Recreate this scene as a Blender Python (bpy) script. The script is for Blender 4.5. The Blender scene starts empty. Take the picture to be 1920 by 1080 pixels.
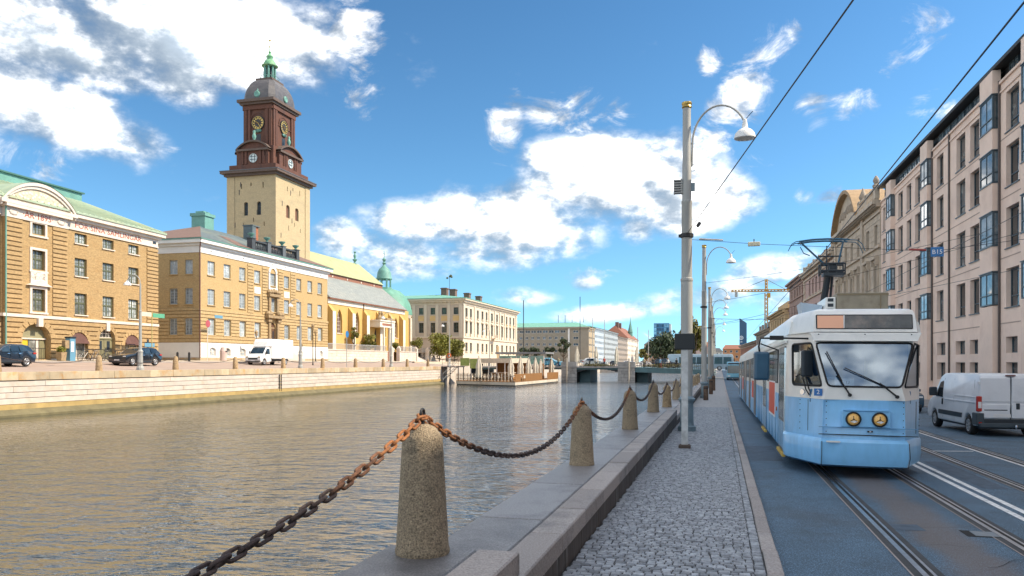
import bpy, bmesh, math, random
from math import sin, cos, pi, sqrt, atan2, radians, hypot
from mathutils import Vector, Matrix
random.seed(7)
C = bpy.context.scene.collection
scene = bpy.context.scene

# ------------------------------------------------------------------ camera
YAW = math.atan(390/1480)
cam_d = bpy.data.cameras.new('camera'); cam = bpy.data.objects.new('camera', cam_d); C.objects.link(cam)
cam.location = (0, 0, 2.15); cam.rotation_euler = (pi/2, 0, YAW)
cam_d.sensor_width = 36; cam_d.lens = 36*1480/1920; cam_d.shift_y = 140/1920
cam_d.clip_start = .1; cam_d.clip_end = 6000
scene.camera = cam

# ------------------------------------------------------------------ sky
SUN_BEAR, SUN_EL = radians(82), radians(44.1)          # bearing clockwise from +Y
SUN_DIR = Vector((sin(SUN_BEAR)*cos(SUN_EL), cos(SUN_BEAR)*cos(SUN_EL), sin(SUN_EL)))
W = bpy.data.worlds.new('World'); scene.world = W; W.use_nodes = True
nt = W.node_tree; N = nt.nodes; L = nt.links; N.clear()
def nd(t, **k):
    n = N.new(t)
    for a, b in k.items(): setattr(n, a, b)
    return n
def mth(op, a, b=None, c=None, clamp=False):
    n = nd('ShaderNodeMath', operation=op); n.use_clamp = clamp
    for i, v in enumerate((a, b, c)):
        if v is None: continue
        if isinstance(v, (int, float)): n.inputs[i].default_value = v
        else: L.new(v, n.inputs[i])
    return n.outputs[0]
def vmth(op, a, b):
    n = nd('ShaderNodeVectorMath', operation=op)
    for i, v in enumerate((a, b)):
        if isinstance(v, (tuple, Vector)): n.inputs[i].default_value = v
        else: L.new(v, n.inputs[i])
    return n.outputs[0]
SKY_K = .072
def vmth_late(s):
    n = nd('ShaderNodeVectorMath', operation='MULTIPLY'); L.new(s, n.inputs[0]); n.inputs[1].default_value = (.74, 1.0, 1.06)
    g_ = nd('ShaderNodeVectorMath', operation='SCALE'); L.new(n.outputs[0], g_.inputs[0]); g_.inputs['Scale'].default_value = SKY_K
    g2 = nd('ShaderNodeGamma'); g2.inputs[1].default_value = 1.72; L.new(g_.outputs[0], g2.inputs[0])          # deeper blue overhead, as through a polariser
    g3 = nd('ShaderNodeVectorMath', operation='MULTIPLY'); L.new(g2.outputs[0], g3.inputs[0]); g3.inputs[1].default_value = (6.2, 3.0, 1.85); return g3.outputs[0]
sky = nd('ShaderNodeTexSky', sky_type='NISHITA'); sky.sun_disc = False
sky.sun_elevation = SUN_EL; sky.sun_rotation = SUN_BEAR
sky.air_density = 1.0; sky.dust_density = .1; sky.ozone_density = 2.0
tc = nd('ShaderNodeTexCoord'); D = tc.outputs['Generated']
sep = nd('ShaderNodeSeparateXYZ'); L.new(D, sep.inputs[0])
cmb = nd('ShaderNodeCombineXYZ'); L.new(sep.outputs[0], cmb.inputs[0]); L.new(sep.outputs[1], cmb.inputs[1]); L.new(mth('MULTIPLY_ADD', mth('MAXIMUM', sep.outputs[2], 0), .86, .15), cmb.inputs[2]); L.new(vmth('NORMALIZE', cmb.outputs[0], (0,0,0)), sky.inputs[0])
hsv = nd('ShaderNodeHueSaturation'); hsv.inputs['Saturation'].default_value = 1.12; hsv.inputs['Value'].default_value = 1.0
hsv.inputs['Hue'].default_value = .497
L.new(sky.outputs[0], hsv.inputs['Color'])
skyc = nd('ShaderNodeVectorMath', operation='SCALE'); tint = vmth_late(hsv.outputs[0]); L.new(tint, skyc.inputs[0]); skyc.inputs['Scale'].default_value = 1.0
az = mth('ARCTAN2', sep.outputs[0], sep.outputs[1]); el = mth('ARCSINE', sep.outputs[2])
def azel(px, py):                                    # a photograph pixel as a compass bearing and elevation
    k = (px-960)/1480; h = (680-py)/1480
    v = Vector((k*cos(YAW)-sin(YAW), k*sin(YAW)+cos(YAW), h)).normalized()
    return atan2(v.x, v.y), math.asin(v.z)
# cloud banks: bearing, elevation, half widths, tilt, weight
CL = [(60,40,300,110,0,1.2),(330,50,280,110,.05,1.25),(520,90,110,95,0,1.1),(575,45,75,65,0,.85),(330,150,90,42,.3,.85),(160,105,150,45,.25,.95),
      (30,170,110,85,.2,1.15),(140,225,150,70,.3,1.15),(230,265,70,42,.2,.95),
      (1110,290,125,50,0,1.1),(1230,340,150,85,.05,1.25),(1345,370,85,52,.1,1.05),(1130,360,150,66,0,1.2),(985,420,160,72,0,1.2),(860,405,85,58,0,1.05),(775,415,90,46,0,.95),(930,480,120,36,0,1.0),
      (720,478,125,44,.1,1.0),(640,452,55,34,0,.75),(815,512,70,16,0,.55),(1190,425,34,30,0,.8),(1300,415,60,20,0,.5),
      (985,555,74,20,0,.85),(1095,530,34,18,0,.9),(1170,582,130,20,-.08,1.0),(1320,555,150,34,-.16,1.1),(1430,512,100,36,-.3,1.1),(1450,560,80,28,0,.8)]
WL = [(310,277,50,16,0,.8),(20,290,50,30,0,1.0),(75,300,50,34,.1,1.0),(1080,215,110,42,.15,1.35),(1385,195,125,54,-.9,1.45),(1440,120,85,38,-.6,1.45),(1350,250,70,50,-.8,1.5),(1400,300,40,22,0,.8),(950,225,36,70,.2,1.2),
      (1330,115,24,30,0,1.1),(1525,210,32,50,-.4,1.2),(1590,205,50,28,0,1.1),(1725,200,52,24,-.5,1.2),(1785,198,30,30,0,1.1),(1603,280,12,20,0,.9),(1557,375,30,20,-.4,.9),(1505,372,22,24,-.5,.8),(680,140,42,80,.4,1.3),(650,60,60,90,.3,1.3),(1250,630,70,16,0,.8),(1100,520,50,20,0,.6),(480,520,60,16,0,.5),(640,200,40,30,0,.6),(1180,480,30,14,0,.7),(1720,60,90,40,-.3,.45)]
def blobs(lst, grow, k=.25):
    dens = None
    for px, py, rx, ry, tilt, w in lst:
        a, e = azel(px, py); s = 1/1480*(1/(1+((px-960)/1480)**2+((680-py)/1480)**2))**.5
        dx = mth('SUBTRACT', az, a); dy = mth('SUBTRACT', el, e)
        u = mth('ADD', mth('MULTIPLY', dx, cos(tilt)), mth('MULTIPLY', dy, -sin(tilt)))
        v = mth('ADD', mth('MULTIPLY', dx, sin(tilt)), mth('MULTIPLY', dy, cos(tilt)))
        q = mth('ADD', mth('POWER', mth('ABSOLUTE', mth('MULTIPLY', u, 1/(rx*s*grow))), 2), mth('POWER', mth('ABSOLUTE', mth('MULTIPLY', v, 1/(ry*s*grow))), 2))
        b = mth('MAXIMUM', mth('MULTIPLY', mth('SUBTRACT', 1, q), w), -.9)
        dens = b if dens is None else mth('SMOOTH_MAX', dens, b, k)
    return dens
# broken cumulus over the unseen dome, thickened there to light the shaded street
def noise(vec, scale, detail, rough, lac=2.0):
    n = nd('ShaderNodeTexNoise'); n.inputs['Scale'].default_value = scale; n.inputs['Detail'].default_value = detail
    n.inputs['Roughness'].default_value = rough; n.inputs['Lacunarity'].default_value = lac
    L.new(vec, n.inputs['Vector']); return n.outputs['Fac']
flat = vmth('MULTIPLY', D, (1, 1, 1.7))
dens = blobs(CL, 1.1); wisp = blobs(WL, 1.25)
far = mth('MULTIPLY_ADD', noise(vmth('ADD', flat, (3.1, 1.7, .4)), 2.2, 2, .5), 5.0, -2.0)
bear_off = mth('ABSOLUTE', mth('ADD', az, YAW))
inview = mth('MULTIPLY', mth('LESS_THAN', bear_off, .60), mth('LESS_THAN', el, .60))
edge = mth('MULTIPLY', mth('SUBTRACT', 1, mth('MULTIPLY', mth('SUBTRACT', bear_off, .55), 8), clamp=True), mth('SUBTRACT', 1, mth('MULTIPLY', mth('SUBTRACT', el, .47), 8), clamp=True), clamp=True)
far = mth('SUBTRACT', far, mth('MULTIPLY', edge, 3))
dens = mth('MAXIMUM', dens, far)
n1 = noise(flat, 7.5, 11, .60)
n1b = noise(vmth('ADD', flat, tuple(SUN_DIR*.022)), 7.5, 11, .60)
n2 = noise(vmth('ADD', flat, (9, 2, 5)), 3.2, 3, .5)
body = mth('ADD', dens, mth('MULTIPLY', mth('SUBTRACT', n1, .50), 3.9))
mr = nd('ShaderNodeMapRange', interpolation_type='SMOOTHSTEP'); L.new(body, mr.inputs[0])
mr.inputs[1].default_value = -.18; mr.inputs[2].default_value = 1.25
nw = nd('ShaderNodeTexNoise'); nw.inputs['Scale'].default_value = 13; nw.inputs['Detail'].default_value = 10; nw.inputs['Roughness'].default_value = .66; nw.inputs['Distortion'].default_value = .6; L.new(flat, nw.inputs['Vector'])
wb = mth('ADD', wisp, mth('MULTIPLY', mth('SUBTRACT', nw.outputs['Fac'], .575), 6.5))
mw = nd('ShaderNodeMapRange', interpolation_type='SMOOTHSTEP'); L.new(wb, mw.inputs[0]); mw.inputs[1].default_value = 0; mw.inputs[2].default_value = 1.7; mw.inputs[4].default_value = .9
mask = mth('MAXIMUM', mr.outputs[0], mw.outputs[0])
glow = nd('ShaderNodeMapRange', interpolation_type='SMOOTHSTEP'); L.new(mth('MAXIMUM', body, mth('MULTIPLY', wb, .5)), glow.inputs[0]); glow.inputs[1].default_value = 0; glow.inputs[2].default_value = 1.9; glow.inputs[3].default_value = .35; glow.inputs[4].default_value = 1.0
lit = mth('MULTIPLY_ADD', mth('SUBTRACT', n1, n1b), 3.4, .0)
thick = nd('ShaderNodeMapRange', interpolation_type='SMOOTHSTEP'); L.new(mth('ADD', mth('MULTIPLY', body, .6), mth('MULTIPLY', mth('SUBTRACT', n2, .5), 3.2)), thick.inputs[0])
thick.inputs[1].default_value = .5; thick.inputs[2].default_value = 2.2
val = mth('SUBTRACT', mth('ADD', .93, lit), mth('MULTIPLY', thick.outputs[0], .22))
n3 = noise(vmth('ADD', flat, (2, 7, 1)), 3.6, 4, .5)
for px, py, rx, ry, w in ((150,95,230,62,.72),(420,180,110,34,.3),(60,240,120,24,.2),(1180,400,160,34,.3),(900,458,150,28,.33),(1010,350,80,26,.2),(740,505,90,16,.3),(1370,560,90,18,.3)):
    a, e = azel(px, py); s = 1/1480*(1/(1+((px-960)/1480)**2+((680-py)/1480)**2))**.5      # soft grey undersides of the banks
    q = mth('ADD', mth('POWER', mth('ABSOLUTE', mth('MULTIPLY', mth('SUBTRACT', az, a), 1/(rx*s*1.3))), 2), mth('POWER', mth('ABSOLUTE', mth('MULTIPLY', mth('SUBTRACT', el, e), 1/(ry*s*1.3))), 2))
    b = mth('MULTIPLY', mth('SUBTRACT', 1, q, clamp=True), w); val = mth('SUBTRACT', val, mth('MULTIPLY', b, mth('MULTIPLY_ADD', n3, 1.3, -.1, clamp=True)))
val = mth('MINIMUM', mth('MAXIMUM', val, .30), 1.04)
cc = nd('ShaderNodeMix', data_type='RGBA'); cc.inputs[6].default_value = (.20, .24, .285, 1); cc.inputs[7].default_value = (1.05, 1.04, 1.02, 1)
L.new(mth('POWER', mth('MULTIPLY_ADD', val, 1.45, -.48, clamp=True), 2.3), cc.inputs[0])
ccs = nd('ShaderNodeVectorMath', operation='SCALE'); L.new(cc.outputs[2], ccs.inputs[0]); L.new(glow.outputs[0], ccs.inputs['Scale'])
mx = nd('ShaderNodeMix', data_type='RGBA'); L.new(mask, mx.inputs[0]); L.new(skyc.outputs[0], mx.inputs[6]); L.new(ccs.outputs[0], mx.inputs[7])
bg = nd('ShaderNodeBackground'); bg.inputs[1].default_value = 1.0; L.new(mx.outputs[2], bg.inputs[0])
wo = nd('ShaderNodeOutputWorld'); L.new(bg.outputs[0], wo.inputs[0])
W.cycles.sampling_method = 'MANUAL'; W.cycles.sample_map_resolution = 1024

# ------------------------------------------------------------------ sun, exposure
sd = bpy.data.lights.new('sun', 'SUN'); sd.energy = 2.1; sd.angle = radians(.53); sd.color = (1, .87, .68)
so = bpy.data.objects.new('sun', sd); C.objects.link(so); so.location = (60, 0, 80)
so.rotation_euler = (-SUN_DIR).to_track_quat('-Z', 'Y').to_euler()
vs = scene.view_settings; vs.view_transform = 'Standard'; vs.look = 'None'; vs.gamma = 1; vs.exposure = 1.72; vs.use_curve_mapping = False
scene.render.engine = 'CYCLES'
scene.cycles.use_denoising = True; scene.cycles.use_adaptive_sampling = False; scene.cycles.denoising_prefilter = 'ACCURATE'; scene.cycles.denoising_quality = 'HIGH'
scene.cycles.max_bounces = 6; scene.cycles.diffuse_bounces = 3; scene.cycles.glossy_bounces = 3; scene.cycles.transmission_bounces = 4
scene.cycles.caustics_reflective = False; scene.cycles.caustics_refractive = False
scene.cycles.sample_clamp_indirect = 8

# ------------------------------------------------------------------ materials
def mat(name, col, rough=.75, metal=0, var=.12, scale=2.0, bump=0., bscale=25., rnd=0., spec=.5, stretch=(1,1,1), stain=None, stscale=.35, stamt=.5, coat=0., detail=6, stlo=.5, sthi=.68):
    m = bpy.data.materials.new(name); m.use_nodes = True
    t = m.node_tree; n = t.nodes; l = t.links
    p = n['Principled BSDF']; p.inputs['Roughness'].default_value = rough; p.inputs['Metallic'].default_value = metal
    p.inputs['Specular IOR Level'].default_value = spec
    if coat: p.inputs['Coat Weight'].default_value = coat; p.inputs['Coat Roughness'].default_value = .06
    c4 = tuple(col)+(1,)
    p.inputs['Base Color'].default_value = c4
    if var or rnd or stain or bump:
        co = n.new('ShaderNodeTexCoord'); mp = n.new('ShaderNodeMapping'); mp.inputs['Scale'].default_value = stretch
        l.new(co.outputs['Object'], mp.inputs[0])
        oi = n.new('ShaderNodeObjectInfo')
        ad = n.new('ShaderNodeVectorMath'); ad.operation = 'ADD'
        sc = n.new('ShaderNodeVectorMath'); sc.operation = 'SCALE'; sc.inputs['Scale'].default_value = 37.
        cb = n.new('ShaderNodeCombineXYZ'); l.new(oi.outputs['Random'], cb.inputs[0]); l.new(oi.outputs['Random'], cb.inputs[1])
        l.new(cb.outputs[0], sc.inputs[0]); l.new(mp.outputs[0], ad.inputs[0]); l.new(sc.outputs[0], ad.inputs[1])
        vec = ad.outputs[0]
        tx = n.new('ShaderNodeTexNoise'); tx.inputs['Scale'].default_value = scale; tx.inputs['Detail'].default_value = detail; tx.inputs['Roughness'].default_value = .62
        l.new(vec, tx.inputs['Vector'])
        r = n.new('ShaderNodeMapRange'); r.inputs[1].default_value = .28; r.inputs[2].default_value = .72
        r.inputs[3].default_value = 1-var; r.inputs[4].default_value = 1+var; l.new(tx.outputs['Fac'], r.inputs[0])
        f = r.outputs[0]
        if rnd:
            r2 = n.new('ShaderNodeMapRange'); r2.inputs[3].default_value = 1-rnd; r2.inputs[4].default_value = 1+rnd; l.new(oi.outputs['Random'], r2.inputs[0])
            mm = n.new('ShaderNodeMath'); mm.operation = 'MULTIPLY'; l.new(f, mm.inputs[0]); l.new(r2.outputs[0], mm.inputs[1]); f = mm.outputs[0]
        src = n.new('ShaderNodeRGB'); src.outputs[0].default_value = c4; colout = src.outputs[0]
        if stain:
            t2 = n.new('ShaderNodeTexNoise'); t2.inputs['Scale'].default_value = stscale; t2.inputs['Detail'].default_value = 7; t2.inputs['Roughness'].default_value = .65
            l.new(vec, t2.inputs['Vector'])
            r3 = n.new('ShaderNodeMapRange'); r3.inputs[1].default_value = stlo; r3.inputs[2].default_value = sthi; r3.inputs[4].default_value = stamt; l.new(t2.outputs['Fac'], r3.inputs[0])
            mi = n.new('ShaderNodeMix'); mi.data_type = 'RGBA'; l.new(r3.outputs[0], mi.inputs[0]); l.new(colout, mi.inputs[6]); mi.inputs[7].default_value = tuple(stain)+(1,)
            colout = mi.outputs[2]
        sv = n.new('ShaderNodeVectorMath'); sv.operation = 'SCALE'; l.new(colout, sv.inputs[0]); l.new(f, sv.inputs['Scale'])
        l.new(sv.outputs[0], p.inputs['Base Color'])
        if bump:
            tb = n.new('ShaderNodeTexNoise'); tb.inputs['Scale'].default_value = bscale; tb.inputs['Detail'].default_value = 4; l.new(vec, tb.inputs['Vector'])
            bp = n.new('ShaderNodeBump'); bp.inputs['Strength'].default_value = bump; bp.inputs['Distance'].default_value = .02
            l.new(tb.outputs['Fac'], bp.inputs['Height']); l.new(bp.outputs[0], p.inputs['Normal'])
    return m
def glassmat(name, col, rough=.06, var=.5, scale=1.2, spec=.7, rnd=.5, curtain=None, camt=.4):
    m = mat(name, col, rough, 0, var, scale, rnd=rnd, spec=spec, stain=curtain, stscale=scale*1.3, stamt=camt)
    return m
def flatmat(name, col, rough=.6, metal=0, spec=.5):
    return mat(name, col, rough, metal, 0, spec=spec)
def emis(name, col, s):
    m = flatmat(name, col); p = m.node_tree.nodes['Principled BSDF']
    p.inputs['Emission Color'].default_value = tuple(col)+(1,); p.inputs['Emission Strength'].default_value = s
    return m

# ------------------------------------------------------------------ mesh builder
class MB:
    def __init__(s): s.v = []; s.f = []; s.mi = []; s.m = 0
    def add(s, vs, fs):
        o = len(s.v); s.v += [tuple(p) for p in vs]; s.f += [tuple(i+o for i in f) for f in fs]; s.mi += [s.m]*len(fs); return s
    def box(s, x0, x1, y0, y1, z0, z1):
        return s.add([(x0,y0,z0),(x1,y0,z0),(x1,y1,z0),(x0,y1,z0),(x0,y0,z1),(x1,y0,z1),(x1,y1,z1),(x0,y1,z1)],
                     [(0,3,2,1),(4,5,6,7),(0,1,5,4),(1,2,6,5),(2,3,7,6),(3,0,4,7)])
    def cbox(s, x0, x1, y0, y1, z0, z1, c):         # box whose top edges are chamfered by c
        return s.add([(x0,y0,z0),(x1,y0,z0),(x1,y1,z0),(x0,y1,z0),(x0,y0,z1-c),(x1,y0,z1-c),(x1,y1,z1-c),(x0,y1,z1-c),(x0+c,y0+c,z1),(x1-c,y0+c,z1),(x1-c,y1-c,z1),(x0+c,y1-c,z1)],
                     [(0,3,2,1),(0,1,5,4),(1,2,6,5),(2,3,7,6),(3,0,4,7),(4,5,9,8),(5,6,10,9),(6,7,11,10),(7,4,8,11),(8,9,10,11)])
    def quad(s, *p): return s.add(p, [tuple(range(len(p)))])
    def prism(s, poly, ax, lo, hi):                 # poly in the other two axes (in xyz order), extruded along ax
        n = len(poly)
        def P(a, t):
            if ax == 'x': return (t, a[0], a[1])
            if ax == 'y': return (a[0], t, a[1])
            return (a[0], a[1], t)
        vs = [P(a, lo) for a in poly]+[P(a, hi) for a in poly]
        return s.add(vs, [tuple(range(n)), tuple(range(2*n-1, n-1, -1))]+[(i, (i+1) % n, n+(i+1) % n, n+i) for i in range(n)])
    def tube(s, pts, r, n=8, caps=True, closed=False):
        pts = [Vector(p) for p in pts]; k = len(pts); rs = r if isinstance(r, (list, tuple)) else [r]*k
        vs = []; prev = None
        for i, p in enumerate(pts):
            if closed: d = pts[(i+1) % k]-pts[i-1]
            else: d = pts[min(i+1, k-1)]-pts[max(i-1, 0)]
            d = d.normalized()
            if prev is None:
                a = Vector((0, 0, 1)) if abs(d.z) < .9 else Vector((1, 0, 0))
                u = d.cross(a).normalized()
            else: u = (prev-d*prev.dot(d)).normalized()
            prev = u; w = d.cross(u)
            vs += [p+(u*cos(2*pi*j/n)+w*sin(2*pi*j/n))*rs[i] for j in range(n)]
        fs = []
        for i in range(k if closed else k-1):
            b = ((i+1) % k)*n
            fs += [(i*n+j, i*n+(j+1) % n, b+(j+1) % n, b+j) for j in range(n)]
        if caps and not closed: fs += [tuple(range(n-1, -1, -1)), tuple((k-1)*n+j for j in range(n))]
        return s.add(vs, fs)
    def cyl(s, p0, p1, r, n=12): return s.tube([p0, p1], r, n)
    def lathe(s, prof, c=(0,0,0), n=16, ax='z', ph=0., sx=1., sy=1., caps=True):
        vs = []
        for r, z in prof:
            for j in range(n):
                a = 2*pi*j/n+ph; x, y = r*cos(a)*sx, r*sin(a)*sy
                vs.append((c[0]+x, c[1]+y, c[2]+z) if ax == 'z' else (c[0]+x, c[1]+z, c[2]+y) if ax == 'y' else (c[0]+z, c[1]+x, c[2]+y))
        k = len(prof); fs = [(i*n+j, i*n+(j+1) % n, (i+1)*n+(j+1) % n, (i+1)*n+j) for i in range(k-1) for j in range(n)]
        if caps: fs += [tuple(range(n-1, -1, -1)), tuple((k-1)*n+j for j in range(n))]
        return s.add(vs, fs)
    def loft(s, rings, caps=True, closed=True):     # rings of equal length
        n = len(rings[0]); vs = [p for r in rings for p in r]; fs = []
        for i in range(len(rings)-1):
            for j in range(n if closed else n-1):
                fs.append((i*n+j, i*n+(j+1) % n, (i+1)*n+(j+1) % n, (i+1)*n+j))
        if caps: fs += [tuple(range(n-1, -1, -1)), tuple((len(rings)-1)*n+j for j in range(n))]
        return s.add(vs, fs)
    def mesh(s, name, m, smooth=False, fix=True, bev=0., bseg=2):
        me = bpy.data.meshes.new(name); me.from_pydata(s.v, [], s.f)
        for x in (m if isinstance(m, (list, tuple)) else [m]): me.materials.append(x)
        if isinstance(m, (list, tuple)): me.polygons.foreach_set('material_index', s.mi)
        if fix or bev:
            b = bmesh.new(); b.from_mesh(me)
            if bev:
                bmesh.ops.remove_doubles(b, verts=b.verts, dist=1e-4)
                bmesh.ops.bevel(b, geom=[e for e in b.edges if len(e.link_faces) == 2 and e.calc_face_angle(0) > .5], offset=bev, segments=bseg, affect='EDGES', profile=.5, clamp_overlap=True)
            bmesh.ops.recalc_face_normals(b, faces=b.faces); b.to_mesh(me); b.free()
        if smooth:
            me.polygons.foreach_set('use_smooth', [True]*len(me.polygons))
            me.set_sharp_from_angle(angle=radians(smooth if smooth > 1 else 40))
        me.update(); return me
    def build(s, name, m, parent=None, smooth=False, fix=True, loc=None, bev=0., bseg=2):
        return link(name, s.mesh(name, m, smooth, fix, bev, bseg), parent, loc)
def link(name, me, parent=None, loc=None, rot=None):
    o = bpy.data.objects.new(name, me); C.objects.link(o)
    if parent: o.parent = parent
    if loc is not None: o.location = loc
    if rot is not None: o.rotation_euler = rot
    return o
def thing(name, label, cat, loc=(0,0,0), rz=0., group=None, rot=None):
    o = bpy.data.objects.new(name, None); C.objects.link(o); o.location = loc
    o.rotation_euler = rot if rot else (0, 0, rz); o.empty_display_size = .2
    return tag(o, label, cat, group)
def tag(o, label, cat, group=None):
    o['label'] = label; o['category'] = cat
    if group: o['group'] = group
    return o
def struct(o): o['kind'] = 'structure'; return o
def stuff(o): o['kind'] = 'stuff'; return o
def kids(o): return [c for c in o.children]
def dup(o, parent=None):
    c = o.copy(); C.objects.link(c)
    if parent: c.parent = parent
    for k in kids(o): dup(k, c)
    return c
def place(o, loc, rz=0., label=None, rot=None):
    o.location = loc; o.rotation_euler = rot if rot else (0, 0, rz)
    if label: o['label'] = label
    return o
def zs(Y): return -.008*max(min(Y, 85), -12)         # the right-hand street falls gently away

# ------------------------------------------------------------------ wall with openings: local x along, y inward, z up
def arch_pts(a, b, zt, rise, kind='round', n=10):
    pts = []; m = (a+b)/2; h = (b-a)/2
    for i in range(n+1):
        t = -1+2*i/n
        if kind == 'point':
            R = (h*h+rise*rise)/(2*h); x = abs(t)*h; z = sqrt(max(R*R-(x+R-h)**2, 0))
        elif kind == 'seg':
            R = (h*h+rise*rise)/(2*rise); z = sqrt(R*R-(t*h)**2)-(R-rise)
        else: z = rise*sqrt(max(1-t*t, 0))
        pts.append((m+t*h, zt-rise+z))
    return pts
def wall_grid(mb, s0, s1, z0, z1, ops, depth=.25, y=0.):
    xs = sorted({round(v, 3) for o in ops for v in o[:2] if s0 < v < s1} | {s0, s1})
    zv = sorted({round(v, 3) for o in ops for v in o[2:4] if z0 < v < z1} | {z0, z1})
    for j in range(len(zv)-1):
        za, zb = zv[j], zv[j+1]; run = None
        for i in range(len(xs)):
            hole = True
            if i < len(xs)-1:
                cx, cz = (xs[i]+xs[i+1])/2, (za+zb)/2
                hole = any(o[0] < cx < o[1] and o[2] < cz < o[3] for o in ops)
            if not hole and run is None: run = xs[i]
            if hole and run is not None:
                mb.quad((run, y, za), (xs[i], y, za), (xs[i], y, zb), (run, y, zb)); run = None
    for o in ops:
        a, b, c, d = o[:4]; rise = o[4] if len(o) > 4 else 0; kind = o[5] if len(o) > 5 else 'round'
        out = [(a, c), (b, c)]
        if rise:
            ap = arch_pts(a, b, d, rise, kind)
            for i in range(len(ap)-1):
                (xa, za), (xb, zb) = ap[i], ap[i+1]
                if d-za > 1e-4 or d-zb > 1e-4: mb.quad((xa, y, za), (xb, y, zb), (xb, y, d), (xa, y, d))
            out += ap[::-1]
        else: out += [(b, d), (a, d)]
        for i in range(len(out)):
            p, q = out[i], out[(i+1) % len(out)]
            if hypot(p[0]-q[0], p[1]-q[1]) > 1e-4:
                mb.quad((p[0], y, p[1]), (q[0], y, q[1]), (q[0], y+depth, q[1]), (p[0], y+depth, p[1]))
_wc = {}
def window(parent, a, b, c, d, y, fm, gm, nx=2, nz=3, fw=.07, bw=.035, sill=None, name='window', mull=None, trans=None, sillh=.1, silld=.12):
    """frame with glazing bars, a pane behind it and, if asked, a stone sill"""
    w, h = round(b-a, 2), round(d-c, 2); key = (w, h, fm.name, nx, nz, fw, bw, mull, trans)
    if key not in _wc:
        m = MB(); m.box(0, fw, 0, .07, 0, h); m.box(w-fw, w, 0, .07, 0, h); m.box(fw, w-fw, 0, .07, 0, fw); m.box(fw, w-fw, 0, .07, h-fw, h)
        xs = [fw+(w-2*fw)*i/nx for i in range(1, nx)]; zz = [fw+(h-2*fw)*i/nz for i in range(1, nz)]
        for x in xs: m.box(x-bw/2, x+bw/2, .012, .058, fw, h-fw)
        for z in zz: m.box(fw, w-fw, .016, .054, z-bw/2, z+bw/2)
        if mull: m.box(w/2-mull/2, w/2+mull/2, -.004, .066, fw, h-fw)
        if trans:
            zt = fw+(h-2*fw)*trans[0]; m.box(fw, w-fw, -.008, .062, zt-trans[1]/2, zt+trans[1]/2)
        g = MB(); g.box(.02, w-.02, .04, .048, .02, h-.02)
        _wc[key] = (m.mesh('window', fm), {})
    me, gs = _wc[key]
    if gm.name not in gs:
        g = MB(); g.box(.02, w-.02, .04, .048, .02, h-.02); gs[gm.name] = g.mesh('pane', gm)
    o = link(name, me, parent, (a, y, c)); link('pane', gs[gm.name], o)
    if sill:
        k = ('sill', w, sill.name, sillh, silld)
        if k not in _wc:
            s = MB(); s.box(-.1, w+.1, -y-silld if y > 0 else -silld, .0, -sillh, -.002); _wc[k] = s.mesh('sill', sill)
        link('sill', _wc[k], o)
    return o
def rustic(parent, s0, s1, z0, z1, n, m, ops=(), proud=.05, gap=.05, name='stone_course', step=None, y=0., grow=.0):
    """horizontal rusticated courses, cut at the openings"""
    h = (z1-z0)/n
    for i in range(n):
        za, zb = z0+i*h+gap/2, z0+(i+1)*h-gap/2
        cuts = sorted((o[0]-grow, o[1]+grow) for o in ops if o[2] < zb and o[3] > za)
        x = s0; segs = []
        for a, b in cuts:
            if a > x: segs.append((x, min(a, s1)))
            x = max(x, b)
        if x < s1: segs.append((x, s1))
        for a, b in segs:
            if b-a > .05: MB().box(a, b, y-proud, y+.01, za, zb).build(name, m, parent, fix=False)
def text(name, body, size, m, parent, loc, rot=(pi/2, 0, 0), ext=.01, sx=1., align='CENTER'):
    cu = bpy.data.curves.new(name, 'FONT'); cu.body = body; cu.size = size; cu.align_x = align; cu.align_y = 'CENTER'; cu.extrude = ext; cu.resolution_u = 2
    t = bpy.data.objects.new(name+'_curve', cu); C.objects.link(t); bpy.context.view_layer.update()
    me = bpy.data.meshes.new_from_object(t.evaluated_get(bpy.context.evaluated_depsgraph_get())); me.name = name
    bpy.data.objects.remove(t); bpy.data.curves.remove(cu); me.materials.clear(); me.materials.append(m)
    o = link(name, me, parent, loc, rot); o.scale = (sx, 1, 1); return o
# ================================================================== materials
m_cobble = mat('granite_sett', (.27,.285,.305), .55, var=.4, scale=9, bump=.6, bscale=60, rnd=.5, spec=.45)
m_cobbleS = mat('granite_setts', (.27,.285,.305), .55, var=.75, scale=8, bump=.5, bscale=60, spec=.45)
m_joint = mat('sand_joint', (.045,.045,.045), .95, var=.4, scale=5, bump=.4)
m_kerb = mat('kerb_granite', (.34,.305,.285), .8, var=.4, scale=40, bump=.4, bscale=90, rnd=.12, stain=(.2,.2,.2), stscale=1.5, stamt=.35)
m_granite = mat('wall_granite', (.31,.265,.235), .55, var=.5, scale=60, bump=.35, bscale=110, rnd=.2, stain=(.075,.072,.07), stscale=1.1, stamt=.75, spec=.5)
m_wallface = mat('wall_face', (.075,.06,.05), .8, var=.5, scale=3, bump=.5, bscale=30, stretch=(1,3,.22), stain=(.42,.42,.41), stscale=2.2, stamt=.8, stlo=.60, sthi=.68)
m_slab = mat('edge_granite', (.24,.225,.22), .42, var=.6, scale=55, bump=.5, bscale=110, rnd=.15, stain=(.09,.085,.085), stscale=.9, stamt=.8)
m_bollard = mat('bollard_granite', (.34,.265,.175), .9, var=.75, scale=70, bump=1., bscale=110, stain=(.12,.10,.07), stscale=9, stamt=.5, rnd=.1, detail=3)
m_iron = mat('dark_iron', (.03,.03,.032), .5, .5, var=.3, scale=30)
m_rust = mat('rusty_iron', (.075,.05,.042), .7, .3, var=.5, scale=30, bump=.5, bscale=150, stain=(.045,.038,.04), stscale=7, stamt=.8, rnd=.3)
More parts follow.
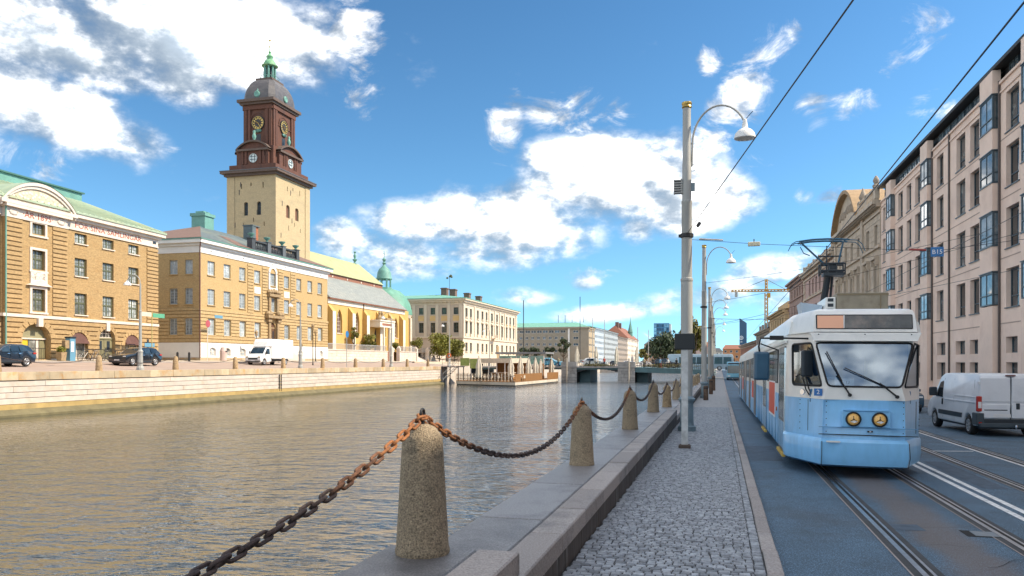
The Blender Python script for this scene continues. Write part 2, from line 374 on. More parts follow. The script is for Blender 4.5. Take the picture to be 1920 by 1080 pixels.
m_rust_sunlit = mat('sunlit_rust', (.27,.11,.04), .85, .1, var=.4, scale=30, bump=.6, bscale=150, stain=(.12,.05,.03), stscale=7, stamt=.7, rnd=.25)  # rust with warm sunlight put into its colour
m_paint = mat('white_line_paint', (.78,.79,.78), .7, var=.25, scale=9, stain=(.16,.17,.18), stscale=6, stamt=.5)
m_steel = mat('rail_steel', (.62,.64,.66), .28, 1., var=.2, scale=6)
m_groove = flatmat('rail_groove', (.012,.012,.012), .9)
m_asph_seal = mat('asphalt_seal', (.045,.048,.052), .8, var=.35, scale=5, bump=.3)
m_pole = mat('pole_paint', (.36,.36,.34), .5, var=.14, scale=2, stretch=(1,1,.3), stain=(.3,.32,.32), stscale=2, stamt=.4)
m_poleb = mat('pole_base_paint', (.17,.23,.26), .5, var=.25, scale=4)
m_brass = mat('brass', (.45,.32,.10), .35, .9, var=.3, scale=8)
m_lamp = mat('lamp_enamel', (.74,.74,.72), .35, var=.06, scale=4)
m_lampin = mat('lamp_glass', (.55,.5,.42), .4, var=.1)
m_wire = flatmat('wire_black', (.02,.022,.026), .5)
m_ins = flatmat('insulator_red', (.35,.06,.05), .5)

# asphalt: grey with coarse aggregate, patches and a rusty strip of brake dust between the near rails
m_asph = mat('asphalt', (.085,.155,.225), .68, var=.2, scale=1.3, bump=.55, bscale=160, stain=(.06,.07,.085), stscale=.45, stamt=.6, spec=.5)
def asphalt_nodes():
    t = m_asph.node_tree; n = t.nodes; l = t.links; p = n['Principled BSDF']
    old = p.inputs['Base Color'].links[0].from_socket
    co = n.new('ShaderNodeTexCoord'); sx = n.new('ShaderNodeSeparateXYZ'); l.new(co.outputs['Object'], sx.inputs[0])
    sp = n.new('ShaderNodeTexVoronoi'); sp.inputs['Scale'].default_value = 55; l.new(co.outputs['Object'], sp.inputs['Vector'])
    sr = n.new('ShaderNodeMapRange'); sr.inputs[1].default_value = 0; sr.inputs[2].default_value = .5; sr.inputs[3].default_value = 2.5; sr.inputs[4].default_value = .66; l.new(sp.outputs['Distance'], sr.inputs[0])
    vm = n.new('ShaderNodeVectorMath'); vm.operation = 'SCALE'; l.new(old, vm.inputs[0]); l.new(sr.outputs[0], vm.inputs['Scale'])
    a = n.new('ShaderNodeMath'); a.operation = 'SUBTRACT'; l.new(sx.outputs[0], a.inputs[0]); a.inputs[1].default_value = 2.86
    nz = n.new('ShaderNodeTexNoise'); nz.inputs['Scale'].default_value = .9; nz.inputs['Detail'].default_value = 6; l.new(co.outputs['Object'], nz.inputs['Vector'])
    b = n.new('ShaderNodeMath'); b.operation = 'ABSOLUTE'; l.new(a.outputs[0], b.inputs[0])
    c = n.new('ShaderNodeMath'); c.operation = 'MULTIPLY_ADD'; l.new(nz.outputs['Fac'], c.inputs[0]); c.inputs[1].default_value = -.55; l.new(b.outputs[0], c.inputs[2])
    r = n.new('ShaderNodeMapRange'); r.interpolation_type = 'SMOOTHSTEP'; r.inputs[1].default_value = .25; r.inputs[2].default_value = -.12; r.inputs[3].default_value = 0; r.inputs[4].default_value = .55; l.new(c.outputs[0], r.inputs[0])
    mi = n.new('ShaderNodeMix'); mi.data_type = 'RGBA'; l.new(r.outputs[0], mi.inputs[0]); l.new(vm.outputs[0], mi.inputs[6]); mi.inputs[7].default_value = (.19,.135,.10,1)
    l.new(mi.outputs[2], p.inputs['Base Color'])
asphalt_nodes()

# ================================================================== ground, water, street
g = MB(); g.quad((-2500,-400,-2.6),(2500,-400,-2.6),(2500,5000,-2.6),(-2500,5000,-2.6))
struct(g.build('ground', mat('far_ground', (.12,.13,.10), .95, var=.3, scale=.02), fix=False))
# the canal: a fine displaced sheet near by, a plain one beyond
def water_mat():
    m = bpy.data.materials.new('canal_water'); m.use_nodes = True
    t = m.node_tree; n = t.nodes; l = t.links; p = n['Principled BSDF']
    p.inputs['Base Color'].default_value = (.018,.026,.028,1); p.inputs['Roughness'].default_value = .05; p.inputs['IOR'].default_value = 2.0
    p.inputs['Specular IOR Level'].default_value = .62
    co = n.new('ShaderNodeTexCoord')
    hs = []
    for sc, st, det, amt in ((1.1,(.8,1.2,1),2,1.0),(4.2,(.48,1.25,1),2,.40),(9.5,(.5,1.3,1),2,.07)):
        mp = n.new('ShaderNodeMapping'); mp.inputs['Scale'].default_value = st; mp.inputs['Rotation'].default_value = (0,0,-.26+.05*sc); l.new(co.outputs['Object'], mp.inputs[0])
        tx = n.new('ShaderNodeTexNoise'); tx.inputs['Scale'].default_value = sc; tx.inputs['Detail'].default_value = det; tx.inputs['Roughness'].default_value = .55; tx.inputs['Distortion'].default_value = .35
        l.new(mp.outputs[0], tx.inputs['Vector'])
        k = n.new('ShaderNodeMath'); k.operation = 'MULTIPLY'; k.inputs[1].default_value = amt; l.new(tx.outputs['Fac'], k.inputs[0]); hs.append(k.outputs[0])
    a = n.new('ShaderNodeMath'); l.new(hs[0], a.inputs[0]); l.new(hs[1], a.inputs[1])
    b = n.new('ShaderNodeMath'); l.new(a.outputs[0], b.inputs[0]); l.new(hs[2], b.inputs[1])
    bp = n.new('ShaderNodeBump'); bp.inputs['Strength'].default_value = 1.; bp.inputs['Distance'].default_value = .09
    tp = n.new('ShaderNodeTexNoise'); tp.inputs['Scale'].default_value = .09; tp.inputs['Detail'].default_value = 3; l.new(co.outputs['Object'], tp.inputs['Vector'])
    rp_ = n.new('ShaderNodeMapRange'); rp_.inputs[1].default_value = .35; rp_.inputs[2].default_value = .65; rp_.inputs[3].default_value = .45; rp_.inputs[4].default_value = 1.25; l.new(tp.outputs['Fac'], rp_.inputs[0])
    pm = n.new('ShaderNodeMath'); pm.operation = 'MULTIPLY'; l.new(b.outputs[0], pm.inputs[0]); l.new(rp_.outputs[0], pm.inputs[1]); sx_ = n.new('ShaderNodeSeparateXYZ'); l.new(co.outputs['Object'], sx_.inputs[0]); rx_ = n.new('ShaderNodeMapRange'); rx_.inputs[1].default_value = -43; rx_.inputs[2].default_value = -6; rx_.inputs[3].default_value = .42; rx_.inputs[4].default_value = 3.4; l.new(sx_.outputs[0], rx_.inputs[0])   # the lee of the far bank is calmer
    ms = n.new('ShaderNodeMath'); ms.operation = 'MULTIPLY'; l.new(rp_.outputs[0], ms.inputs[0]); l.new(rx_.outputs[0], ms.inputs[1]); l.new(ms.outputs[0], bp.inputs['Strength']); l.new(b.outputs[0], bp.inputs['Height']); l.new(bp.outputs[0], p.inputs['Normal'])
    return m
m_water = water_mat()
w = MB(); w.quad((-44,-60,-1.25),(-1.9,-60,-1.25),(-1.9,640,-1.25),(-44,640,-1.25))
struct(w.build('canal_water', m_water, fix=False))

YN, YF = -12, 420
def strip(mb, x0, x1, dz, y0=YN, y1=YF):
    ys = sorted({y0, y1} | {y for y in (-12, 85) if y0 < y < y1})
    for a, b in zip(ys, ys[1:]):
        mb.quad((x0,a,zs(a)+dz),(x1,a,zs(a)+dz),(x1,b,zs(b)+dz),(x0,b,zs(b)+dz))
    return mb
RZ = -.07                                             # carriageway below the footway
struct(strip(MB(), .60, 11.6, RZ).build('road', m_asph, fix=False))
pv = struct(strip(MB(), -1.60, .49, -.012).build('pavement', m_joint, fix=False))
struct(strip(MB(), 11.75, 15.2, .03).build('pavement_opposite', mat('slab_paving', (.22,.22,.22), .8, var=.2, scale=1.2), fix=False))
kf = MB(); [kf.add([(11.6,y,zs(y)-.2),(11.75,y,zs(y)-.2),(11.75,y+6,zs(y+6)-.2),(11.6,y+6,zs(y+6)-.2),(11.6,y,zs(y)+.034),(11.75,y,zs(y)+.034),(11.75,y+6,zs(y+6)+.034),(11.6,y+6,zs(y+6)+.034)],[(4,5,6,7),(0,4,7,3)]) for y in range(-12, 200, 6)]
struct(kf.build('kerb_opposite', m_kerb, fix=False))
struct(strip(MB(), 15.2, 900, -.2, -60, 1200).build('city_ground', mat('city_ground', (.16,.16,.15), .9, var=.2, scale=.05), fix=False))

# setts: hand laid, every stone a little different
def sett(mb, x0, x1, y0, y1, z, rr):
    j = lambda: rr.uniform(-.006, .006)
    a = [(x0+j(), y0+j()), (x1+j(), y0+j()), (x1+j(), y1+j()), (x0+j(), y1+j())]
    h = z+rr.uniform(-.004, .005); c = .009; cx, cy = (x0+x1)/2, (y0+y1)/2
    tilt = rr.uniform(-.018, .018)
    b = [(x, y, h-.012) for x, y in a]; t = [(x+(c if x < cx else -c), y+(c if y < cy else -c), h+tilt*(x-cx)) for x, y in a]
    lo = [(x, y, z-.05) for x, y in a]
    mb.add(lo+b+t, [(0,1,5,4),(1,2,6,5),(2,3,7,6),(3,0,4,7),(4,5,9,8),(5,6,10,9),(6,7,11,10),(7,4,8,11),(8,9,10,11)])
rr = random.Random(3); nset = 0; bulk = MB(); y = 7.55
while y < 46:
    d = rr.uniform(.080, .102); x = -1.575+rr.uniform(-.05, .0)
    edge_row = .36
    while x < .475:
        wdt = rr.uniform(.08, .135)
        if x+wdt > edge_row and x < edge_row-.02: wdt = edge_row-x
        if x >= edge_row-.02: wdt = .475-x
        yy = y+.02*sin(x*5+y*.7)
        if nset < 300:
            mb = MB(); sett(mb, x+.004-x, x+wdt-.006-x, .004, d-.006, 0, rr)
            mb.build('cobblestone', m_cobble, pv, fix=False, loc=(x, yy, zs(yy))); nset += 1
        else: sett(bulk, x+.004, x+wdt-.006, yy+.004, yy+d-.006, zs(yy), rr)
        x += wdt
    y += d
stuff(bulk.build('cobblestones', m_cobbleS, pv, fix=False))
far_s = struct(strip(MB(), -1.6, .49, -.002, 46, YF).build('pavement_far', mat('far_setts', (.32,.31,.30), .7, var=.45, scale=6, bump=.4, bscale=9), fix=False))
# kerb stones
kb = struct(strip(MB(), .475, .62, -.06).build('kerb', m_joint, fix=False))
y = 5.5; rk = random.Random(5); nk = 0
while y < 84:
    ln = rk.uniform(.85, 1.25); mb = MB(); z0 = zs(y); z1 = zs(y+ln)
    mb.cbox(0, .168, .004, ln-.004, -.16, .018, .012)
    o = mb.build('kerb_stone', m_kerb, kb, fix=False, loc=(.48+rk.uniform(-.004,.004), y, zs(y))); o.rotation_euler = (-.008, 0, rk.uniform(-.004,.004)); y += ln
mb = MB(); mb.add([(.48,84,zs(84)-.16),(.648,84,zs(84)-.16),(.648,YF,zs(YF)-.16),(.48,YF,zs(YF)-.16),(.48,84,zs(84)+.018),(.648,84,zs(84)+.018),(.648,YF,zs(YF)+.018),(.48,YF,zs(YF)+.018)],[(4,5,6,7),(1,5,6,2)]); mb.build('kerb_run', m_kerb, kb, fix=False)

# painted lines and rails, each sheet a few millimetres over the one below
def lines(name, xs, wd, y0, y1, dz=.004, m=m_paint):
    mb = MB()
    for x in xs: strip(mb, x-wd/2, x+wd/2, RZ+dz, y0, y1)
    return struct(mb.build(name, m, fix=False))
lines('double_line_marking', (4.36, 4.58), .11, -5, 140)
lines('lane_line_marking', (6.78,), .10, -5, 140)
xm = MB(); xm.add([(5.45,23.6,zs(23.6)+RZ+.0045),(5.45,23.74,zs(23.7)+RZ+.0045),(6.66,24.0,zs(24)+RZ+.0045),(6.66,23.9,zs(24)+RZ+.0045)],[(0,1,2,3)]); struct(xm.build('cross_line_marking', m_paint, fix=False))
def rail(x):
    t = thing('tram_rail', '', 'rail', (x, 0, 0), group='tram rails in the street')
    strip(MB(), -.17, .17, RZ+.004, -5, 160).build('rail_bed', m_asph_seal, t, fix=False)
    strip(MB(), -.065, .0, RZ+.010, -5, 160).build('rail_head', m_steel, t, fix=False)
    strip(MB(), .0, .05, RZ+.0075, -5, 160).build('rail_slot', m_groove, t, fix=False)
    strip(MB(), .05, .085, RZ+.010, -5, 160).build('rail_guard', m_steel, t, fix=False)
    strip(MB(), -.175, -.155, RZ+.008, -5, 160).build('joint_strip', m_kerb, t, fix=False)
    return t
for x, lab in ((2.17,'steel tram rail in the asphalt running under the left side of the tram'),(3.66,'steel tram rail in the asphalt running under the right side of the tram'),(5.50,'thin tram rail of the second track right of the double white line'),(6.98,'tram rail beside the single white line on the van side')):
    rail(x)['label'] = lab
t = thing('drain_cover', 'small rectangular steel drain cover beside the right rail in front of the tram', 'drain cover', (3.43, 11.9, zs(11.9)+RZ))
mb = MB(); mb.box(-.24,.24,-.2,.2,-.05,.006); mb.build('surround', m_groove, t)
mb = MB(); mb.cbox(-.13,.17,-.15,.15,-.02,.014,.004); mb.build('lid', mat('cover_steel', (.22,.25,.27), .5, .5, var=.2, scale=9), t)
# cracks and repairs in the asphalt
pt = MB(); [pt.quad(*[(x, y, zs(y)+RZ+.003) for x, y in q_]) for q_ in (((2.35,11.9),(2.75,11.95),(2.72,12.4),(2.33,12.35)),((.75,20),(1.5,20.1),(1.45,24),(.72,23.8)),((4.75,16.5),(5.2,16.5),(5.2,21),(4.75,21)),((2.4,8.6),(2.95,8.65),(2.9,9.2),(2.42,9.1)))]; struct(pt.build('asphalt_patches', mat('patch_asphalt', (.065,.10,.14), .75, var=.35, scale=6, bump=.4, bscale=120), fix=False))
rp = MB(); rr = random.Random(11)
for (cx, cy, L_) in ((2.72,12.2,.8),(2.55,11.0,.5),(2.9,9.9,.9),(3.2,13.5,.6),(2.62,14.6,.6),(1.35,15.0,.25)):
    p = (cx, cy)
    ang = rr.uniform(-.4, .5)
    for i in range(7):
        q = (p[0]+cos(ang)*L_/7, p[1]+sin(ang)*L_/7); n_ = (-sin(ang)*.004, cos(ang)*.004); z = zs(cy)+RZ+.005
        rp.quad((p[0]-n_[0],p[1]-n_[1],z),(q[0]-n_[0],q[1]-n_[1],z),(q[0]+n_[0],q[1]+n_[1],z),(p[0]+n_[0],p[1]+n_[1],z)); p = q; ang += rr.uniform(-.4, .4)
struct(rp.build('asphalt_cracks', m_groove, fix=False))

# ================================================================== canal wall along the footway
cw = thing('canal_wall', 'low dark granite canal wall with stepped coping beside the cobbled footway', 'wall', (-1.6, 6.35, 0))
CWO = Vector((-1.6, 6.35, 0))
def cwp(mb, name, m, **k):
    o = mb.build(name, m, cw, **k); o.location -= CWO; return o
def seg(y0, y1, zt, rr):
    mb = MB(); mb.box(-2.70, -1.63, y0, y1, -3, zt-.2); cwp(mb, 'wall_core', m_joint)
    y = y0
    while y < y1-.01:                                  # inner coping stones
        ln = min(rr.uniform(1.2, 1.9), y1-y)
        if y1-y-ln < .5: ln = y1-y
        mb = MB(); mb.cbox(-1.955, -1.60, y+.007, y+ln-.007, zt-.19, zt+rr.uniform(-.004,.004), .014); cwp(mb, 'coping_stone', m_granite, fix=False); y += ln
    y = y0
    while y < y1-.01:                                  # the wider slabs towards the water
        ln = min(rr.uniform(2.0, 2.8), y1-y)
        if y1-y-ln < .7: ln = y1-y
        mb = MB(); mb.cbox(-2.74, -1.967, y+.008, y+ln-.008, zt-.24, zt-.006+rr.uniform(-.003,.003), .014); cwp(mb, 'edge_slab', m_slab, fix=False); y += ln
    y = y0; i = 0
    while y < y1-.01:                                  # face blocks under the coping
        ln = min(rr.uniform(1.3, 2.1), y1-y)
        if y1-y-ln < .5: ln = y1-y
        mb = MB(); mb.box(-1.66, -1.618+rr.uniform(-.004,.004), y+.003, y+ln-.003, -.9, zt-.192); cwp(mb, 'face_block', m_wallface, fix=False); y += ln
rw = random.Random(21)
seg(-9, 6.32, .59, rw); seg(6.32, 31.1, .346, rw); seg(31.1, 72, .11, rw)
mb = MB(); mb.box(-2.74, -1.6, 72, 420, -3, -.1); cwp(mb, 'wall_far', m_granite)
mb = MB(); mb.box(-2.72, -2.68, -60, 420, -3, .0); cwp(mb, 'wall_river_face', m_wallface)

# ================================================================== bollards and chains
def bollard_mesh(m):
    mb = MB(); prof = [(.222,0),(.226,.03),(.216,.06)]
    prof += [(.216-(.216-.166)*i/5, .06+.88*i/5) for i in range(1, 6)]+[(.158,.965),(.105,1.035),(.05,1.06)]
    return mb.lathe(prof, n=18).mesh('bollard', m, 35)
bm0 = bollard_mesh(m_bollard); m_boll_brown = mat('bollard_brown', (.33,.24,.14), .9, var=.6, scale=30, bump=1., bscale=90, stain=(.13,.09,.05), stscale=4, stamt=.7)  # browner stone for the shorter bollard
fin = MB(); fin.cyl((0,0,1.03),(0,0,1.12),.018,8); fin.tube([(.0, cos(a)*.038, 1.145+sin(a)*.038) for a in [2*pi*i/10 for i in range(10)]], .012, 6, closed=True); fin_me = fin.mesh('ring_bolt', m_iron, 40)
BX = -2.37; bolls = []
labs = ['large granite bollard nearest the camera, its top in warm sun, holding rusty chains','second granite bollard from the front along the near canal wall','third granite bollard from the front along the near canal wall','fourth granite bollard from the front, where the wall still stands high','shorter browner bollard just past the step down of the near wall','granite bollard after the shorter brown one, left of the tall lamp post','granite bollard half hidden behind the pale post with the black box']
for i in range(-1, 12):
    Y = 6.1+7.75*i; z = .585 if Y < 6.32 else .342 if Y < 31 else .106 if Y < 72 else -.12
    lab = labs[i] if 0 <= i < 7 else ('granite bollard behind the camera end of the near chain' if i < 0 else ['first','second','third','fourth','fifth'][i-7]+' far granite bollard beyond the nearest lamp post')
    o = thing('bollard', lab, 'bollard', (BX, Y, z), group='granite bollards on the near canal wall')
    b = link('post', bm0 if i != 4 else bollard_mesh(m_boll_brown), o); b.rotation_euler = (0, 0, i*1.3); b.scale = (1, 1, 1 if i != 4 else .95)
    link('ring_bolt', fin_me, o, (0,0,0 if i != 4 else -.05)); bolls.append((o, Y, z))
def link_mesh(m_rust):
    mb = MB(); R = .026; S = .052; pts = []
    for k in range(6): a = -pi/2+pi*k/5; pts.append((S+R*cos(a), R*sin(a), 0))
    for k in range(6): a = pi/2+pi*k/5; pts.append((-S+R*cos(a), R*sin(a), 0))
    return mb.tube(pts, .0122, 7, closed=True).mesh('link', m_rust, 50)
lk = link_mesh(m_rust); lko = link_mesh(m_rust_sunlit); lkm = link_mesh(mat('half_lit_rust', (.16,.075,.04), .8, .2, var=.5, scale=30, bump=.6, bscale=150, stain=(.07,.045,.035), stscale=7, stamt=.8, rnd=.3))  # brown link: rust colour stepping from painted sun to shade
def chain(i, sag, fine, lab):
    (o0, Y0, z0), (o1, Y1, z1) = bolls[i], bolls[i+1]
    t = thing('chain', lab, 'chain', (BX, Y0, z0+1.09), group='rusty chains between the bollards')
    z0 += 1.12; z1 += 1.12; dy = Y1-Y0
    f = lambda u: z0+(z1-z0)*u-4*sag*u*(1-u)-(.0)
    u = 0; pitch = .124; k = 0; P = []
    while u < 1:
        P.append((Y0+dy*u, f(u))); s = hypot(1, (f(min(u+.001,1))-f(u))/(dy*.001)) if u < .999 else 1
        u += pitch/(dy*s)
    bulkm = MB()
    for k, (y, z) in enumerate(P):
        d = (f(min((y-Y0)/dy+.002, 1))-f(max((y-Y0)/dy-.002, 0)))/(dy*.004) if 0 < k < len(P)-1 else 0
        R = Matrix.Rotation(pi/2, 4, 'Z') @ Matrix.Rotation(-atan2(d, 1), 4, 'Y') @ Matrix.Rotation(.8+(pi/2 if k % 2 else 0)+random.uniform(-.15,.15), 4, 'X')
        mt = Matrix.Translation((0, y-Y0, z-(z0-.03))) @ R
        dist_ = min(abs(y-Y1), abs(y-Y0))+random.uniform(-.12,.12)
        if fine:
            ob = link('link', (lko if dist_ < .75 else lkm if dist_ < 1.5 else lk), t); ob.matrix_local = mt  # orange by the posts paints sunlight into the rust, darker away from them
        else:
            bulkm.add([mt @ v.co for v in lk.vertices], [tuple(p.vertices) for p in lk.polygons])
    if not fine: stuff(bulkm.build('links', m_rust, t, smooth=50, fix=False))
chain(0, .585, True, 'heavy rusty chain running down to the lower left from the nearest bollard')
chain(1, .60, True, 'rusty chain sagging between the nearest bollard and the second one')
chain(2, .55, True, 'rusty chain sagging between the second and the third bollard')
for i, n_ in ((3,'third and the fourth bollard'),(4,'fourth bollard and the shorter brown one'),(5,'shorter brown bollard and the next one behind'),(6,'far bollards left of the lamp post'),(7,'far bollards just behind the lamp post')): chain(i, .5, False, 'rusty chain hanging between the '+n_)

# ================================================================== lamp posts
def lamp_post(X, Y, lab, full=True, H=11.45, label_group='tall lamp posts along the footway'):
    t = thing('lamp_post', lab, 'lamp post', (X, Y, zs(Y)), group=label_group)
    mb = MB(); mb.lathe([(.33,0),(.33,.16),(.27,.2),(.25,.28),(.235,.95),(.25,1.0),(.30,1.06),(.31,1.12),(.24,1.17),(.2,1.22)], n=8, ph=pi/8); mb.build('pedestal', m_poleb, t)
    mb = MB(); mb.box(-.05,.05,-.262,-.23,.4,.8); mb.build('hatch', m_iron, t)
    mb = MB(); mb.lathe([(.20,1.2),(.20,5.2),(.215,5.22),(.215,5.30),(.185,5.33),(.175,7.9),(.185,7.92),(.185,8.0),(.16,8.03),(.155,9.3),(.145,9.34),(.14,H-.2)], n=16); mb.build('pole', m_pole, t, smooth=30)
    mb = MB(); mb.lathe([(.15,H-.22),(.175,H-.18),(.155,H-.12),(.18,H-.07),(.17,H-.01),(.05,H+.02)], n=16); mb.build('cap', m_brass, t, smooth=40)
    pts = [(.17,0,9.2),(.19,0,9.9)]+[(1.13-.94*cos(a), 0, 9.95+1.30*sin(a)) for a in [pi*i/16*.82 for i in range(1, 17)]]
    mb = MB(); mb.tube(pts, .035, 8); ex, ez = pts[-1][0], pts[-1][2]
    mb.tube([(.0,0,9.25),(.2,0,9.25)], .03, 6); mb.tube([(.0,0,10.0),(.2,0,10.0)], .025, 6); mb.build('arm', m_pole, t, smooth=40)
    mb = MB(); mb.lathe([(.03,.3),(.06,.28),(.09,.1),(.10,0),(.12,-.04),(.22,-.09),(.32,-.2),(.36,-.34),(.36,-.38)], (ex+.02,0,ez-.22), 18)
    mb.build('lamp_shade', m_lamp, t, smooth=40)
    mb = MB(); mb.lathe([(.02,-.33),(.335,-.33),(.335,-.375),(.02,-.40)], (ex+.02,0,ez-.22), 18); mb.build('lamp_glass', m_lampin, t, smooth=40)
    mb = MB(); mb.tube([(ex-.02,0,ez-.02),(ex+.1,0,ez+.12),(ex+.28,0,ez+.32)], .012, 5); mb.build('spike', m_iron, t)
    mb = MB(); mb.lathe([(.19,6.72),(.23,6.74),(.23,6.86),(.19,6.88)], n=12); mb.box(-.28,-.15,-.05,.05,6.75,6.85); mb.build('wire_clamp', m_iron, t)
    return t
post = lamp_post(-1.12, 28.15, 'tall pale lamp post nearest the camera with curved arm, slatted box and brass cap')
mb = MB()
for k in range(6): mb.box(-.44,-.13,-.12,.10,8.28+k*.085,8.32+k*.085)
mb.box(-.44,-.42,-.1,.08,8.26,8.78); mb.box(-.2,-.14,-.1,.08,8.26,8.78); mb.build('slatted_box', m_pole, post)
mb = MB(); mb.box(.14,.28,-.06,.08,8.35,8.62); mb.build('junction_box', m_poleb, post)
mb = MB(); mb.tube([(.2+.1*sin(a),-.02,9.15+.12*cos(a)) for a in [2*pi*i/12 for i in range(12)]], .008, 4, closed=True); mb.build('cable_loop', m_wire, post)
for i, Y in enumerate((60.8, 92.8, 109, 125, 157, 189)):
    lamp_post(-1.15, Y, ['second tall lamp post, standing behind the nearest one','third tall lamp post from the front, right of the second one','slimmer lamp post with green tint behind the third one','far lamp post beyond the third in the footway row','very far lamp post near the bridge end of the street','farthest lamp post of the row near the vanishing street'][i])
# pale post with a black box
t = thing('sign_post', 'pale square post with a black box on top, before the nearest lamp post', 'sign post', (-.93, 22.0, zs(22)))
mb = MB(); mb.box(-.085,.085,-.07,.07,.1,2.75); mb.build('post', mat('post_grey', (.55,.56,.55), .6, var=.2, scale=6, stain=(.3,.3,.3), stscale=4), t)
mb = MB(); mb.cbox(-.16,.16,-.14,.14,0,.1,.03); mb.build('foot', mat('foot_brown', (.10,.075,.06), .9, var=.3), t)
mb = MB(); mb.box(-.27,.27,-.11,.10,2.68,3.12); mb.build('black_box', flatmat('box_black', (.012,.016,.018), .5), t, bev=.025)
for i, (X, Y, h, c) in enumerate(((-.95,56.5,1.0,0),(-.75,70,1.3,0),(-.62,82,1.5,0))):
    t = thing('stub_post', ['short dark timber post at the footway edge behind the lamp post','taller brown timber post farther along the footway','brown timber post at the far end of the cobbles'][i], 'post', (X, Y, zs(Y)))
    mb = MB(); mb.lathe([(.17,0),(.16,h*.95),(.12,h)], n=10); mb.build('shaft', mat('old_timber', (.10,.065,.045), .9, var=.4, scale=6), t, smooth=40)
    mb = MB(); mb.lathe([(.175,h*.8),(.18,h*.86)], n=10); mb.build('band', m_iron, t)

# ================================================================== wires
def wire(lab, pts, r=.012, sag=0., name='overhead_wire', n=14):
    P = []
    for a, b in zip(pts, pts[1:]):
        a, b = Vector(a), Vector(b)
        for i in range(n+1): u = i/n; p = a.lerp(b, u); p.z -= 4*sag*u*(1-u); P.append(p)
    o = P[0].copy(); mb = MB(); mb.tube([p-o for p in P], r, 5); ob = mb.build(name, m_wire, None, fix=False, loc=o); return tag(ob, lab, 'wire')
wire('thick black tram wire running along above the near track towards the right building roofs', [(2.9,-3,5.97),(2.9,24,5.36),(2.9,95,4.75)], .012)
wire('thin tram wire above the second track on the van side', [(6.25,-3,5.5),(6.25,95,4.9)], .008)
wire('heavy black cable rising steeply from the nearest lamp post to the top of the picture', [(-1.12,28.1,6.62),(3.75,-2.5,6.86)], .013)
mb = MB(); mb.tube([(0,0,0),(.06,-.39,.003)], .06, 8); tag(mb.build('cable_insulator', m_wire, None, loc=(-.70,26.5,6.63)), 'dark insulator on the steep black cable near the lamp post', 'insulator')
sw = wire('thin span wire crossing the street from the nearest lamp post at clamp height', [(-1.12,28.15,6.45),(1.1,28.1,6.2),(6.6,27.9,5.72),(14.5,27.9,6.6)], .008, n=4)
t = thing('hanging_lamp', 'small cream lamp plate hanging on the span wire right of the lamp post', 'hanging lamp', (1.12,28.1,6.2)); mb = MB(); mb.box(-.2,.2,-.08,.08,-.08,.06); mb.build('housing', mat('cream', (.62,.58,.42), .6, var=.1), t, bev=.02); mb = MB(); mb.cyl((0,0,.05),(0,0,.16),.02,6); mb.build('hanger', m_wire, t)
mb = MB(); mb.tube([(-.7,28.13,6.44),(.1,28.12,6.37)], .03, 6); tag(mb.build('rod_insulator', mat('rod', (.45,.42,.4), .5, var=.4, scale=9, stain=(.3,.08,.06), stscale=4), None), 'striped rod insulator sticking out right of the nearest lamp post', 'insulator')
t = thing('route_sign', 'small blue plate reading B15 hanging on the span wire before the pink building', 'sign', (6.72,27.88,5.70))
mb = MB(); mb.box(-.19,.19,-.012,.012,-.16,.15); mb.build('plate', flatmat('sign_blue', (.03,.17,.42), .4), t, bev=.01)
text('lettering', 'B15', .20, flatmat('sign_white', (.8,.8,.8), .5), t, (0,-.014,-.01), ext=.002)
mb = MB(); mb.box(-.16,-.14,-.01,.01,.16,.24); mb.box(.14,.16,-.01,.01,.16,.24); mb.build('hanger', m_wire, t)
mb = MB(); mb.tube([(0,0,0),(.5,0,-.03)], .035, 6); tag(mb.build('red_insulator', m_ins, None, loc=(5.9,27.9,5.80)), 'dark red insulator on the span wire left of the blue plate', 'insulator')
wire('span wire from the second lamp post to the pink facade', [(-1.15,60.8,8.1),(14.45,50,9.5)], .012, .25)
wire('lower span wire from the second lamp post to the pink facade', [(-1.15,60.8,6.6),(14.45,44,8.6)], .012, .3)
wire('long span wire sagging across the lower windows of the pink building', [(-1.15,92.8,6.4),(14.45,38,6.6)], .012, .3)
wire('far span wire between the third lamp post and the buildings', [(-1.15,92.8,7.2),(13.6,96,7.6)], .02, .3)
wire('high far span wire across the street beyond the second lamp post', [(-1.15,125,8.0),(12.5,122,11)], .025, .3)
# ================================================================== vehicles
def glass_clear(name, tint, refl=.12, rough=.02):
    m = bpy.data.materials.new(name); m.use_nodes = True
    t = m.node_tree; n = t.nodes; l = t.links; n.clear()
    o = n.new('ShaderNodeOutputMaterial'); mx = n.new('ShaderNodeMixShader'); tr = n.new('ShaderNodeBsdfTransparent'); gl = n.new('ShaderNodeBsdfGlossy')
    fr = n.new('ShaderNodeFresnel'); fr.inputs[0].default_value = 1.6; ad = n.new('ShaderNodeMath'); ad.inputs[1].default_value = refl; ad.use_clamp = True
    tr.inputs[0].default_value = tuple(tint)+(1,); gl.inputs['Roughness'].default_value = rough; gl.inputs[0].default_value = (.78,.9,1,1)
    l.new(fr.outputs[0], ad.inputs[0]); l.new(ad.outputs[0], mx.inputs[0]); l.new(tr.outputs[0], mx.inputs[1]); l.new(gl.outputs[0], mx.inputs[2]); l.new(mx.outputs[0], o.inputs[0])
    return m
m_blue = mat('tram_blue', (.23,.55,.88), .32, var=.09, scale=5, stretch=(1,1,.35), stain=(.14,.36,.60), stscale=1.2, stamt=.5, coat=.35, bump=.04, bscale=3)
m_cream = mat('tram_cream', (.82,.81,.77), .35, var=.05, scale=1.5, coat=.3, stain=(.5,.5,.47), stscale=1.4, stamt=.3)
m_rub = flatmat('rubber', (.012,.013,.015), .65)
m_dk = flatmat('dark_plastic', (.02,.03,.04), .45)
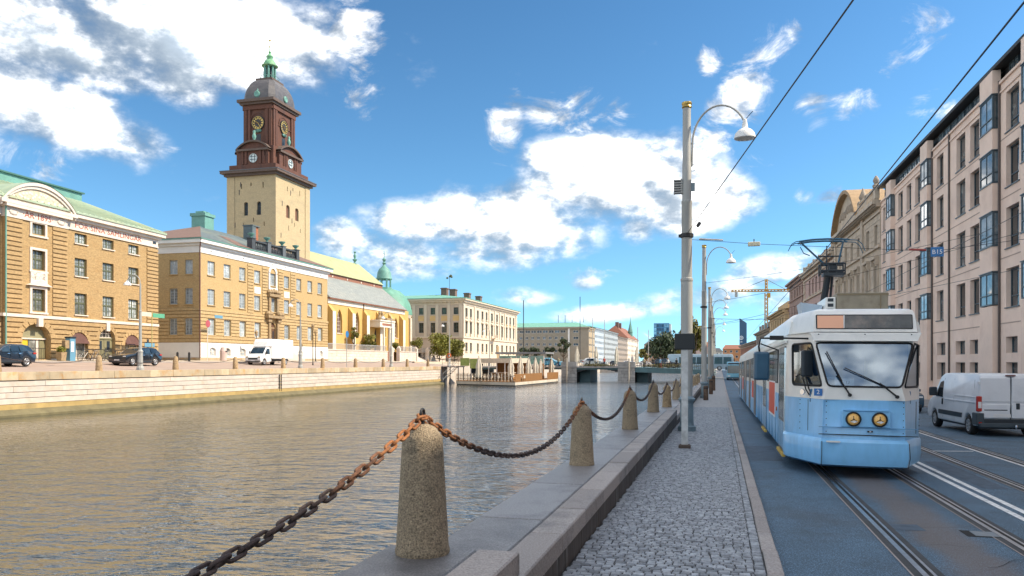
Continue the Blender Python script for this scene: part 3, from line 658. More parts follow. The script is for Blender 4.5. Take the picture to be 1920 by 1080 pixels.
m_tglass = glassmat('tram_side_glass', (.03,.045,.06), .05, curtain=(.12,.13,.13))
m_screen = glass_clear('screen_glass', (.34,.60,.82), .24, .03)
m_chrome = flatmat('chrome', (.7,.7,.7), .15, 1.)
m_seatb = mat('cab_blue', (.05,.16,.30), .7, var=.2, scale=5)
m_door = mat('door_brown', (.10,.085,.08), .35, var=.2, scale=4)
m_roofbox = mat('roof_box', (.27,.24,.18), .75, var=.2, scale=2.2, stain=(.16,.13,.09), stscale=2.5, stamt=.6)
m_tyre = mat('tyre', (.018,.018,.019), .85, var=.2)
m_rim = mat('rim_alloy', (.62,.63,.65), .3, .6, var=.1)
m_amber = mat('lamp_amber', (.95,.55,.16), .25, var=.2, scale=20, spec=.6)
m_red = mat('lamp_red', (.45,.03,.02), .2, var=.2, scale=20)
m_white = mat('white_plate', (.75,.75,.75), .5, var=.05)

def tram():
    T = thing('tram', 'blue and cream tram with amber headlights coming down the near track', 'tram', (2.80, 17.2, zs(17.2)+RZ)); T.rotation_euler = (-.0085, radians(.7), 0)
    Lc = 16.0
    def ring(z, hw, c, y0, yc, cv=.07, Lr=Lc):
        B = Vector((-hw+.05, yc, z)); Cc = Vector((-c, y0+cv, z))
        lf = [Vector((-hw, Lr, z)), Vector((-hw, yc+.28, z)), B, B.lerp(Cc, .10), B.lerp(Cc, .86), Cc, Vector((-c/2, y0+cv*.25, z)), Vector((0, y0, z))]
        return lf+[Vector((-p.x, p.y, p.z)) for p in lf[-2::-1]]
    def shell(name, m, rings, skip=lambda l, s: False, caps=True, smooth=30):
        mb = MB(); n = len(rings[0]); fs = []
        vs = [p for r in rings for p in r]
        for i in range(len(rings)-1):
            for j in range(n):
                if not skip(i, j): fs.append((i*n+j, i*n+(j+1) % n, (i+1)*n+(j+1) % n, (i+1)*n+j))
        if caps: fs += [tuple(range(n-1, -1, -1)), tuple((len(rings)-1)*n+j for j in range(n))]
        mb.add(vs, fs); return mb.build(name, m, T, smooth=smooth)
    lower = [ring(.24,1.32,.74,.10,1.52), ring(.34,1.365,.76,.04,1.48), ring(.84,1.375,.78,.0,1.45), ring(.90,1.375,.78,.02,1.46), ring(1.60,1.375,.76,.0,1.45)]
    shell('lower_body', m_blue, lower)
    r1, r2, r3, r4 = ring(1.60,1.375,.76,.02,1.455,.0), ring(1.87,1.375,.69,.02,1.455,.0), ring(2.76,1.36,.92,.17,1.50,.0), ring(2.99,1.345,.92,.20,1.52,.0)
    up = [r1, r2, r3, r4]
    shell('upper_body', m_cream, up, lambda l, s: l == 1 and s in (3,5,6,7,8,10), caps=False)
    shell('roof_front', m_cream, [ring(2.985,1.355,.98,.09,1.46,.0), ring(3.30,1.30,.95,.17,1.40,.0), ring(3.42,1.24,.93,.23,1.42,.0), ring(3.47,1.10,.86,.36,1.5,.0)], smooth=50)
    def pane(name, a, b, m, rub=.022, parent=T, off=.006):          # glass between two rings' segment chains plus a rubber seal
        mb = MB(); n = len(a); vs = [p.copy() for p in a]+[p.copy() for p in b]
        mb.add(vs, [(i, i+1, n+i+1, n+i) for i in range(n-1)]); o = mb.build(name, m, parent, fix=False)
        loop = [p for p in a]+[p for p in b[::-1]]
        # rounded seal corners
        P = []
        for i, p in enumerate(loop):
            q0, q1 = loop[i-1], loop[(i+1) % len(loop)]; d0, d1 = (q0-p), (q1-p)
            if d0.normalized().dot(d1.normalized()) > -.9:
                k = .09
                for u in (0, .33, .67, 1):
                    A, B_ = p+d0.normalized()*k, p+d1.normalized()*k
                    P.append((1-u)**2*A+2*u*(1-u)*p+u*u*B_)
            else: P.append(p)
        s = MB(); s.tube([p+Vector((0,-off,0)) for p in P], rub, 6, closed=True); s.build('seal', m_rub, o, smooth=60, fix=False)
        return o
    pane('windscreen', r2[5:10], r3[5:10], m_screen, .021)
    pane('cab_window', r2[3:5], r3[3:5], m_screen, .024); pane('cab_window', r2[10:12], r3[10:12], m_screen, .024)
    # bumper
    def br(z, e, s=0): return [p for p in ring(z, 1.375+e, .80+e*.6, -e-.02+s, 1.45)][1:-1]
    rings = [br(.22,-.06,.12), br(.27,.02,.03), br(.45,.05), br(.74,.045), br(.80,.0)]
    mb = MB(); mb.loft([[Vector(p) for p in r]+[Vector((r[-1].x, 1.9, r[-1].z)), Vector((r[0].x, 1.9, r[0].z))] for r in rings]); mb.build('bumper', m_blue, T, smooth=35)
    for x in (-.80, .83):
        mb = MB(); mb.tube([(x, .04, .25),(x+.02*(1 if x > 0 else 0), -.035, .46),(x-.0, -.03, .75)], .007, 5); mb.build('bumper_joint', m_rub, T)
    mb = MB(); mb.box(-.86,1.0,-.012,.03,.885,.90); mb.build('slot', m_rub, T)
    mb = MB(); mb.box(-.86,1.0,-.014,.03,1.035,1.045); mb.build('seam_strip', flatmat('seam_blue', (.08,.25,.45), .5), T)
    mb = MB(); mb.tube([(-.775,.05,.86),(-.77,.045,1.58)], .012, 6); mb.build('panel_seam', m_blue, T)
    mb = MB(); mb.box(-.43,.49,-.018,.02,1.05,1.385); mb.build('headlight_panel', m_blue, T, bev=.02)
    mb = MB(); mb.box(-.40,.46,-.05,.0,1.385,1.40); mb.build('brow', m_blue, T)
    for x in (-.21, .28):
        h = link('headlight', MB().lathe([(.0,-.02),(.14,-.02),(.152,-.045),(.145,-.075),(.127,-.08),(.12,-.045),(.0,-.04)], (0,0,0), 20, 'y').mesh('headlight', m_rub, 40), T, (x,0,1.215))
        mb = MB(); mb.lathe([(.0,-.052),(.118,-.052),(.112,-.062),(.06,-.080),(.0,-.086)], (0,0,0), 20, 'y'); mb.build('lens', m_amber, h, smooth=50)
        mb = MB(); mb.add([(-.07,-.084,-.05),(.02,-.086,-.075),(.08,-.08,-.045),(.03,-.088,-.02)], [(0,1,2,3)]); mb.build('reflector', m_white, h, fix=False)
        mb = MB(); mb.tube([(0,-.087,.0),(0,-.085,.07)], .006, 5); mb.tube([(0,-.087,0),(-.06,-.08,-.04)], .006, 5); mb.tube([(0,-.087,0),(.06,-.08,-.04)], .006, 5); mb.cyl((0,-.075,0),(0,-.092,0),.016,8); mb.build('lamp_guard', m_rub, h)
    mb = MB(); mb.box(.06,.16,-.02,.01,.955,.985); mb.build('coupler_flap', m_rub, T)
    mb = MB(); mb.box(.095,.125,-.024,.01,.958,.978); mb.build('catch', m_white, T)
    for x in (-1.02, 1.06):                            # riveted seams of the front panels
        mb = MB(); mb.tube([(x, .50, .92),(x, .50, 1.58)], .006, 4); mb.build('panel_seam', m_rub, T)
    mb = MB(); [mb.lathe([(.011,-.01),(.008,.0)], (x, yy, z), 6, 'y') for z in (.95,1.08,1.21,1.34,1.47,1.56) for x, yy in ((-.72,-.005),(.72,-.005),(1.16,.70),(-1.16,.72))]; stuff(mb.build('rivets', m_rub, T))
    mb = MB(); mb.box(-.72,-.46,-.10,-.04,.735,.765); mb.build('bumper_plate', m_cream, T)
    # destination box
    f = lambda z: .09+(z-2.985)*.254
    d = MB(); d.add([(-.93,f(3.035)-.012,3.035),(.91,f(3.035)-.012,3.035),(.91,f(3.345)-.02,3.345),(-.93,f(3.345)-.02,3.345),(-.93,.3,3.035),(.91,.3,3.035),(.91,.3,3.345),(-.93,.3,3.345)], [(0,1,2,3),(0,4,5,1),(1,5,6,2),(2,6,7,3),(3,7,4,0)]); db = d.build('destination_box', m_rub, T, bev=.03)
    d = MB(); d.quad((-.90,f(3.06)-.03,3.06),(-.40,f(3.06)-.03,3.06),(-.40,f(3.32)-.032,3.32),(-.90,f(3.32)-.032,3.32)); d.build('route_blind', emis('blind_peach', (.80,.42,.27), .03), db, fix=False)
    d = MB(); d.quad((-.385,f(3.06)-.03,3.06),(.88,f(3.06)-.03,3.06),(.88,f(3.32)-.032,3.32),(-.385,f(3.32)-.032,3.32)); d.build('blind_glass', glassmat('blind_dark', (.06,.065,.065), .12, curtain=(.16,.13,.11), camt=.8, scale=2), db, fix=False)
    d = MB(); d.box(-.40,-.385,.05,.14,3.06,3.32); d.build('divider', m_white, db)
    # visor over the windscreen
    v = MB(); v.add([(-.98,.02,2.80),(.98,.02,2.80),(.93,.20,2.80),(-.93,.20,2.80),(-1.05,.04,2.965),(1.05,.04,2.965),(1.05,.24,2.965),(-1.05,.24,2.965)], [(0,1,2,3),(4,5,6,7),(0,1,5,4),(1,2,6,5),(2,3,7,6),(3,0,4,7)]); vo = v.build('visor', m_cream, T, bev=.015)
    for x in (-.88, .0, .86): MB().lathe([(.012,-.01),(.012,.0)], (x,.03,2.93), 8, 'y').build('screw', m_rub, vo)
    # wipers
    for p, q, r_ in (((-.28,-.03,1.70),(-.52,.0,2.10),(-.72,.05,2.58)), ((.60,-.03,1.68),(.28,-.01,1.95),(-.38,-.0,2.25))):
        mb = MB(); mb.tube([p, q], [.02,.014], 6); mb.tube([(q[0]*.6+p[0]*.4, q[1]-.012, q[2]*.6+p[2]*.4+.03), r_], .012, 6); mb.lathe([(.035,-.03),(.035,.03)], p, 10, 'y'); mb.build('wiper', m_rub, T)
    mb = MB(); mb.tube([(-.98,.62,1.66),(-1.05,.68,1.78),(-1.12,.80,2.1)], .014, 6); mb.tube([(-.93,.55,1.66),(-1.0,.60,1.8),(-1.06,.72,2.1)], .014, 6); mb.build('side_wiper', m_rub, T)
    mb = MB(); mb.lathe([(.06,-.02),(.065,.0),(.05,.03)], (0,0,0), 14, 'y'); o = mb.build('lens_cap', m_chrome, T, loc=(-1.12,.60,1.73), smooth=40); o.rotation_euler = (0,0,-.9)
    mb = MB(); mb.box(-.08,.08,-.01,.01,-.075,.075); o = mb.build('blue_badge', flatmat('badge_blue', (.02,.14,.40), .4), T, loc=(-.86,.16,1.74)); o.rotation_euler = (0,0,-.25)
    text('badge_mark', '2', .13, m_white, o, (0,-.013,0), ext=.001)
    # cab: desk, seats, sheet of paper behind the glass, bulkhead
    mb = MB(); mb.box(-.98,.98,.55,1.05,1.5,1.80); mb.build('desk', m_seatb, T, bev=.04)
    mb = MB(); mb.box(-.55,-.18,.12,.14,1.86,2.03); po = mb.build('paper_sheet', m_white, T); text('paper_mark', 'U', .10, m_dk, po, (-.3,.115,1.945), ext=.001)
    mb = MB(); mb.box(-.66,-.40,.45,.75,2.02,2.05); mb.build('clipboard', m_white, T)
    mb = MB(); mb.box(-1.25,1.25,2.15,2.2,1.6,2.95); mb.build('bulkhead', mat('bulkhead', (.10,.22,.34), .5, var=.3, scale=2.5, stain=(.25,.3,.22), stscale=1.5, stamt=.9), T)
    mb = MB(); mb.box(-.22,.22,1.35,1.5,1.75,2.5); mb.build('driver_seat', m_seatb, T, bev=.05)
    # mirrors on the left corner
    mb = MB(); mb.tube([(-.98,.55,2.86),(-1.55,.6,2.87),(-1.98,.7,2.87),(-2.02,.7,2.7),(-1.99,.72,2.5)], .022, 6); mb.box(-1.80,-1.52,.55,.68,2.83,2.92); mb.tube([(-1.98,.72,2.75),(-1.62,.8,2.62)], .015, 6); arm = mb.build('mirror_arm', m_rub, T)
    mb = MB(); mb.box(-.16,.16,-.09,.09,-.31,.31); mo = mb.build('mirror', mat('mirror_blue', (.03,.10,.17), .35, var=.2), T, bev=.05, loc=(-1.96,.75,2.27)); mo.rotation_euler = (0,0,.2)
    mb = MB(); mb.box(-.13,.13,-.05,.05,-.28,.28); mo = mb.build('mirror', m_dk, T, bev=.04, loc=(-1.06,.42,2.33)); mo.rotation_euler = (0,0,.5)
    mb = MB(); mb.tube([(-1.0,.62,2.74),(-1.05,.45,2.6)], .012, 5); mb.tube([(-1.1,.6,2.15),(-1.25,.75,2.05)], .012, 5); mb.build('mirror_arm', m_rub, T)
    # side: doors, windows, red advert, footboard, ribs
    xs = -1.378
    def sbox(name, y0, y1, z0, z1, m, proud=.012, parent=T, bev=0.):
        mb = MB(); mb.box(xs-proud, xs+.02, y0, y1, z0, z1); return mb.build(name, m, parent, bev=bev)
    def swin(y0, y1, z0=1.85, z1=2.72):
        o = sbox('side_window', y0, y1, z0, z1, m_rub, .010, bev=.0); sbox('pane', y0+.035, y1-.035, z0+.035, z1-.035, m_tglass, .016, o)
        sbox('vent_bar', y0+.035, y1-.035, z1-.27, z1-.245, m_rub, .020, o)
    def door(y0, y1):
        o = sbox('door', y0, y1, .30, 2.74, m_door, .010); k = 4; wd = (y1-y0)/k
        for i in range(k):
            sbox('door_glass', y0+i*wd+.06, y0+(i+1)*wd-.06, 1.05, 2.6, m_tglass, .018, o); sbox('door_edge', y0+i*wd-.012, y0+i*wd+.012, .32, 2.7, m_chrome, .024, o)
            sbox('kick_plate', y0+i*wd+.05, y0+(i+1)*wd-.05, .36, .98, m_blue, .016, o)
        sbox('footboard', y0-.02, y1+.02, .20, .265, mat('step_yellow', (.62,.42,.08), .7, var=.2), .05)
    door(1.9, 3.7); door(9.2, 11.2)
    for y0, y1 in ((4.2,5.9),(6.0,7.5),(7.6,9.0),(11.5,13.2),(13.3,15.2)): swin(y0, y1)
    a = sbox('red_advert', 5.2, 7.6, .98, 1.84, flatmat('advert_red', (.62,.07,.03), .5), .02); sbox('advert_frame', 5.1, 7.7, .92, 1.90, m_white, .014)
    mb = MB(); mb.lathe([(.06,-.02),(.05,.03)], (0,0,0), 10, 'x'); mb.build('side_lamp', mat('lamp_orange', (.45,.13,.03), .4), T, loc=(xs-.01,4.5,1.18))
    for y in (4.0, 4.9, 6.4, 7.7, 9.05, 11.35, 12.4, 13.6, 14.7): sbox('panel_joint', y-.012, y+.012, .3, 1.58, flatmat('joint_blue', (.06,.2,.36), .6) if 'joint_blue' not in bpy.data.materials else bpy.data.materials['joint_blue'], .004)
    sbox('gutter', 1.7, 16, 2.80, 2.86, m_cream, .03)
    mb = MB(); 
    mb.loft([[( -1.355,1.45,2.985),(-1.30,1.45,3.25),(-1.05,1.45,3.45),(0,1.45,3.50),(1.05,1.45,3.45),(1.30,1.45,3.25),(1.355,1.45,2.985)], [(-1.355,Lc,2.985),(-1.30,Lc,3.25),(-1.05,Lc,3.45),(0,Lc,3.50),(1.05,Lc,3.45),(1.30,Lc,3.25),(1.355,Lc,2.985)]]); mb.build('roof', m_cream, T, smooth=30)
    # trailing cars, coupled behind
    for k in range(2):
        y0 = Lc+.45+k*(15.2+.45); y1 = y0+15.2
        o = link('trailing_car', MB().box(-1.375,1.375,y0,y1,.26,1.60).mesh('trailing_car', m_blue), T)
        mb = MB(); mb.loft([[(-1.375,y,1.6),(-1.36,y,2.95),(-1.28,y,3.25),(-1.0,y,3.45),(0,y,3.5),(1.0,y,3.45),(1.28,y,3.25),(1.36,y,2.95),(1.375,y,1.6)] for y in (y0, y1)]); mb.build('upper_shell', m_cream, o, smooth=30)
        g = MB(); g.box(-1.0,1.0,y0-.5,y0+.1,.5,3.2); g.build('gangway', m_rub, o)
        for a_, b_ in ((y0+.5,y0+2.3),(y0+6.5,y0+8.5),(y0+12.6,y0+14.6)):
            mb = MB(); mb.box(-1.39,-1.35,a_,b_,.3,2.72); d_ = mb.build('door', m_door, o)
        for a_, b_ in ((y0+2.6,y0+4.3),(y0+4.4,y0+6.2),(y0+8.7,y0+10.4),(y0+10.5,y0+12.3)):
            mb = MB(); mb.box(-1.388,-1.35,a_,b_,1.8,2.72); mb.build('side_window', m_tglass, o)
        mb = MB(); mb.box(-1.39,-1.35,y0+3,y0+4.6,.95,1.7); mb.build('red_advert', bpy.data.materials['advert_red'], o)
    for y in (3.0, 12.5):
        mb = MB()
        for x in (-.72, .72): mb.cyl((x-.06,y,.33),(x+.06,y,.33),.33,16)
        mb.box(-1.1,1.1,y-1.2,y+1.2,.25,.5); mb.build('bogie', m_dk, T)
    # roof gear and pantograph
    mb = MB(); mb.box(-.05,1.12,3.7,5.9,3.46,4.12); rb = mb.build('roof_box', m_roofbox, T, bev=.02)
    mb = MB(); mb.box(-.052,1.125,3.69,3.71,4.05,4.10); mb.box(.93,.96,3.69,3.71,3.5,4.05); mb.build('lid_edge', mat('lid_edge', (.2,.16,.1), .7), rb)
    mb = MB(); mb.box(-.30,-.06,3.8,5.6,3.46,4.02); mb.build('vent_box', m_cream, T, bev=.02)
    mb = MB(); [mb.box(-.25,-.12,3.785,3.80,3.52+k*.13,3.6+k*.13) for k in range(4)]; mb.build('louvre', m_dk, T)
    mb = MB(); mb.add([(-.78,4.2,3.5),(-.35,4.2,3.5),(-.35,5.2,3.5),(-.78,5.2,3.5),(-.86,4.1,3.92),(-.32,4.3,3.86),(-.32,5.2,3.86),(-.86,5.2,3.92)], [(0,1,2,3),(4,5,6,7),(0,1,5,4),(1,2,6,5),(2,3,7,6),(3,0,4,7)]); mb.build('air_scoop', mat('scoop', (.42,.52,.62), .4), T)
    mb = MB(); mb.lathe([(.25,3.46),(.25,3.60),(.2,3.64)], (1.15,6.4,0), 12); mb.build('roof_vent', m_dk, T)
    m_pan = mat('pantograph_blue', (.05,.13,.20), .5, .3, var=.3, scale=8)
    p = MB(); Y = 6.6
    p.tube([(.0,Y+1.0,3.5),(.12,Y+.2,4.95)], [.11,.09], 8); p.tube([(.22,Y+1.0,3.5),(.24,Y+.2,4.95)], .035, 6)
    p.box(-.05,.5,Y-.2,Y+.3,4.86,4.94); po = p.build('pantograph_arm', m_dk, T)
    p = MB()
    for z in (5.0, 5.2):
        p.tube([(-.12,Y-.15,z),(.52,Y-.15,z)], .028, 6); p.tube([(-.12,Y+.25,z),(.52,Y+.25,z)], .028, 6)
    for x in (-.12, .08, .3, .52): p.tube([(x,Y-.15,4.88),(x,Y-.15,5.22)], .022, 6); p.tube([(x,Y+.25,4.88),(x,Y+.25,5.22)], .022, 6)
    p.box(.12,.3,Y-.1,Y+.1,5.0,5.18)
    p.tube([(.05,Y,5.2),(.05,Y,5.72)], .018, 6); p.tube([(-.18,Y,5.42),(.45,Y,5.42)], .022, 6); p.build('knuckle_frame', m_dk, T)
    before_ = set(T.children)
    p = MB(); p.tube([(-.02,Y,5.18),(-.86,Y-.1,5.80)], .03, 8); p.tube([(.02,Y+.1,5.18),(-.80,Y+.1,5.80)], .02, 8); p.tube([(.42,Y,5.2),(.56,Y-.1,5.80)], .032, 8)
    p.tube([(-.88,Y,5.7),(-.76,Y,5.52),(-.55,Y,5.45)], .016, 6); p.build('pantograph_frame', m_pan, T)
    p = MB()
    for dy in (-.18, .2):
        p.tube([(-1.28,Y+dy,5.62),(-1.2,Y+dy,5.76),(-1.05,Y+dy,5.83),(-.9,Y+dy,5.845)], .014, 6); p.tube([(1.28,Y+dy,5.52),(1.18,Y+dy,5.72),(1.03,Y+dy,5.83),(.7,Y+dy,5.85)], .014, 6)
        p.tube([(-.95,Y+dy,5.83),(-.5,Y+dy,5.875),(0,Y+dy,5.885),(.4,Y+dy,5.875),(.75,Y+dy,5.85)], .028, 6)
    p.tube([(-.85,Y-.18,5.82),(-.85,Y+.2,5.82)], .03, 6); p.tube([(.6,Y-.18,5.83),(.6,Y+.2,5.83)], .03, 6); p.build('collector', m_pan, T)
    for c_ in set(T.children)-before_: c_.scale = (.78, 1, 1); c_.location.x = .03
    return T
tram()

# ---------------------------------------------------------------- road vehicles: local x to its right, y forward, z up
_wheels = {}
def wheel(parent, x, y, r, wd, sgn, rimm=m_rim):
    key = (r, wd, sgn, rimm.name)
    if key not in _wheels:
        t = MB(); t.lathe([(r*.62,-wd/2),(r*.92,-wd/2),(r,-wd*.32),(r,wd*.32),(r*.92,wd/2),(r*.62,wd/2),(r*.62,-wd/2)], n=22, ax='x', caps=False)
        q = MB(); s = wd/2*sgn
        q.lathe([(r*.63,s*.95),(r*.60,s*1.02),(r*.53,s*.9)], n=22, ax='x', caps=False)
        for k in range(7):
            a = 2*pi*k/7; u = Vector((0,cos(a),sin(a))); v = Vector((0,-sin(a),cos(a)))
            P = [u*r*.12+v*r*.07, u*r*.58+v*r*.09, u*r*.58-v*r*.09, u*r*.12-v*r*.07]
            q.add([p+Vector((s*.98,0,0)) for p in P]+[p+Vector((s*.7,0,0)) for p in P], [(0,1,2,3),(0,1,5,4),(1,2,6,5),(2,3,7,6),(3,0,4,7)])
        q.lathe([(0.0,s*1.03),(r*.16,s*1.02),(r*.16,s*.7),(0,s*.7)], n=12, ax='x')
        h = MB(); h.lathe([(0,s*.3),(r*.62,s*.3),(r*.62,s*.2),(0,s*.2)], n=16, ax='x')
        _wheels[key] = (t.mesh('tyre', m_tyre, 50), q.mesh('rim', rimm), h.mesh('brake_disc', m_dk))
    a, b, c = _wheels[key]
    o = link('wheel', a, parent, (x, y, r)); link('rim', b, o); link('hub', c, o); return o
class Veh:
    def __init__(s, name, label, cat, loc, rz, paint, hw, zb, tum, group=None):
        s.t = thing(name, label, cat, loc, rz, group); s.hw = hw; s.zb = zb; s.tum = tum; s.paint = paint
    def w(s, z): return s.hw-max(0, z-s.zb)*s.tum-max(0, .35-z)*.15
    def body(s, prof, name='body', m=None, bev=.05, smooth=40, ins=0.):
        n = len(prof); L_ = [(-s.w(z)+ins, y, z) for y, z in prof]; R_ = [(s.w(z)-ins, y, z) for y, z in prof]
        mb = MB(); mb.add(L_+R_, [tuple(range(n)), tuple(range(2*n-1, n-1, -1))]+[(i, n+i, n+(i+1) % n, (i+1) % n) for i in range(n)])
        return mb.build(name, m or s.paint, s.t, smooth=smooth, bev=bev)
    def side(s, name, poly, m, off=.006, parent=None, sides=(-1, 1)):
        for sg in sides:
            n = len(poly); mb = MB()
            mb.add([(sg*(s.w(z)+off), y, z) for y, z in poly]+[(sg*(s.w(z)-.03), y, z) for y, z in poly], [tuple(range(n))]+[(i, (i+1) % n, n+(i+1) % n, n+i) for i in range(n)])
            mb.build(name, m, parent or s.t)
    def cross(s, name, p0, p1, x0, x1, m, off=.01, parent=None):
        (y0, z0), (y1, z1) = p0, p1; d = Vector((0, y1-y0, z1-z0)); nrm = Vector((0, d.z, -d.y)).normalized()
        if nrm.y < 0 and y0 > 0 or nrm.y > 0 and y0 < 0: nrm = -nrm
        mb = MB(); vs = [Vector((-x0,y0,z0)), Vector((x0,y0,z0)), Vector((x1,y1,z1)), Vector((-x1,y1,z1))]
        mb.add([v+nrm*off for v in vs]+[v-nrm*.03 for v in vs], [(0,1,2,3)]+[(i, (i+1) % 4, 4+(i+1) % 4, 4+i) for i in range(4)])
        return mb.build(name, m, parent or s.t)
def arches(front, rear, r, zb):                       # profile points along the sill, rear to front
    P = []
    for cy in (rear, front):
        for k in range(7): a = pi-pi*k/6; P.append((cy+r*cos(a), max(zb, zb+r*.98*sin(a)+.0)))
    return P
m_cglass = glassmat('car_glass', (.02,.035,.05), .04, var=.6, scale=1.5)
def suv(label, X, Y, z, rz, paint, L_=4.65, hw=.93, H=1.66, wheels=.375):
    v = Veh('parked_car', label, 'car', (X, Y, z), rz, paint, hw, .95, .30)
    h = L_/2; fr, re = h-.88, -h+.86
    prof = [(-h+.08,.42),(-h+.1,.30)]+arches(fr, re, .42, .28)+[(h-.15,.28),(h-.02,.40),(h,.72),(h-.10,.92),(h-.45,1.00),(h-1.25,1.08),(h-2.02,H-.10),(h-2.5,H),(-h+1.0,H-.02),(-h+.55,H-.10),(-h+.16,1.12),(-h,.95),(-h-.02,.62)]
    v.body(prof, bev=.045)
    v.side('side_window', [(h-1.42,1.08),(h-2.08,H-.19),(h-2.4,H-.12),(h-2.42,1.08)], m_cglass)
    v.side('side_window', [(h-2.50,1.08),(h-2.48,H-.12),(-h+1.5,H-.12),(-h+1.42,1.10)], m_cglass)
    v.side('side_window', [(-h+1.34,1.11),(-h+1.42,H-.13),(-h+.95,H-.16),(-h+.62,1.17)], m_cglass)
    v.cross('windscreen', (h-1.32,1.115), (h-1.98,H-.13), .74, .62, m_cglass); v.cross('rear_window', (-h+.22,1.16), (-h+.53,H-.14), .70, .6, m_cglass)
    mb = MB(); mb.box(-.55,.55,h-.06,h+.012,.58,.80); mb.build('grille', m_dk, v.t, bev=.02)
    mb = MB(); mb.box(-.8,.8,h-.1,h+.0,.30,.46); mb.build('air_intake', m_dk, v.t, bev=.02)
    mb = MB(); mb.box(-.26,.26,h-.02,h+.022,.46,.56); mb.build('number_plate', m_white, v.t); mb = MB(); mb.box(-.26,.26,-h-.05,-h+.02,.75,.86); mb.build('number_plate', m_white, v.t)
    for sg in (-1, 1):
        mb = MB(); mb.box(min(sg*.56,sg*.88),max(sg*.56,sg*.88),h-.30,h-.035,.72,.86); mb.build('headlight', m_white, v.t, bev=.03)
        mb = MB(); mb.box(min(sg*.6,sg*.93),max(sg*.6,sg*.93),-h-.015,-h+.25,.92,1.04); mb.build('tail_light', m_red, v.t, bev=.02)
        mb = MB(); mb.box(min(sg*.90,sg*1.08),max(sg*.90,sg*1.08),h-1.56,h-1.42,1.06,1.2); mb.build('mirror', paint, v.t, bev=.03)
    v.side('sill_trim', [(-h+1.4,.30),(h-1.4,.30),(h-1.4,.42),(-h+1.4,.42)], m_dk, .012)
    v.side('door_joint', [(h-2.45,.45),(h-2.435,.45),(h-2.435,1.05),(h-2.45,1.05)], m_dk, .004); v.side('door_joint', [(h-1.4,.45),(h-1.385,.45),(h-1.385,1.05),(h-1.4,1.05)], m_dk, .004); v.side('door_joint', [(-h+1.42,.6),(-h+1.435,.6),(-h+1.435,1.05),(-h+1.42,1.05)], m_dk, .004)
    v.side('door_handle', [(h-2.35,.93),(h-2.15,.93),(h-2.15,.97),(h-2.35,.97)], m_chrome, .02); v.side('door_handle', [(h-3.3,.93),(h-3.1,.93),(h-3.1,.97),(h-3.3,.97)], m_chrome, .02)
    mb = MB(); mb.box(-.8,.8,-h+.3,h-.3,.2,.5); mb.build('underbody', m_dk, v.t)
    for sg in (-1, 1):
        for y in (fr, re): wheel(v.t, sg*(hw-.11), y, wheels, .23, sg)
    return v
m_navy = mat('navy_paint', (.009,.020,.038), .22, var=.05, coat=.8, spec=.6)
m_black = mat('black_paint', (.006,.010,.016), .22, var=.05, coat=.8, spec=.6)
LZ = lambda X: 1.57 if X > -44 else 1.57+(-44-X)*.041 if X > -51 else 1.857+(-51-X)*.09 if X > -57 else 2.42
suv('dark blue estate car at the left edge of the far quay street', -51.2, 46.5, LZ(-51.2), pi, m_navy)
suv('black car with bright alloy wheels parked behind the far lamp post', -51.3, 60.6, LZ(-51.3), pi, m_black)
suv('dark blue car half hidden between the tram and the white van', 9.15, 46.5, zs(46)+RZ, pi, mat('blue_car', (.04,.09,.14), .25, var=.05, coat=.7), L_=4.5)

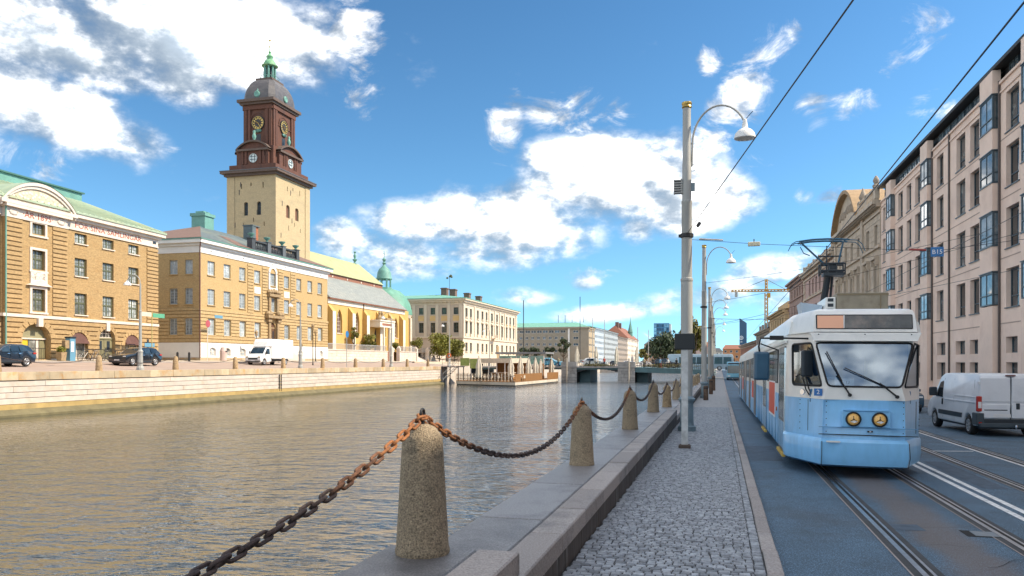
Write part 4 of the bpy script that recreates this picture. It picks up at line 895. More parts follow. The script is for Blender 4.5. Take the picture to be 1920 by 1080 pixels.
def van():
    wp = mat('van_white', (.74,.77,.81), .35, var=.04, coat=.4, stain=(.5,.53,.56), stscale=1.5, stamt=.3)
    v = Veh('delivery_van', 'white panel van with red tail lamps parked nearest on the right', 'van', (9.12, 32.0, zs(31.5)+RZ), radians(3.5), wp, 1.0, 1.0, .10)
    h = 2.6; H = 2.10; fr, re = h-.82, -h+.88
    prof = [(-h+.04,.48),(-h+.06,.36)]+arches(fr, re, .40, .34)+[(h-.12,.34),(h,.5),(h-.02,.82),(h-.28,1.06),(h-.62,1.20),(h-1.32,H-.16),(h-1.7,H-.02),(h-2.2,H),(-h+.12,H),(-h+.02,H-.08),(-h-.0,1.2)]
    v.body(prof, bev=.06)
    gm = glassmat('van_glass', (.015,.02,.025), .05)
    v.side('side_window', [(h-.98,1.20),(h-1.38,H-.36),(h-1.72,H-.30),(h-1.74,1.18)], gm, .008)
    v.cross('windscreen', (h-.64,1.22), (h-1.30,H-.18), .84, .76, gm)
    # rear doors: seam, handle, trim, lamps, high brake lamp
    yr = -h-.012
    def rb(name, x0, x1, z0, z1, m, y0=yr, y1=-h+.05, bev=0.):
        mb = MB(); mb.box(x0, x1, y0, y1, z0, z1); return mb.build(name, m, v.t, bev=bev)
    rb('door_seam', .0, .014, .36, H-.1, m_dk, yr-.002); rb('door_handle', .16, .27, .93, 1.13, m_dk, yr-.025, bev=.015)
    for k, (a, b) in enumerate(((-.93,-.01),(.03,.93))): rb('rear_door', a, b, 1.16, H-.12, wp, yr-.008, bev=.03)
    rb('rear_door_lower', -.93, -.01, .62, 1.10, wp, yr-.008, bev=.03); rb('rear_door_lower', .03, .93, .62, 1.10, wp, yr-.008, bev=.03)
    rb('door_groove', -.80, -.10, .885, .915, m_dk, yr-.012); rb('rear_trim', -.93, .93, .46, .60, m_dk, yr-.010)
    rb('bumper', -.96, .96, .32, .47, mat('bumper_grey', (.05,.07,.085), .6, var=.1), yr-.10, bev=.03)
    rb('brake_lamp', -.14, .14, H-.075, H-.035, mat('lamp_dark_red', (.12,.02,.02), .3), yr-.02)
    rb('number_plate', -.52, -.0, .66, .77, m_white, yr-.016)
    for k in range(2): rb('hinge', -.985, -.93, 1.0+k*.75, 1.09+k*.75, wp, yr-.02)
    for sg in (-1, 1):
        mb = MB(); x0, x1 = sorted((sg*.86, sg*1.012)); mb.box(x0, x1, yr-.02, -h+.12, .84, 1.36); tl = mb.build('tail_light', m_red, v.t, bev=.03)
        mb = MB(); x0, x1 = sorted((sg*.885, sg*.985)); mb.box(x0, x1, yr-.028, -h+.1, .96, 1.17); mb.build('reversing_lamp', m_white, tl)
        mb = MB(); x0, x1 = sorted((sg*.8, sg*1.03)); mb.box(x0, x1, yr-.03, -h+.42, .40, .80); mb.build('corner_bumper', bpy.data.materials['bumper_grey'], v.t, bev=.03)
        mb = MB(); x0, x1 = sorted((sg*.88, sg*.97)); mb.box(x0, x1, yr-.04, -h+.1, .44, .5); mb.build('reflector', m_red, v.t)
        mb = MB(); x0, x1 = sorted((sg*1.0, sg*1.26)); mb.box(x0, x1, h-1.22, h-1.05, 1.22, 1.55); mb.build('mirror', m_dk, v.t, bev=.04)
    v.side('side_trim', [(re+.55,.56),(fr-.55,.56),(fr-.55,.72),(re+.55,.72)], m_dk, .02); v.side('door_seam', [(h-1.82,.45),(h-1.80,.45),(h-1.80,1.9),(h-1.82,1.9)], m_dk, .003)
    v.side('door_handle', [(h-1.78,.92),(h-1.70,.92),(h-1.70,1.14),(h-1.78,1.14)], m_dk, .02)
    v.side('body_crease', [(-h+.3,1.12),(h-1.9,1.12),(h-1.9,1.145),(-h+.3,1.145)], wp, .012); v.side('slide_rail', [(-h+.35,1.30),(-h+2.3,1.30),(-h+2.3,1.325),(-h+.35,1.325)], wp, .012)
    for k in range(2): v.side('panel_joint', [(-h+2.36-k*1.9,.5),(-h+2.375-k*1.9,.5),(-h+2.375-k*1.9,1.9),(-h+2.36-k*1.9,1.9)], mat('van_seam', (.3,.32,.35), .6), .002)
    mb = MB(); mb.box(-.85,.85,-h+.2,h-.3,.26,.5); mb.build('underbody', m_dk, v.t)
    mb = MB(); mb.tube([(.1,-h-.2,.3),(.1,-h+.3,.3)], .03, 6); mb.lathe([(.03,.3),(.045,.36),(.03,.42)], (.1,-h-.18,0), 8); mb.build('tow_bar', m_chrome, v.t)
    for sg in (-1, 1):
        for y in (fr, re): wheel(v.t, sg*.87, y, .335, .22, sg, mat('steel_rim', (.5,.52,.54), .4, .6))
van()

def box_truck():
    wp = mat('truck_white', (.78,.78,.77), .4, var=.03)
    v = Veh('box_truck', 'white box truck parked before the yellow brick house across the canal', 'truck', (-51.1, 82.3, LZ(-51.1)), pi, wp, 1.0, 1.0, .12)
    h = 3.45; fr, re = h-.85, -h+1.5
    prof = [(h-2.25,.42)]+[p for p in arches(fr, fr-9, .42, .38)[7:]]+[(h-.12,.36),(h,.5),(h-.02,.86),(h-.35,1.16),(h-.72,1.30),(h-1.35,2.02),(h-1.7,2.12),(h-2.25,2.14)]
    v.body(prof, 'cab', bev=.05)
    v.side('side_window', [(h-.98,1.30),(h-1.42,1.9),(h-1.95,1.92),(h-1.95,1.26)], m_cglass, .008); v.cross('windscreen', (h-.74,1.32), (h-1.33,2.0), .86, .8, m_cglass)
    v.side('door_joint', [(h-2.02,.5),(h-2.0,.5),(h-2.0,1.95),(h-2.02,1.95)], m_dk, .004)
    mb = MB(); mb.box(-1.08,1.08,-h,h-2.18,.78,3.0); bx = mb.build('cargo_box', mat('cargo_white', (.82,.82,.81), .5, var=.03), v.t, bev=.04)
    mb = MB(); mb.add([(-1.06,h-2.2,2.15),(1.06,h-2.2,2.15),(1.06,h-2.2,2.98),(-1.06,h-2.2,2.98),(-.9,h-1.35,2.1),(.9,h-1.35,2.1),(.95,h-1.75,2.75),(-.95,h-1.75,2.75)], [(0,1,2,3),(4,5,6,7),(0,1,5,4),(1,2,6,5),(2,3,7,6),(3,0,4,7)]); mb.build('wind_deflector', wp, v.t, bev=.06)
    mb = MB(); mb.box(-1.085,1.085,-h+.1,h-2.3,.72,.80); mb.build('side_rail', mat('rail_grey', (.3,.31,.32), .5), v.t)
    mb = MB(); mb.box(-.45,.45,-h+.1,h-1.2,.45,.75); mb.build('chassis', m_dk, v.t)
    mb = MB(); mb.box(-.6,.6,h-.03,h+.012,.62,.84); mb.build('grille', m_dk, v.t, bev=.02); mb = MB(); mb.box(-.9,.9,h-.1,h+.015,.38,.52); mb.build('bumper', m_dk, v.t, bev=.02); mb = MB(); mb.box(-.26,.26,h-.02,h+.03,.48,.58); mb.build('number_plate', m_white, v.t)
    for sg in (-1, 1):
        x0, x1 = sorted((sg*.6, sg*.95)); mb = MB(); mb.box(x0, x1, h-.25, h-.005, .84, 1.0); mb.build('headlight', m_chrome, v.t, bev=.03)
        x0, x1 = sorted((sg*1.0, sg*1.2)); mb = MB(); mb.box(x0, x1, h-1.2, h-1.05, 1.25, 1.6); mb.build('mirror', m_dk, v.t, bev=.03)
        x0, x1 = sorted((sg*.7, sg*1.05)); mb = MB(); mb.box(x0, x1, -h-.02, -h+.05, .8, .95); mb.build('tail_light', m_red, v.t)
        wheel(v.t, sg*.86, fr, .36, .22, sg); wheel(v.t, sg*.86, re, .36, .24, sg)
box_truck()

def bus(label, X, Y, z, rz, m, dark):
    v = Veh('city_bus', label, 'bus', (X, Y, z), rz, m, 1.26, 1.0, .03)
    h = 6.0; H = 3.05; v.body([(-h,.35)]+arches(h-2.6, -h+3.0, .5, .32)+[(h-.1,.32),(h,.5),(h-.02,1.2),(h-.12,2.6),(h-.25,H-.1),(h-.5,H),(-h+.2,H),(-h,H-.2)], bev=.08)
    v.cross('windscreen', (h+.0,1.15), (h-.11,2.42), 1.16, 1.16, dark); v.cross('destination_sign', (h-.115,2.5), (h-.2,2.88), 1.1, 1.05, m_dk)
    for k in range(6): v.side('side_window', [(h-1.9-k*1.6,1.2),(h-.45-k*1.6,1.2),(h-.45-k*1.6,2.5),(h-1.9-k*1.6,2.5)], dark)
    mb = MB(); mb.box(-1.2,1.2,h-.02,h+.03,.30,.48); mb.build('bumper', m_dk, v.t)
    for sg in (-1, 1):
        x0, x1 = sorted((sg*.7, sg*1.15)); mb = MB(); mb.box(x0, x1, h-.1, h+.02, .6, .8); mb.build('headlight', m_white, v.t)
        x0, x1 = sorted((sg*1.26, sg*1.5)); mb = MB(); mb.box(x0, x1, h-.05, h+.1, 1.7, 2.2); mb.build('mirror', m_dk, v.t)
        wheel(v.t, sg*1.1, h-2.6, .48, .28, sg); wheel(v.t, sg*1.1, -h+3.0, .48, .28, sg)
m_busb = mat('bus_blue', (.20,.50,.66), .35, var=.06, coat=.3)
bus('pale blue city bus coming far behind the tram', 2.35, 141, zs(141)+RZ, pi, m_busb, glassmat('bus_glass', (.015,.05,.06), .08, curtain=(.05,.14,.15)))
# ================================================================== buildings on the right of the street
def on_side(parent, loc, rz, fn):
    before = set(parent.children); fn(); R = Matrix.Rotation(rz, 3, 'Z'); l0 = Vector(loc)
    for c in parent.children:
        if c not in before: c.location = R @ c.location+l0; c.rotation_euler.z += rz
m_pink = mat('pink_render', (.84,.655,.545), .85, var=.07, scale=.6, stain=(.62,.45,.37), stscale=.5, stamt=.5, bump=.15, bscale=40)
m_pinkd = mat('pink_trim', (.40,.30,.25), .8, var=.1, scale=.8)
m_wframe = mat('window_blue_grey', (.045,.075,.095), .4, var=.15)
m_wglass = glassmat('office_glass', (.03,.045,.055), .04, rnd=.8, curtain=(.26,.28,.27), camt=.8, spec=.9)
m_oglass = glassmat('oriel_glass', (.16,.22,.26), .03, rnd=.6, curtain=(.42,.45,.45), camt=.8, spec=1.)
m_fascia = mat('roof_black', (.02,.022,.024), .6)
R1 = thing('office_building', 'pink rendered office block with blue glazed oriel windows along the street', 'building', (14.5, 79.8, 0), -pi/2)
ORI = [(4.1,6.03),(16.4,18.37),(30.1,32.23),(36.4,38.5),(48,50.1)]
WCOL = [(.8,2.0),(7.3,9.0),(10.4,11.95),(13.25,14.8),(19.5,21.2),(24.2,26.07),(27.05,28.78),(33.2,35.06),(39.6,41.4),(42.8,44.6)]
LOW = [(7.4,9.3),(10.5,12.3),(13.4,15.2),(19.54,21.65),(24.04,26.03),(26.96,28.55),(33.19,34.85),(40,41.8),(43,44.8)]
FL = [(5.04,7.06),(8.13,10.25),(11.33,13.47),(14.2,16.3)]
ops = [(a, b, c, d) for a, b in WCOL for c, d in FL]+[(a, b, c, d) for a, b in LOW for c, d in ((2.66,3.5),(1.0,2.17))]
mb = MB(); wall_grid(mb, 0, 100, -1, 17.1, ops, .34); mb.quad((0,0,-1),(0,14,-1),(0,14,17.1),(0,0,17.1)); mb.quad((100,0,-1),(100,14,-1),(100,14,18.5),(100,0,18.5)); mb.quad((0,14,-1),(100,14,-1),(100,14,18.5),(0,14,18.5)); mb.build('wall', m_pink, R1, fix=False)
for a, b in WCOL:
    for c, d in FL:
        window(R1, a, b, c, d, .22, m_wframe, m_wglass, 1, 1, .07, .04, m_wframe, trans=(.28,.06), sillh=.06, silld=.06)
for a, b in LOW:
    for c, d in ((2.66,3.5),(1.0,2.17)): window(R1, a, b, c, d, .28, m_wframe, m_wglass, 2, 1, .07, .05)
for a, b in ORI:
    o = None
    for z0, z1 in ((-1,5.2),(7.07,8.4),(10.3,11.8),(13.6,14.72),(16.6,17.85)):
        mb = MB(); mb.box(a, b, -.36, .05, z0, z1); mb.build('oriel_panel', m_pink, R1)
        if z0 > 0:
            mb = MB(); mb.box(a-.03, b+.03, -.40, .0, z0-.045, z0+.005); mb.box(a-.03, b+.03, -.40, .0, z1-.005, z1+.05) if z1 < 17 else None; mb.build('oriel_flashing', m_wframe, R1)
    for z0, z1 in ((5.2,7.07),(8.4,10.3),(11.8,13.6),(14.72,16.6)):
        window(R1, a+.01, b-.01, z0+.05, z1-.05, -.355, m_wframe, m_oglass, 2, 1, .07, .05, trans=(.30,.06), name='oriel_window')
        on_side(R1, (b-.005, -.28, 0), pi/2, lambda: window(R1, -.02, .27, z0+.05, z1-.05, 0, m_wframe, m_oglass, 1, 1, .05, .04, trans=(.30,.06)))
        on_side(R1, (a+.005, .0, 0), -pi/2, lambda: window(R1, .0, .29, z0+.05, z1-.05, 0, m_wframe, m_oglass, 1, 1, .05, .04))
# cornice line, joints, attic strip and overhanging roof
mb = MB(); mb.box(0, 100, -.06, .0, 16.52, 16.62); mb.box(0, 100, -.10, .0, 17.0, 17.13); mb.build('cornice', m_pink, R1)
for z in (7.65, 10.8, 13.95, 4.2): mb = MB(); mb.box(0, 100, -.012, .004, z, z+.055); mb.build('joint_line', m_pinkd, R1)
mb = MB(); mb.box(0, 100, .30, .5, 17.1, 17.85); mb.build('attic_wall', m_fascia, R1)
x = .4
while x < 50:
    if not any(a-1.4 < x < b for a, b in ORI): window(R1, x, x+1.3, 17.18, 17.90, .22, m_wframe, m_oglass, 2, 1, .07, .05)
    x += 1.55
mb = MB(); dz = -1.35; mb.add([(0,-.32,18.34),(100,-.32,18.34+dz),(100,14,18.34+dz),(0,14,18.34),(0,-.34,18.52),(100,-.34,18.52+dz),(100,14,18.52+dz),(0,14,18.52),(0,.3,18.70),(100,.3,18.70+dz),(100,14,18.70+dz),(0,14,18.70)], [(0,3,2,1),(0,1,5,4),(1,2,6,5),(2,3,7,6),(3,0,4,7),(4,5,9,8),(8,9,10,11),(5,6,10,9),(6,7,11,10),(7,4,8,11)]); mb.build('roof', m_fascia, R1); mb = MB(); mb.add([(0,.32,17.8),(100,.32,17.8),(100,.5,17.8),(0,.5,17.8),(0,.32,18.36),(38,.32,17.83),(38,.5,17.83),(0,.5,18.36)], [(0,1,5,4),(0,4,7,3),(3,7,6,2)]); mb.build('attic_upper', m_fascia, R1)
for x in (22.77, 32.35, 18.47, 46.5): mb = MB(); mb.cyl((x,-.07,.9),(x,-.07,17.2),.06,8); mb.build('downpipe', mat('pipe_brown', (.09,.07,.065), .5) if x == 22.77 else bpy.data.materials['pipe_brown'], R1)
mb = MB(); mb.cyl((22.77,-.07,-.6),(22.77,-.07,.9),.075,8); mb.build('pipe_foot', m_poleb, R1); 
t = thing('red_sign', 'tiny red and white sign on the pink wall beside the downpipe', 'sign', (14.38, 57.45, 1.05)); mb = MB(); mb.box(-.03,.03,-.2,.2,-.17,.17); mb.build('plate', flatmat('sign_red', (.5,.05,.04), .5), t); mb = MB(); mb.box(-.035,.0,-.18,.18,-.03,.03); mb.build('stripe', m_white, t)

m_stone = mat('sandstone', (.54,.45,.35), .85, var=.15, scale=.9, stain=(.30,.25,.20), stscale=.8, stamt=.5, bump=.2, bscale=15)
m_stoned = mat('sandstone_dark', (.33,.27,.21), .85, var=.2, scale=1.2)
m_oldfr = mat('old_frame', (.12,.085,.075), .6, var=.2)
m_oldgl = glassmat('old_glass', (.05,.045,.05), .10, curtain=(.16,.13,.13))
D2 = (.03184, -.99949); RZ2 = atan2(D2[1], D2[0])
at2 = lambda s: (9.724+s*D2[0], 229.739+s*D2[1], 0)
R2 = thing('bank_building', 'sandstone palace with curved pediment and roof balustrade left of the pink block', 'building', at2(126), RZ2)
UW = [(21.3,22.55),(17.6,18.9),(13.1,14.3),(9.6,10.8),(6.1,7.3),(2.4,3.6)]; LW = [(21.45,22.75),(17.85,19.1),(13.2,14.5),(9.6,11.0),(6.0,7.3),(2.3,3.6)]
ops = [(a,b,13.3,15.3) for a, b in UW]+[(a,b,8.6,11.4) for a, b in LW]+[(a,b,4.4,7.2) for a, b in LW]+[(a,b,.6,3.0) for a, b in LW]
mb = MB(); wall_grid(mb, 0, 23.9, -1, 17.2, ops, .35); mb.quad((0,0,-1),(0,14,-1),(0,14,17.2),(0,0,17.2)); mb.quad((0,0,17.2),(23.9,0,17.2),(23.9,14,17.2),(0,14,17.2)); mb.build('wall', m_stone, R2, fix=False)
for o in ops: window(R2, o[0], o[1], o[2], o[3], .30, m_oldfr, m_oldgl, 2, 3, .08, .05)
for a, b in LW:
    mb = MB(); mb.box(a-.3, a-.02, -.12, .02, 8.4, 11.7); mb.box(b+.02, b+.3, -.12, .02, 8.4, 11.7); mb.box(a-.35, b+.35, -.16, .0, 11.7, 11.95); mb.box(a-.45, b+.45, -.42, .0, 11.95, 12.2); mb.box(a-.4,a-.15,-.34,0,11.4,11.95); mb.box(b+.15,b+.4,-.34,0,11.4,11.95); mb.build('window_hood', m_stone, R2)
    mb = MB(); mb.box(a-.3, b+.3, -.25, .0, 8.2, 8.4); mb.build('window_sill', m_stone, R2)
for z0, z1, p in ((12.95,13.2,.22),(16.2,16.45,.15),(16.75,17.0,.4),(17.0,17.35,.75),(7.6,7.9,.25),(3.6,3.9,.2)): mb = MB(); mb.box(-.2, 23.88, -p, .02, z0, z1); mb.build('cornice', m_stone, R2)
mb = MB(); [mb.box(x, x+.25, -.62, .0, 16.78, 16.99) for x in [i*.62 for i in range(39)]]; stuff(mb.build('dentils', m_stoned, R2))
for x in (15.6, .0): mb = MB(); mb.box(x, x+.9, -.22, .0, -1, 16.75); mb.build('pilaster', m_stone, R2)
rustic(R2, .95, 15.5, 13.35, 16.1, 5, m_stone, [(a-.1,b+.1,13.2,15.5) for a, b in UW], .04, .05); rustic(R2, 16.6, 23.8, 13.35, 16.1, 5, m_stone, [(a-.1,b+.1,13.2,15.5) for a, b in UW], .04, .05)
# balustrade and segmental pediment
mb = MB(); mb.box(15.6, 23.85, -.45, -.15, 17.36, 17.6); mb.box(15.6, 23.85, -.5, -.1, 18.35, 18.6); [mb.box(x, x+.9, -.5, -.1, 17.5, 18.68) for x in (15.6, 19.2, 23.0)]; mb.build('balustrade', m_stone, R2)
mb = MB(); [mb.lathe([(.08,0),(.14,.25),(.07,.55),(.1,.75)], (x,-.3,17.6), 8) for x in [16.8+.38*i for i in range(6)]+[20.4+.38*i for i in range(7)]]; mb.build('balusters', m_stone, R2)
mb = MB(); mb.lathe([(.3,0),(.34,.2),(.18,.35),(.3,.65),(.2,.9),(.08,1.1)], (23.4,-.3,18.6), 10); mb.lathe([(.3,0),(.4,.3),(.15,.9),(.05,1.2)], (17.5,-.3,18.6), 10); mb.build('roof_ornament', m_stoned, R2, smooth=50)
ap = arch_pts(1.0, 15.4, 21.0, 3.55, 'seg', 16)
mb = MB(); mb.prism([(1.0,17.4)]+ap+[(15.4,17.4)], 'y', -.1, 3.0); mb.build('pediment', m_stone, R2)
mb = MB()
for i in range(len(ap)-1):
    (xa,za),(xb,zb) = ap[i], ap[i+1]; mb.add([(xa,-.75,za),(xb,-.75,zb),(xb,3,zb),(xa,3,za),(xa,-.75,za+.42),(xb,-.75,zb+.42),(xb,3,zb+.42),(xa,3,za+.42)], [(0,1,2,3),(4,5,6,7),(0,1,5,4),(2,3,7,6),(0,3,7,4),(1,2,6,5)])
mb.build('pediment_arch', mat('arch_copper', (.36,.24,.13), .7, var=.2), R2)
mb = MB(); rr = random.Random(2); [mb.lathe([(.2,0),(.28,.3),(.2,.7),(.1,.9)], (x,-.05,18.0+rr.uniform(0,.3)+1.6*(1-((x-8.2)/6)**2)*.4), 7) for x in [4+1.05*i for i in range(9)]]; mb.build('pediment_relief', m_stoned, R2, smooth=50)

m_rose = mat('rose_render', (.50,.35,.31), .85, var=.1, scale=.8, stain=(.36,.25,.22), stscale=.7, stamt=.4); m_brn = mat('brown_stone', (.33,.22,.18), .85, var=.15, scale=.9)
def street_house(label, s0, s1, wallm, trim, ztop, wins, rows, roofz, roofm, quoins=(), name='town_house'):
    t = thing(name, label, 'building', at2(s0), RZ2); Ls = s1-s0
    ops = [(a-s0, b-s0, c, d) for a, b in wins for c, d in rows]
    mb = MB(); wall_grid(mb, 0, Ls, -1, ztop, ops, .3); mb.quad((Ls,0,-1),(Ls,13,-1),(Ls,13,ztop),(Ls,0,ztop)); mb.quad((0,0,-1),(0,13,-1),(0,13,ztop),(0,0,ztop)); mb.build('wall', wallm, t, fix=False)
    for o in ops: window(t, *o, .25, m_oldfr, m_oldgl, 2, 3, .08, .05, trim, sillh=.15)
    for z0, z1, p in ((ztop-.9,ztop-.6,.15),(ztop-.35,ztop,.45),(ztop,ztop+.3,.8),(rows[0][0]-.5,rows[0][0]-.25,.2)): mb = MB(); mb.box(-.1, Ls+.05, -p, .02, z0, z1); mb.build('cornice', trim, t)
    for q in quoins: mb = MB(); [mb.box(q-s0, q-s0+1.1, -.12-.05*(k % 2), .02, -1+k*.6, -.42+k*.6) for k in range(int((ztop)/.6))]; mb.build('quoin_strip', trim, t)
    mb = MB(); mb.add([(-.1,-.6,ztop+.3),(Ls+.05,-.6,ztop+.3),(Ls+.05,13,ztop+.3),(-.1,13,ztop+.3),(-.1,3,roofz),(Ls+.05,3,roofz),(Ls+.05,10,roofz),(-.1,10,roofz)], [(0,1,5,4),(4,5,6,7),(2,3,7,6),(1,2,6,5),(3,0,4,7)]); mb.build('roof', roofm, t)
    return t
m_tile = mat('roof_tile', (.24,.10,.065), .85, var=.2, scale=3); m_slate = mat('slate_roof', (.06,.065,.07), .7, var=.25, scale=2)
R3 = street_house('rose coloured town house with dark brown windows beyond the sandstone palace', 97.7, 125.9, m_rose, m_stone, 15.6, [(102.8,104.5),(106.1,107.7),(109.2,110.9),(112.6,114.2),(116.2,117.5),(121.5,122.8)], [(12.2,14.45),(7.8,10.6),(3.4,6.2)], 17.3, m_slate, (98.0, 119.2))
mb = MB(); [mb.box(x, x+.5, -.3, .2, 15.9, 17.0) for x in (1, 6, 11, 16, 21, 26.5)]; mb.box(0.5, 27.5, -.2, .1, 16.5, 16.8); mb.build('parapet', m_stone, R3)
R4 = street_house('dark brown stone house with a tiled roof edge, end of the near terrace', 78, 97.6, m_brn, m_brn, 15.9, [(81.3,82.4),(85.2,86.6),(88.5,89.8),(91.8,93.0)], [(13.4,14.7),(9.4,11.9),(5.0,7.5)], 18.2, m_tile, (95.2,))
m_ylw = mat('ochre_stone', (.52,.37,.20), .85, var=.1, scale=.6)
R5 = street_house('ochre house with deep bracketed cornice past the brown stone house', 40, 71, m_ylw, m_ylw, 12.2, [(44+i*4.4,46+i*4.4) for i in range(6)], [(8.8,11.0),(4.6,7.4)], 12.6, m_ylw)
mb = MB(); mb.box(8, 27, 1, 6, 12.5, 14.2); mb.build('attic_block', m_ylw, R5); mb = MB(); [mb.box(31.0, 31.7, y, y+.5, 11.85, 12.2) for y in (.5,2.0,3.5,5.0,6.5)]; mb.build('brackets', m_brn, R5)
R6 = street_house('grey plaster house with dark dormer roof far down the street', 0, 38, mat('grey_plaster', (.30,.26,.23), .85, var=.15, scale=.5), m_stoned, 9.8, [(3+i*5.2,5+i*5.2) for i in range(7)], [(6.4,8.8),(2.6,5.0)], 12.4, m_slate)
mb = MB(); [mb.box(x, x+2, .3, 3, 10.2, 11.9) for x in (6, 14, 22, 30)]; mb.build('dormer', m_stoned, R6); mb = MB(); [mb.box(x+.3, x+1.7, .27, .31, 10.5, 11.6) for x in (6, 14, 22, 30)]; mb.build('dormer_window', m_oldgl, R6)
R7 = street_house('dull red house behind the far street lamps', -75, -2, mat('dull_red', (.34,.16,.10), .85, var=.2, scale=.3), m_stoned, 8.0, [(-72+i*6,-70+i*6) for i in range(11)], [(4.8,7.0),(1.5,3.6)], 9.5, m_tile)

# far landmarks down the street
t = thing('sign_tower', 'slim dark blue tower with a white round emblem at the end of the street', 'tower', (17, 624, -1))
m_dblue = glassmat('tower_blue', (.01,.07,.15), .3, var=.15, scale=.1)
mb = MB(); mb.prism([(-2.6,0),(2.6,0),(2.6,33.2),(-2.6,37)], 'y', 0, 6); mb.build('shaft', m_dblue, t)
mb = MB(); mb.lathe([(1.0,-.1),(1.55,-.1),(1.55,.05),(1.0,.05),(1.0,-.1)], (-1.4,0,22), 16, 'y', caps=False); mb.build('emblem', m_white, t); mb = MB(); mb.lathe([(0,-.1),(.5,-.1),(.5,.05),(0,.05)], (-1.4,0,22), 12, 'y'); mb.build('emblem_centre', m_white, t); mb = MB(); mb.box(-2.0,-.6,-.1,.05,18.6,19.2); mb.build('emblem_bar', m_white, t)
t = thing('tower_crane', 'yellow tower crane above the far end of the street', 'crane', (34, 629, -1)); m_cr = mat('crane_yellow', (.50,.26,.02), .6, var=.15); 
def lattice(mb, a, b, w, n, r=.36):
    a, b = Vector(a), Vector(b); d = (b-a).normalized(); u = Vector((0,1,0)); v = d.cross(u).normalized()
    cs = [(-w,-w),(w,-w),(w,w),(-w,w)]
    for p, q in cs: mb.tube([a+u*p+v*q, b+u*p+v*q], r, 4)
    for i in range(n):
        s0, s1 = a.lerp(b, i/n), a.lerp(b, (i+1)/n)
        for k in range(4):
            p, q = cs[k], cs[(k+1) % 4]; mb.tube([s0+u*p[0]+v*p[1], s1+u*q[0]+v*q[1]], r*.6, 4)
mb = MB(); lattice(mb, (0,0,0), (0,0,56), 1.0, 18); mb.build('mast', m_cr, t); mb = MB(); lattice(mb, (-26,0,58.3), (26,0,57.6), .7, 22, .3); mb.build('jib', m_cr, t)
mb = MB(); lattice(mb, (0,0,57), (0,0,66.5), .7, 4, .35); mb.build('apex', m_cr, t); mb = MB(); mb.tube([(0,0,66.5),(-19,0,58.8)], .18, 4); mb.tube([(0,0,66.5),(14,0,58.5)], .18, 4); mb.build('stay', m_wire, t)
mb = MB(); mb.box(-23,-21,-1,1,53.5,57.5); mb.build('counterweight', mat('concrete_grey', (.35,.35,.34), .8), t); mb = MB(); mb.box(.8,3,-1,1,52.5,56); mb.build('cab', m_cr, t)
# ================================================================== far bank: ground and quay wall
m_quay = mat('quay_stone', (.58,.51,.45), .8, var=.12, scale=1.4, rnd=.06, stain=(.52,.36,.22), stscale=1.0, stamt=.45, bump=.3, bscale=20)
m_quayc = mat('quay_coping', (.50,.40,.27), .8, var=.15, scale=1.6, rnd=.22, stain=(.52,.27,.08), stscale=1.2, stamt=.8, bump=.3, bscale=20)
m_quayy = mat('quay_ledge', (.42,.30,.12), .85, var=.2, scale=.9, stain=(.25,.19,.09), stscale=.8, stamt=.6)
m_algae = mat('algae_ledge', (.14,.12,.06), .7, var=.3, scale=1.5)
m_lstreet = mat('brick_street', (.36,.27,.22), .9, var=.15, scale=.8, bump=.2, bscale=12, stain=(.28,.23,.2), stscale=.4)
m_lpave = mat('pale_paving', (.48,.40,.30), .85, var=.12, scale=.7)
def sheet(name, prof, y0, y1, m):                     # prof = (X, z) pairs, extruded along Y
    mb = MB()
    for (xa,za),(xb,zb) in zip(prof, prof[1:]): mb.quad((xa,y0,za),(xb,y0,zb),(xb,y1,zb),(xa,y1,za))
    return struct(mb.build(name, m, fix=False))
sheet('quay_street', [(-43.5,1.54),(-45.0,1.60),(-51,1.857),(-54.6,2.17)], 0, 135, m_lstreet)
sheet('quay_pavement', [(-54.6,2.27),(-57,2.40),(-75,2.42)], 0, 135, m_lpave)
sheet('quay_kerb', [(-54.5,2.15),(-54.5,2.275),(-54.7,2.275)], 0, 135, m_kerb)
sheet('town_ground', [(-43.4,1.50),(-54,2.1),(-54.01,2.36),(-400,2.36)], 135, 1200, m_lpave)
sheet('town_ground_back', [(-75,2.42),(-400,2.42)], -200, 135, m_lpave)
sheet('quay_street_near', [(-43.5,1.54),(-51,1.857),(-75,2.42)], -60, 0, m_lstreet)
QW = thing('quay_wall', 'long pale stone quay wall with ochre coping along the far side of the canal', 'wall', (-43.1, 34, 0)); qo = Vector((-43.1,34,0))
def q(mb, name, m, fix=False): o = mb.build(name, m, QW, fix=fix); o.location = -qo; return o
mb = MB(); mb.box(-43.6,-43.16,-60,119,-2.6,1.2); q(mb, 'wall_core', m_joint)
rq = random.Random(9)
def course(name, z0, z1, lo, hi, face, m, cap=.0):
    y = 33.0+rq.uniform(-1,0)
    while y < 118.7:
        ln = rq.uniform(lo, hi); ln = min(ln, 118.8-y)
        mb = MB(); j = rq.uniform(-.012,.012); mb.cbox(-43.62, face+j, y+.007, y+ln-.007, z0+.018, z1-.018 if not cap else z1, .015); q(mb, name, m); y += ln
course('coping_stone', 1.02, 1.56, 1.0, 1.7, -43.02, m_quayc, 1)
for k in range(4): course('wall_stone', 1.0-.37*(k+1), 1.0-.37*k, 2.4, 4.8, -43.08, m_quay)
mb = MB(); mb.box(-43.5,-42.96,-60,118.8,-.80,-.49); q(mb, 'ledge', m_quayy)
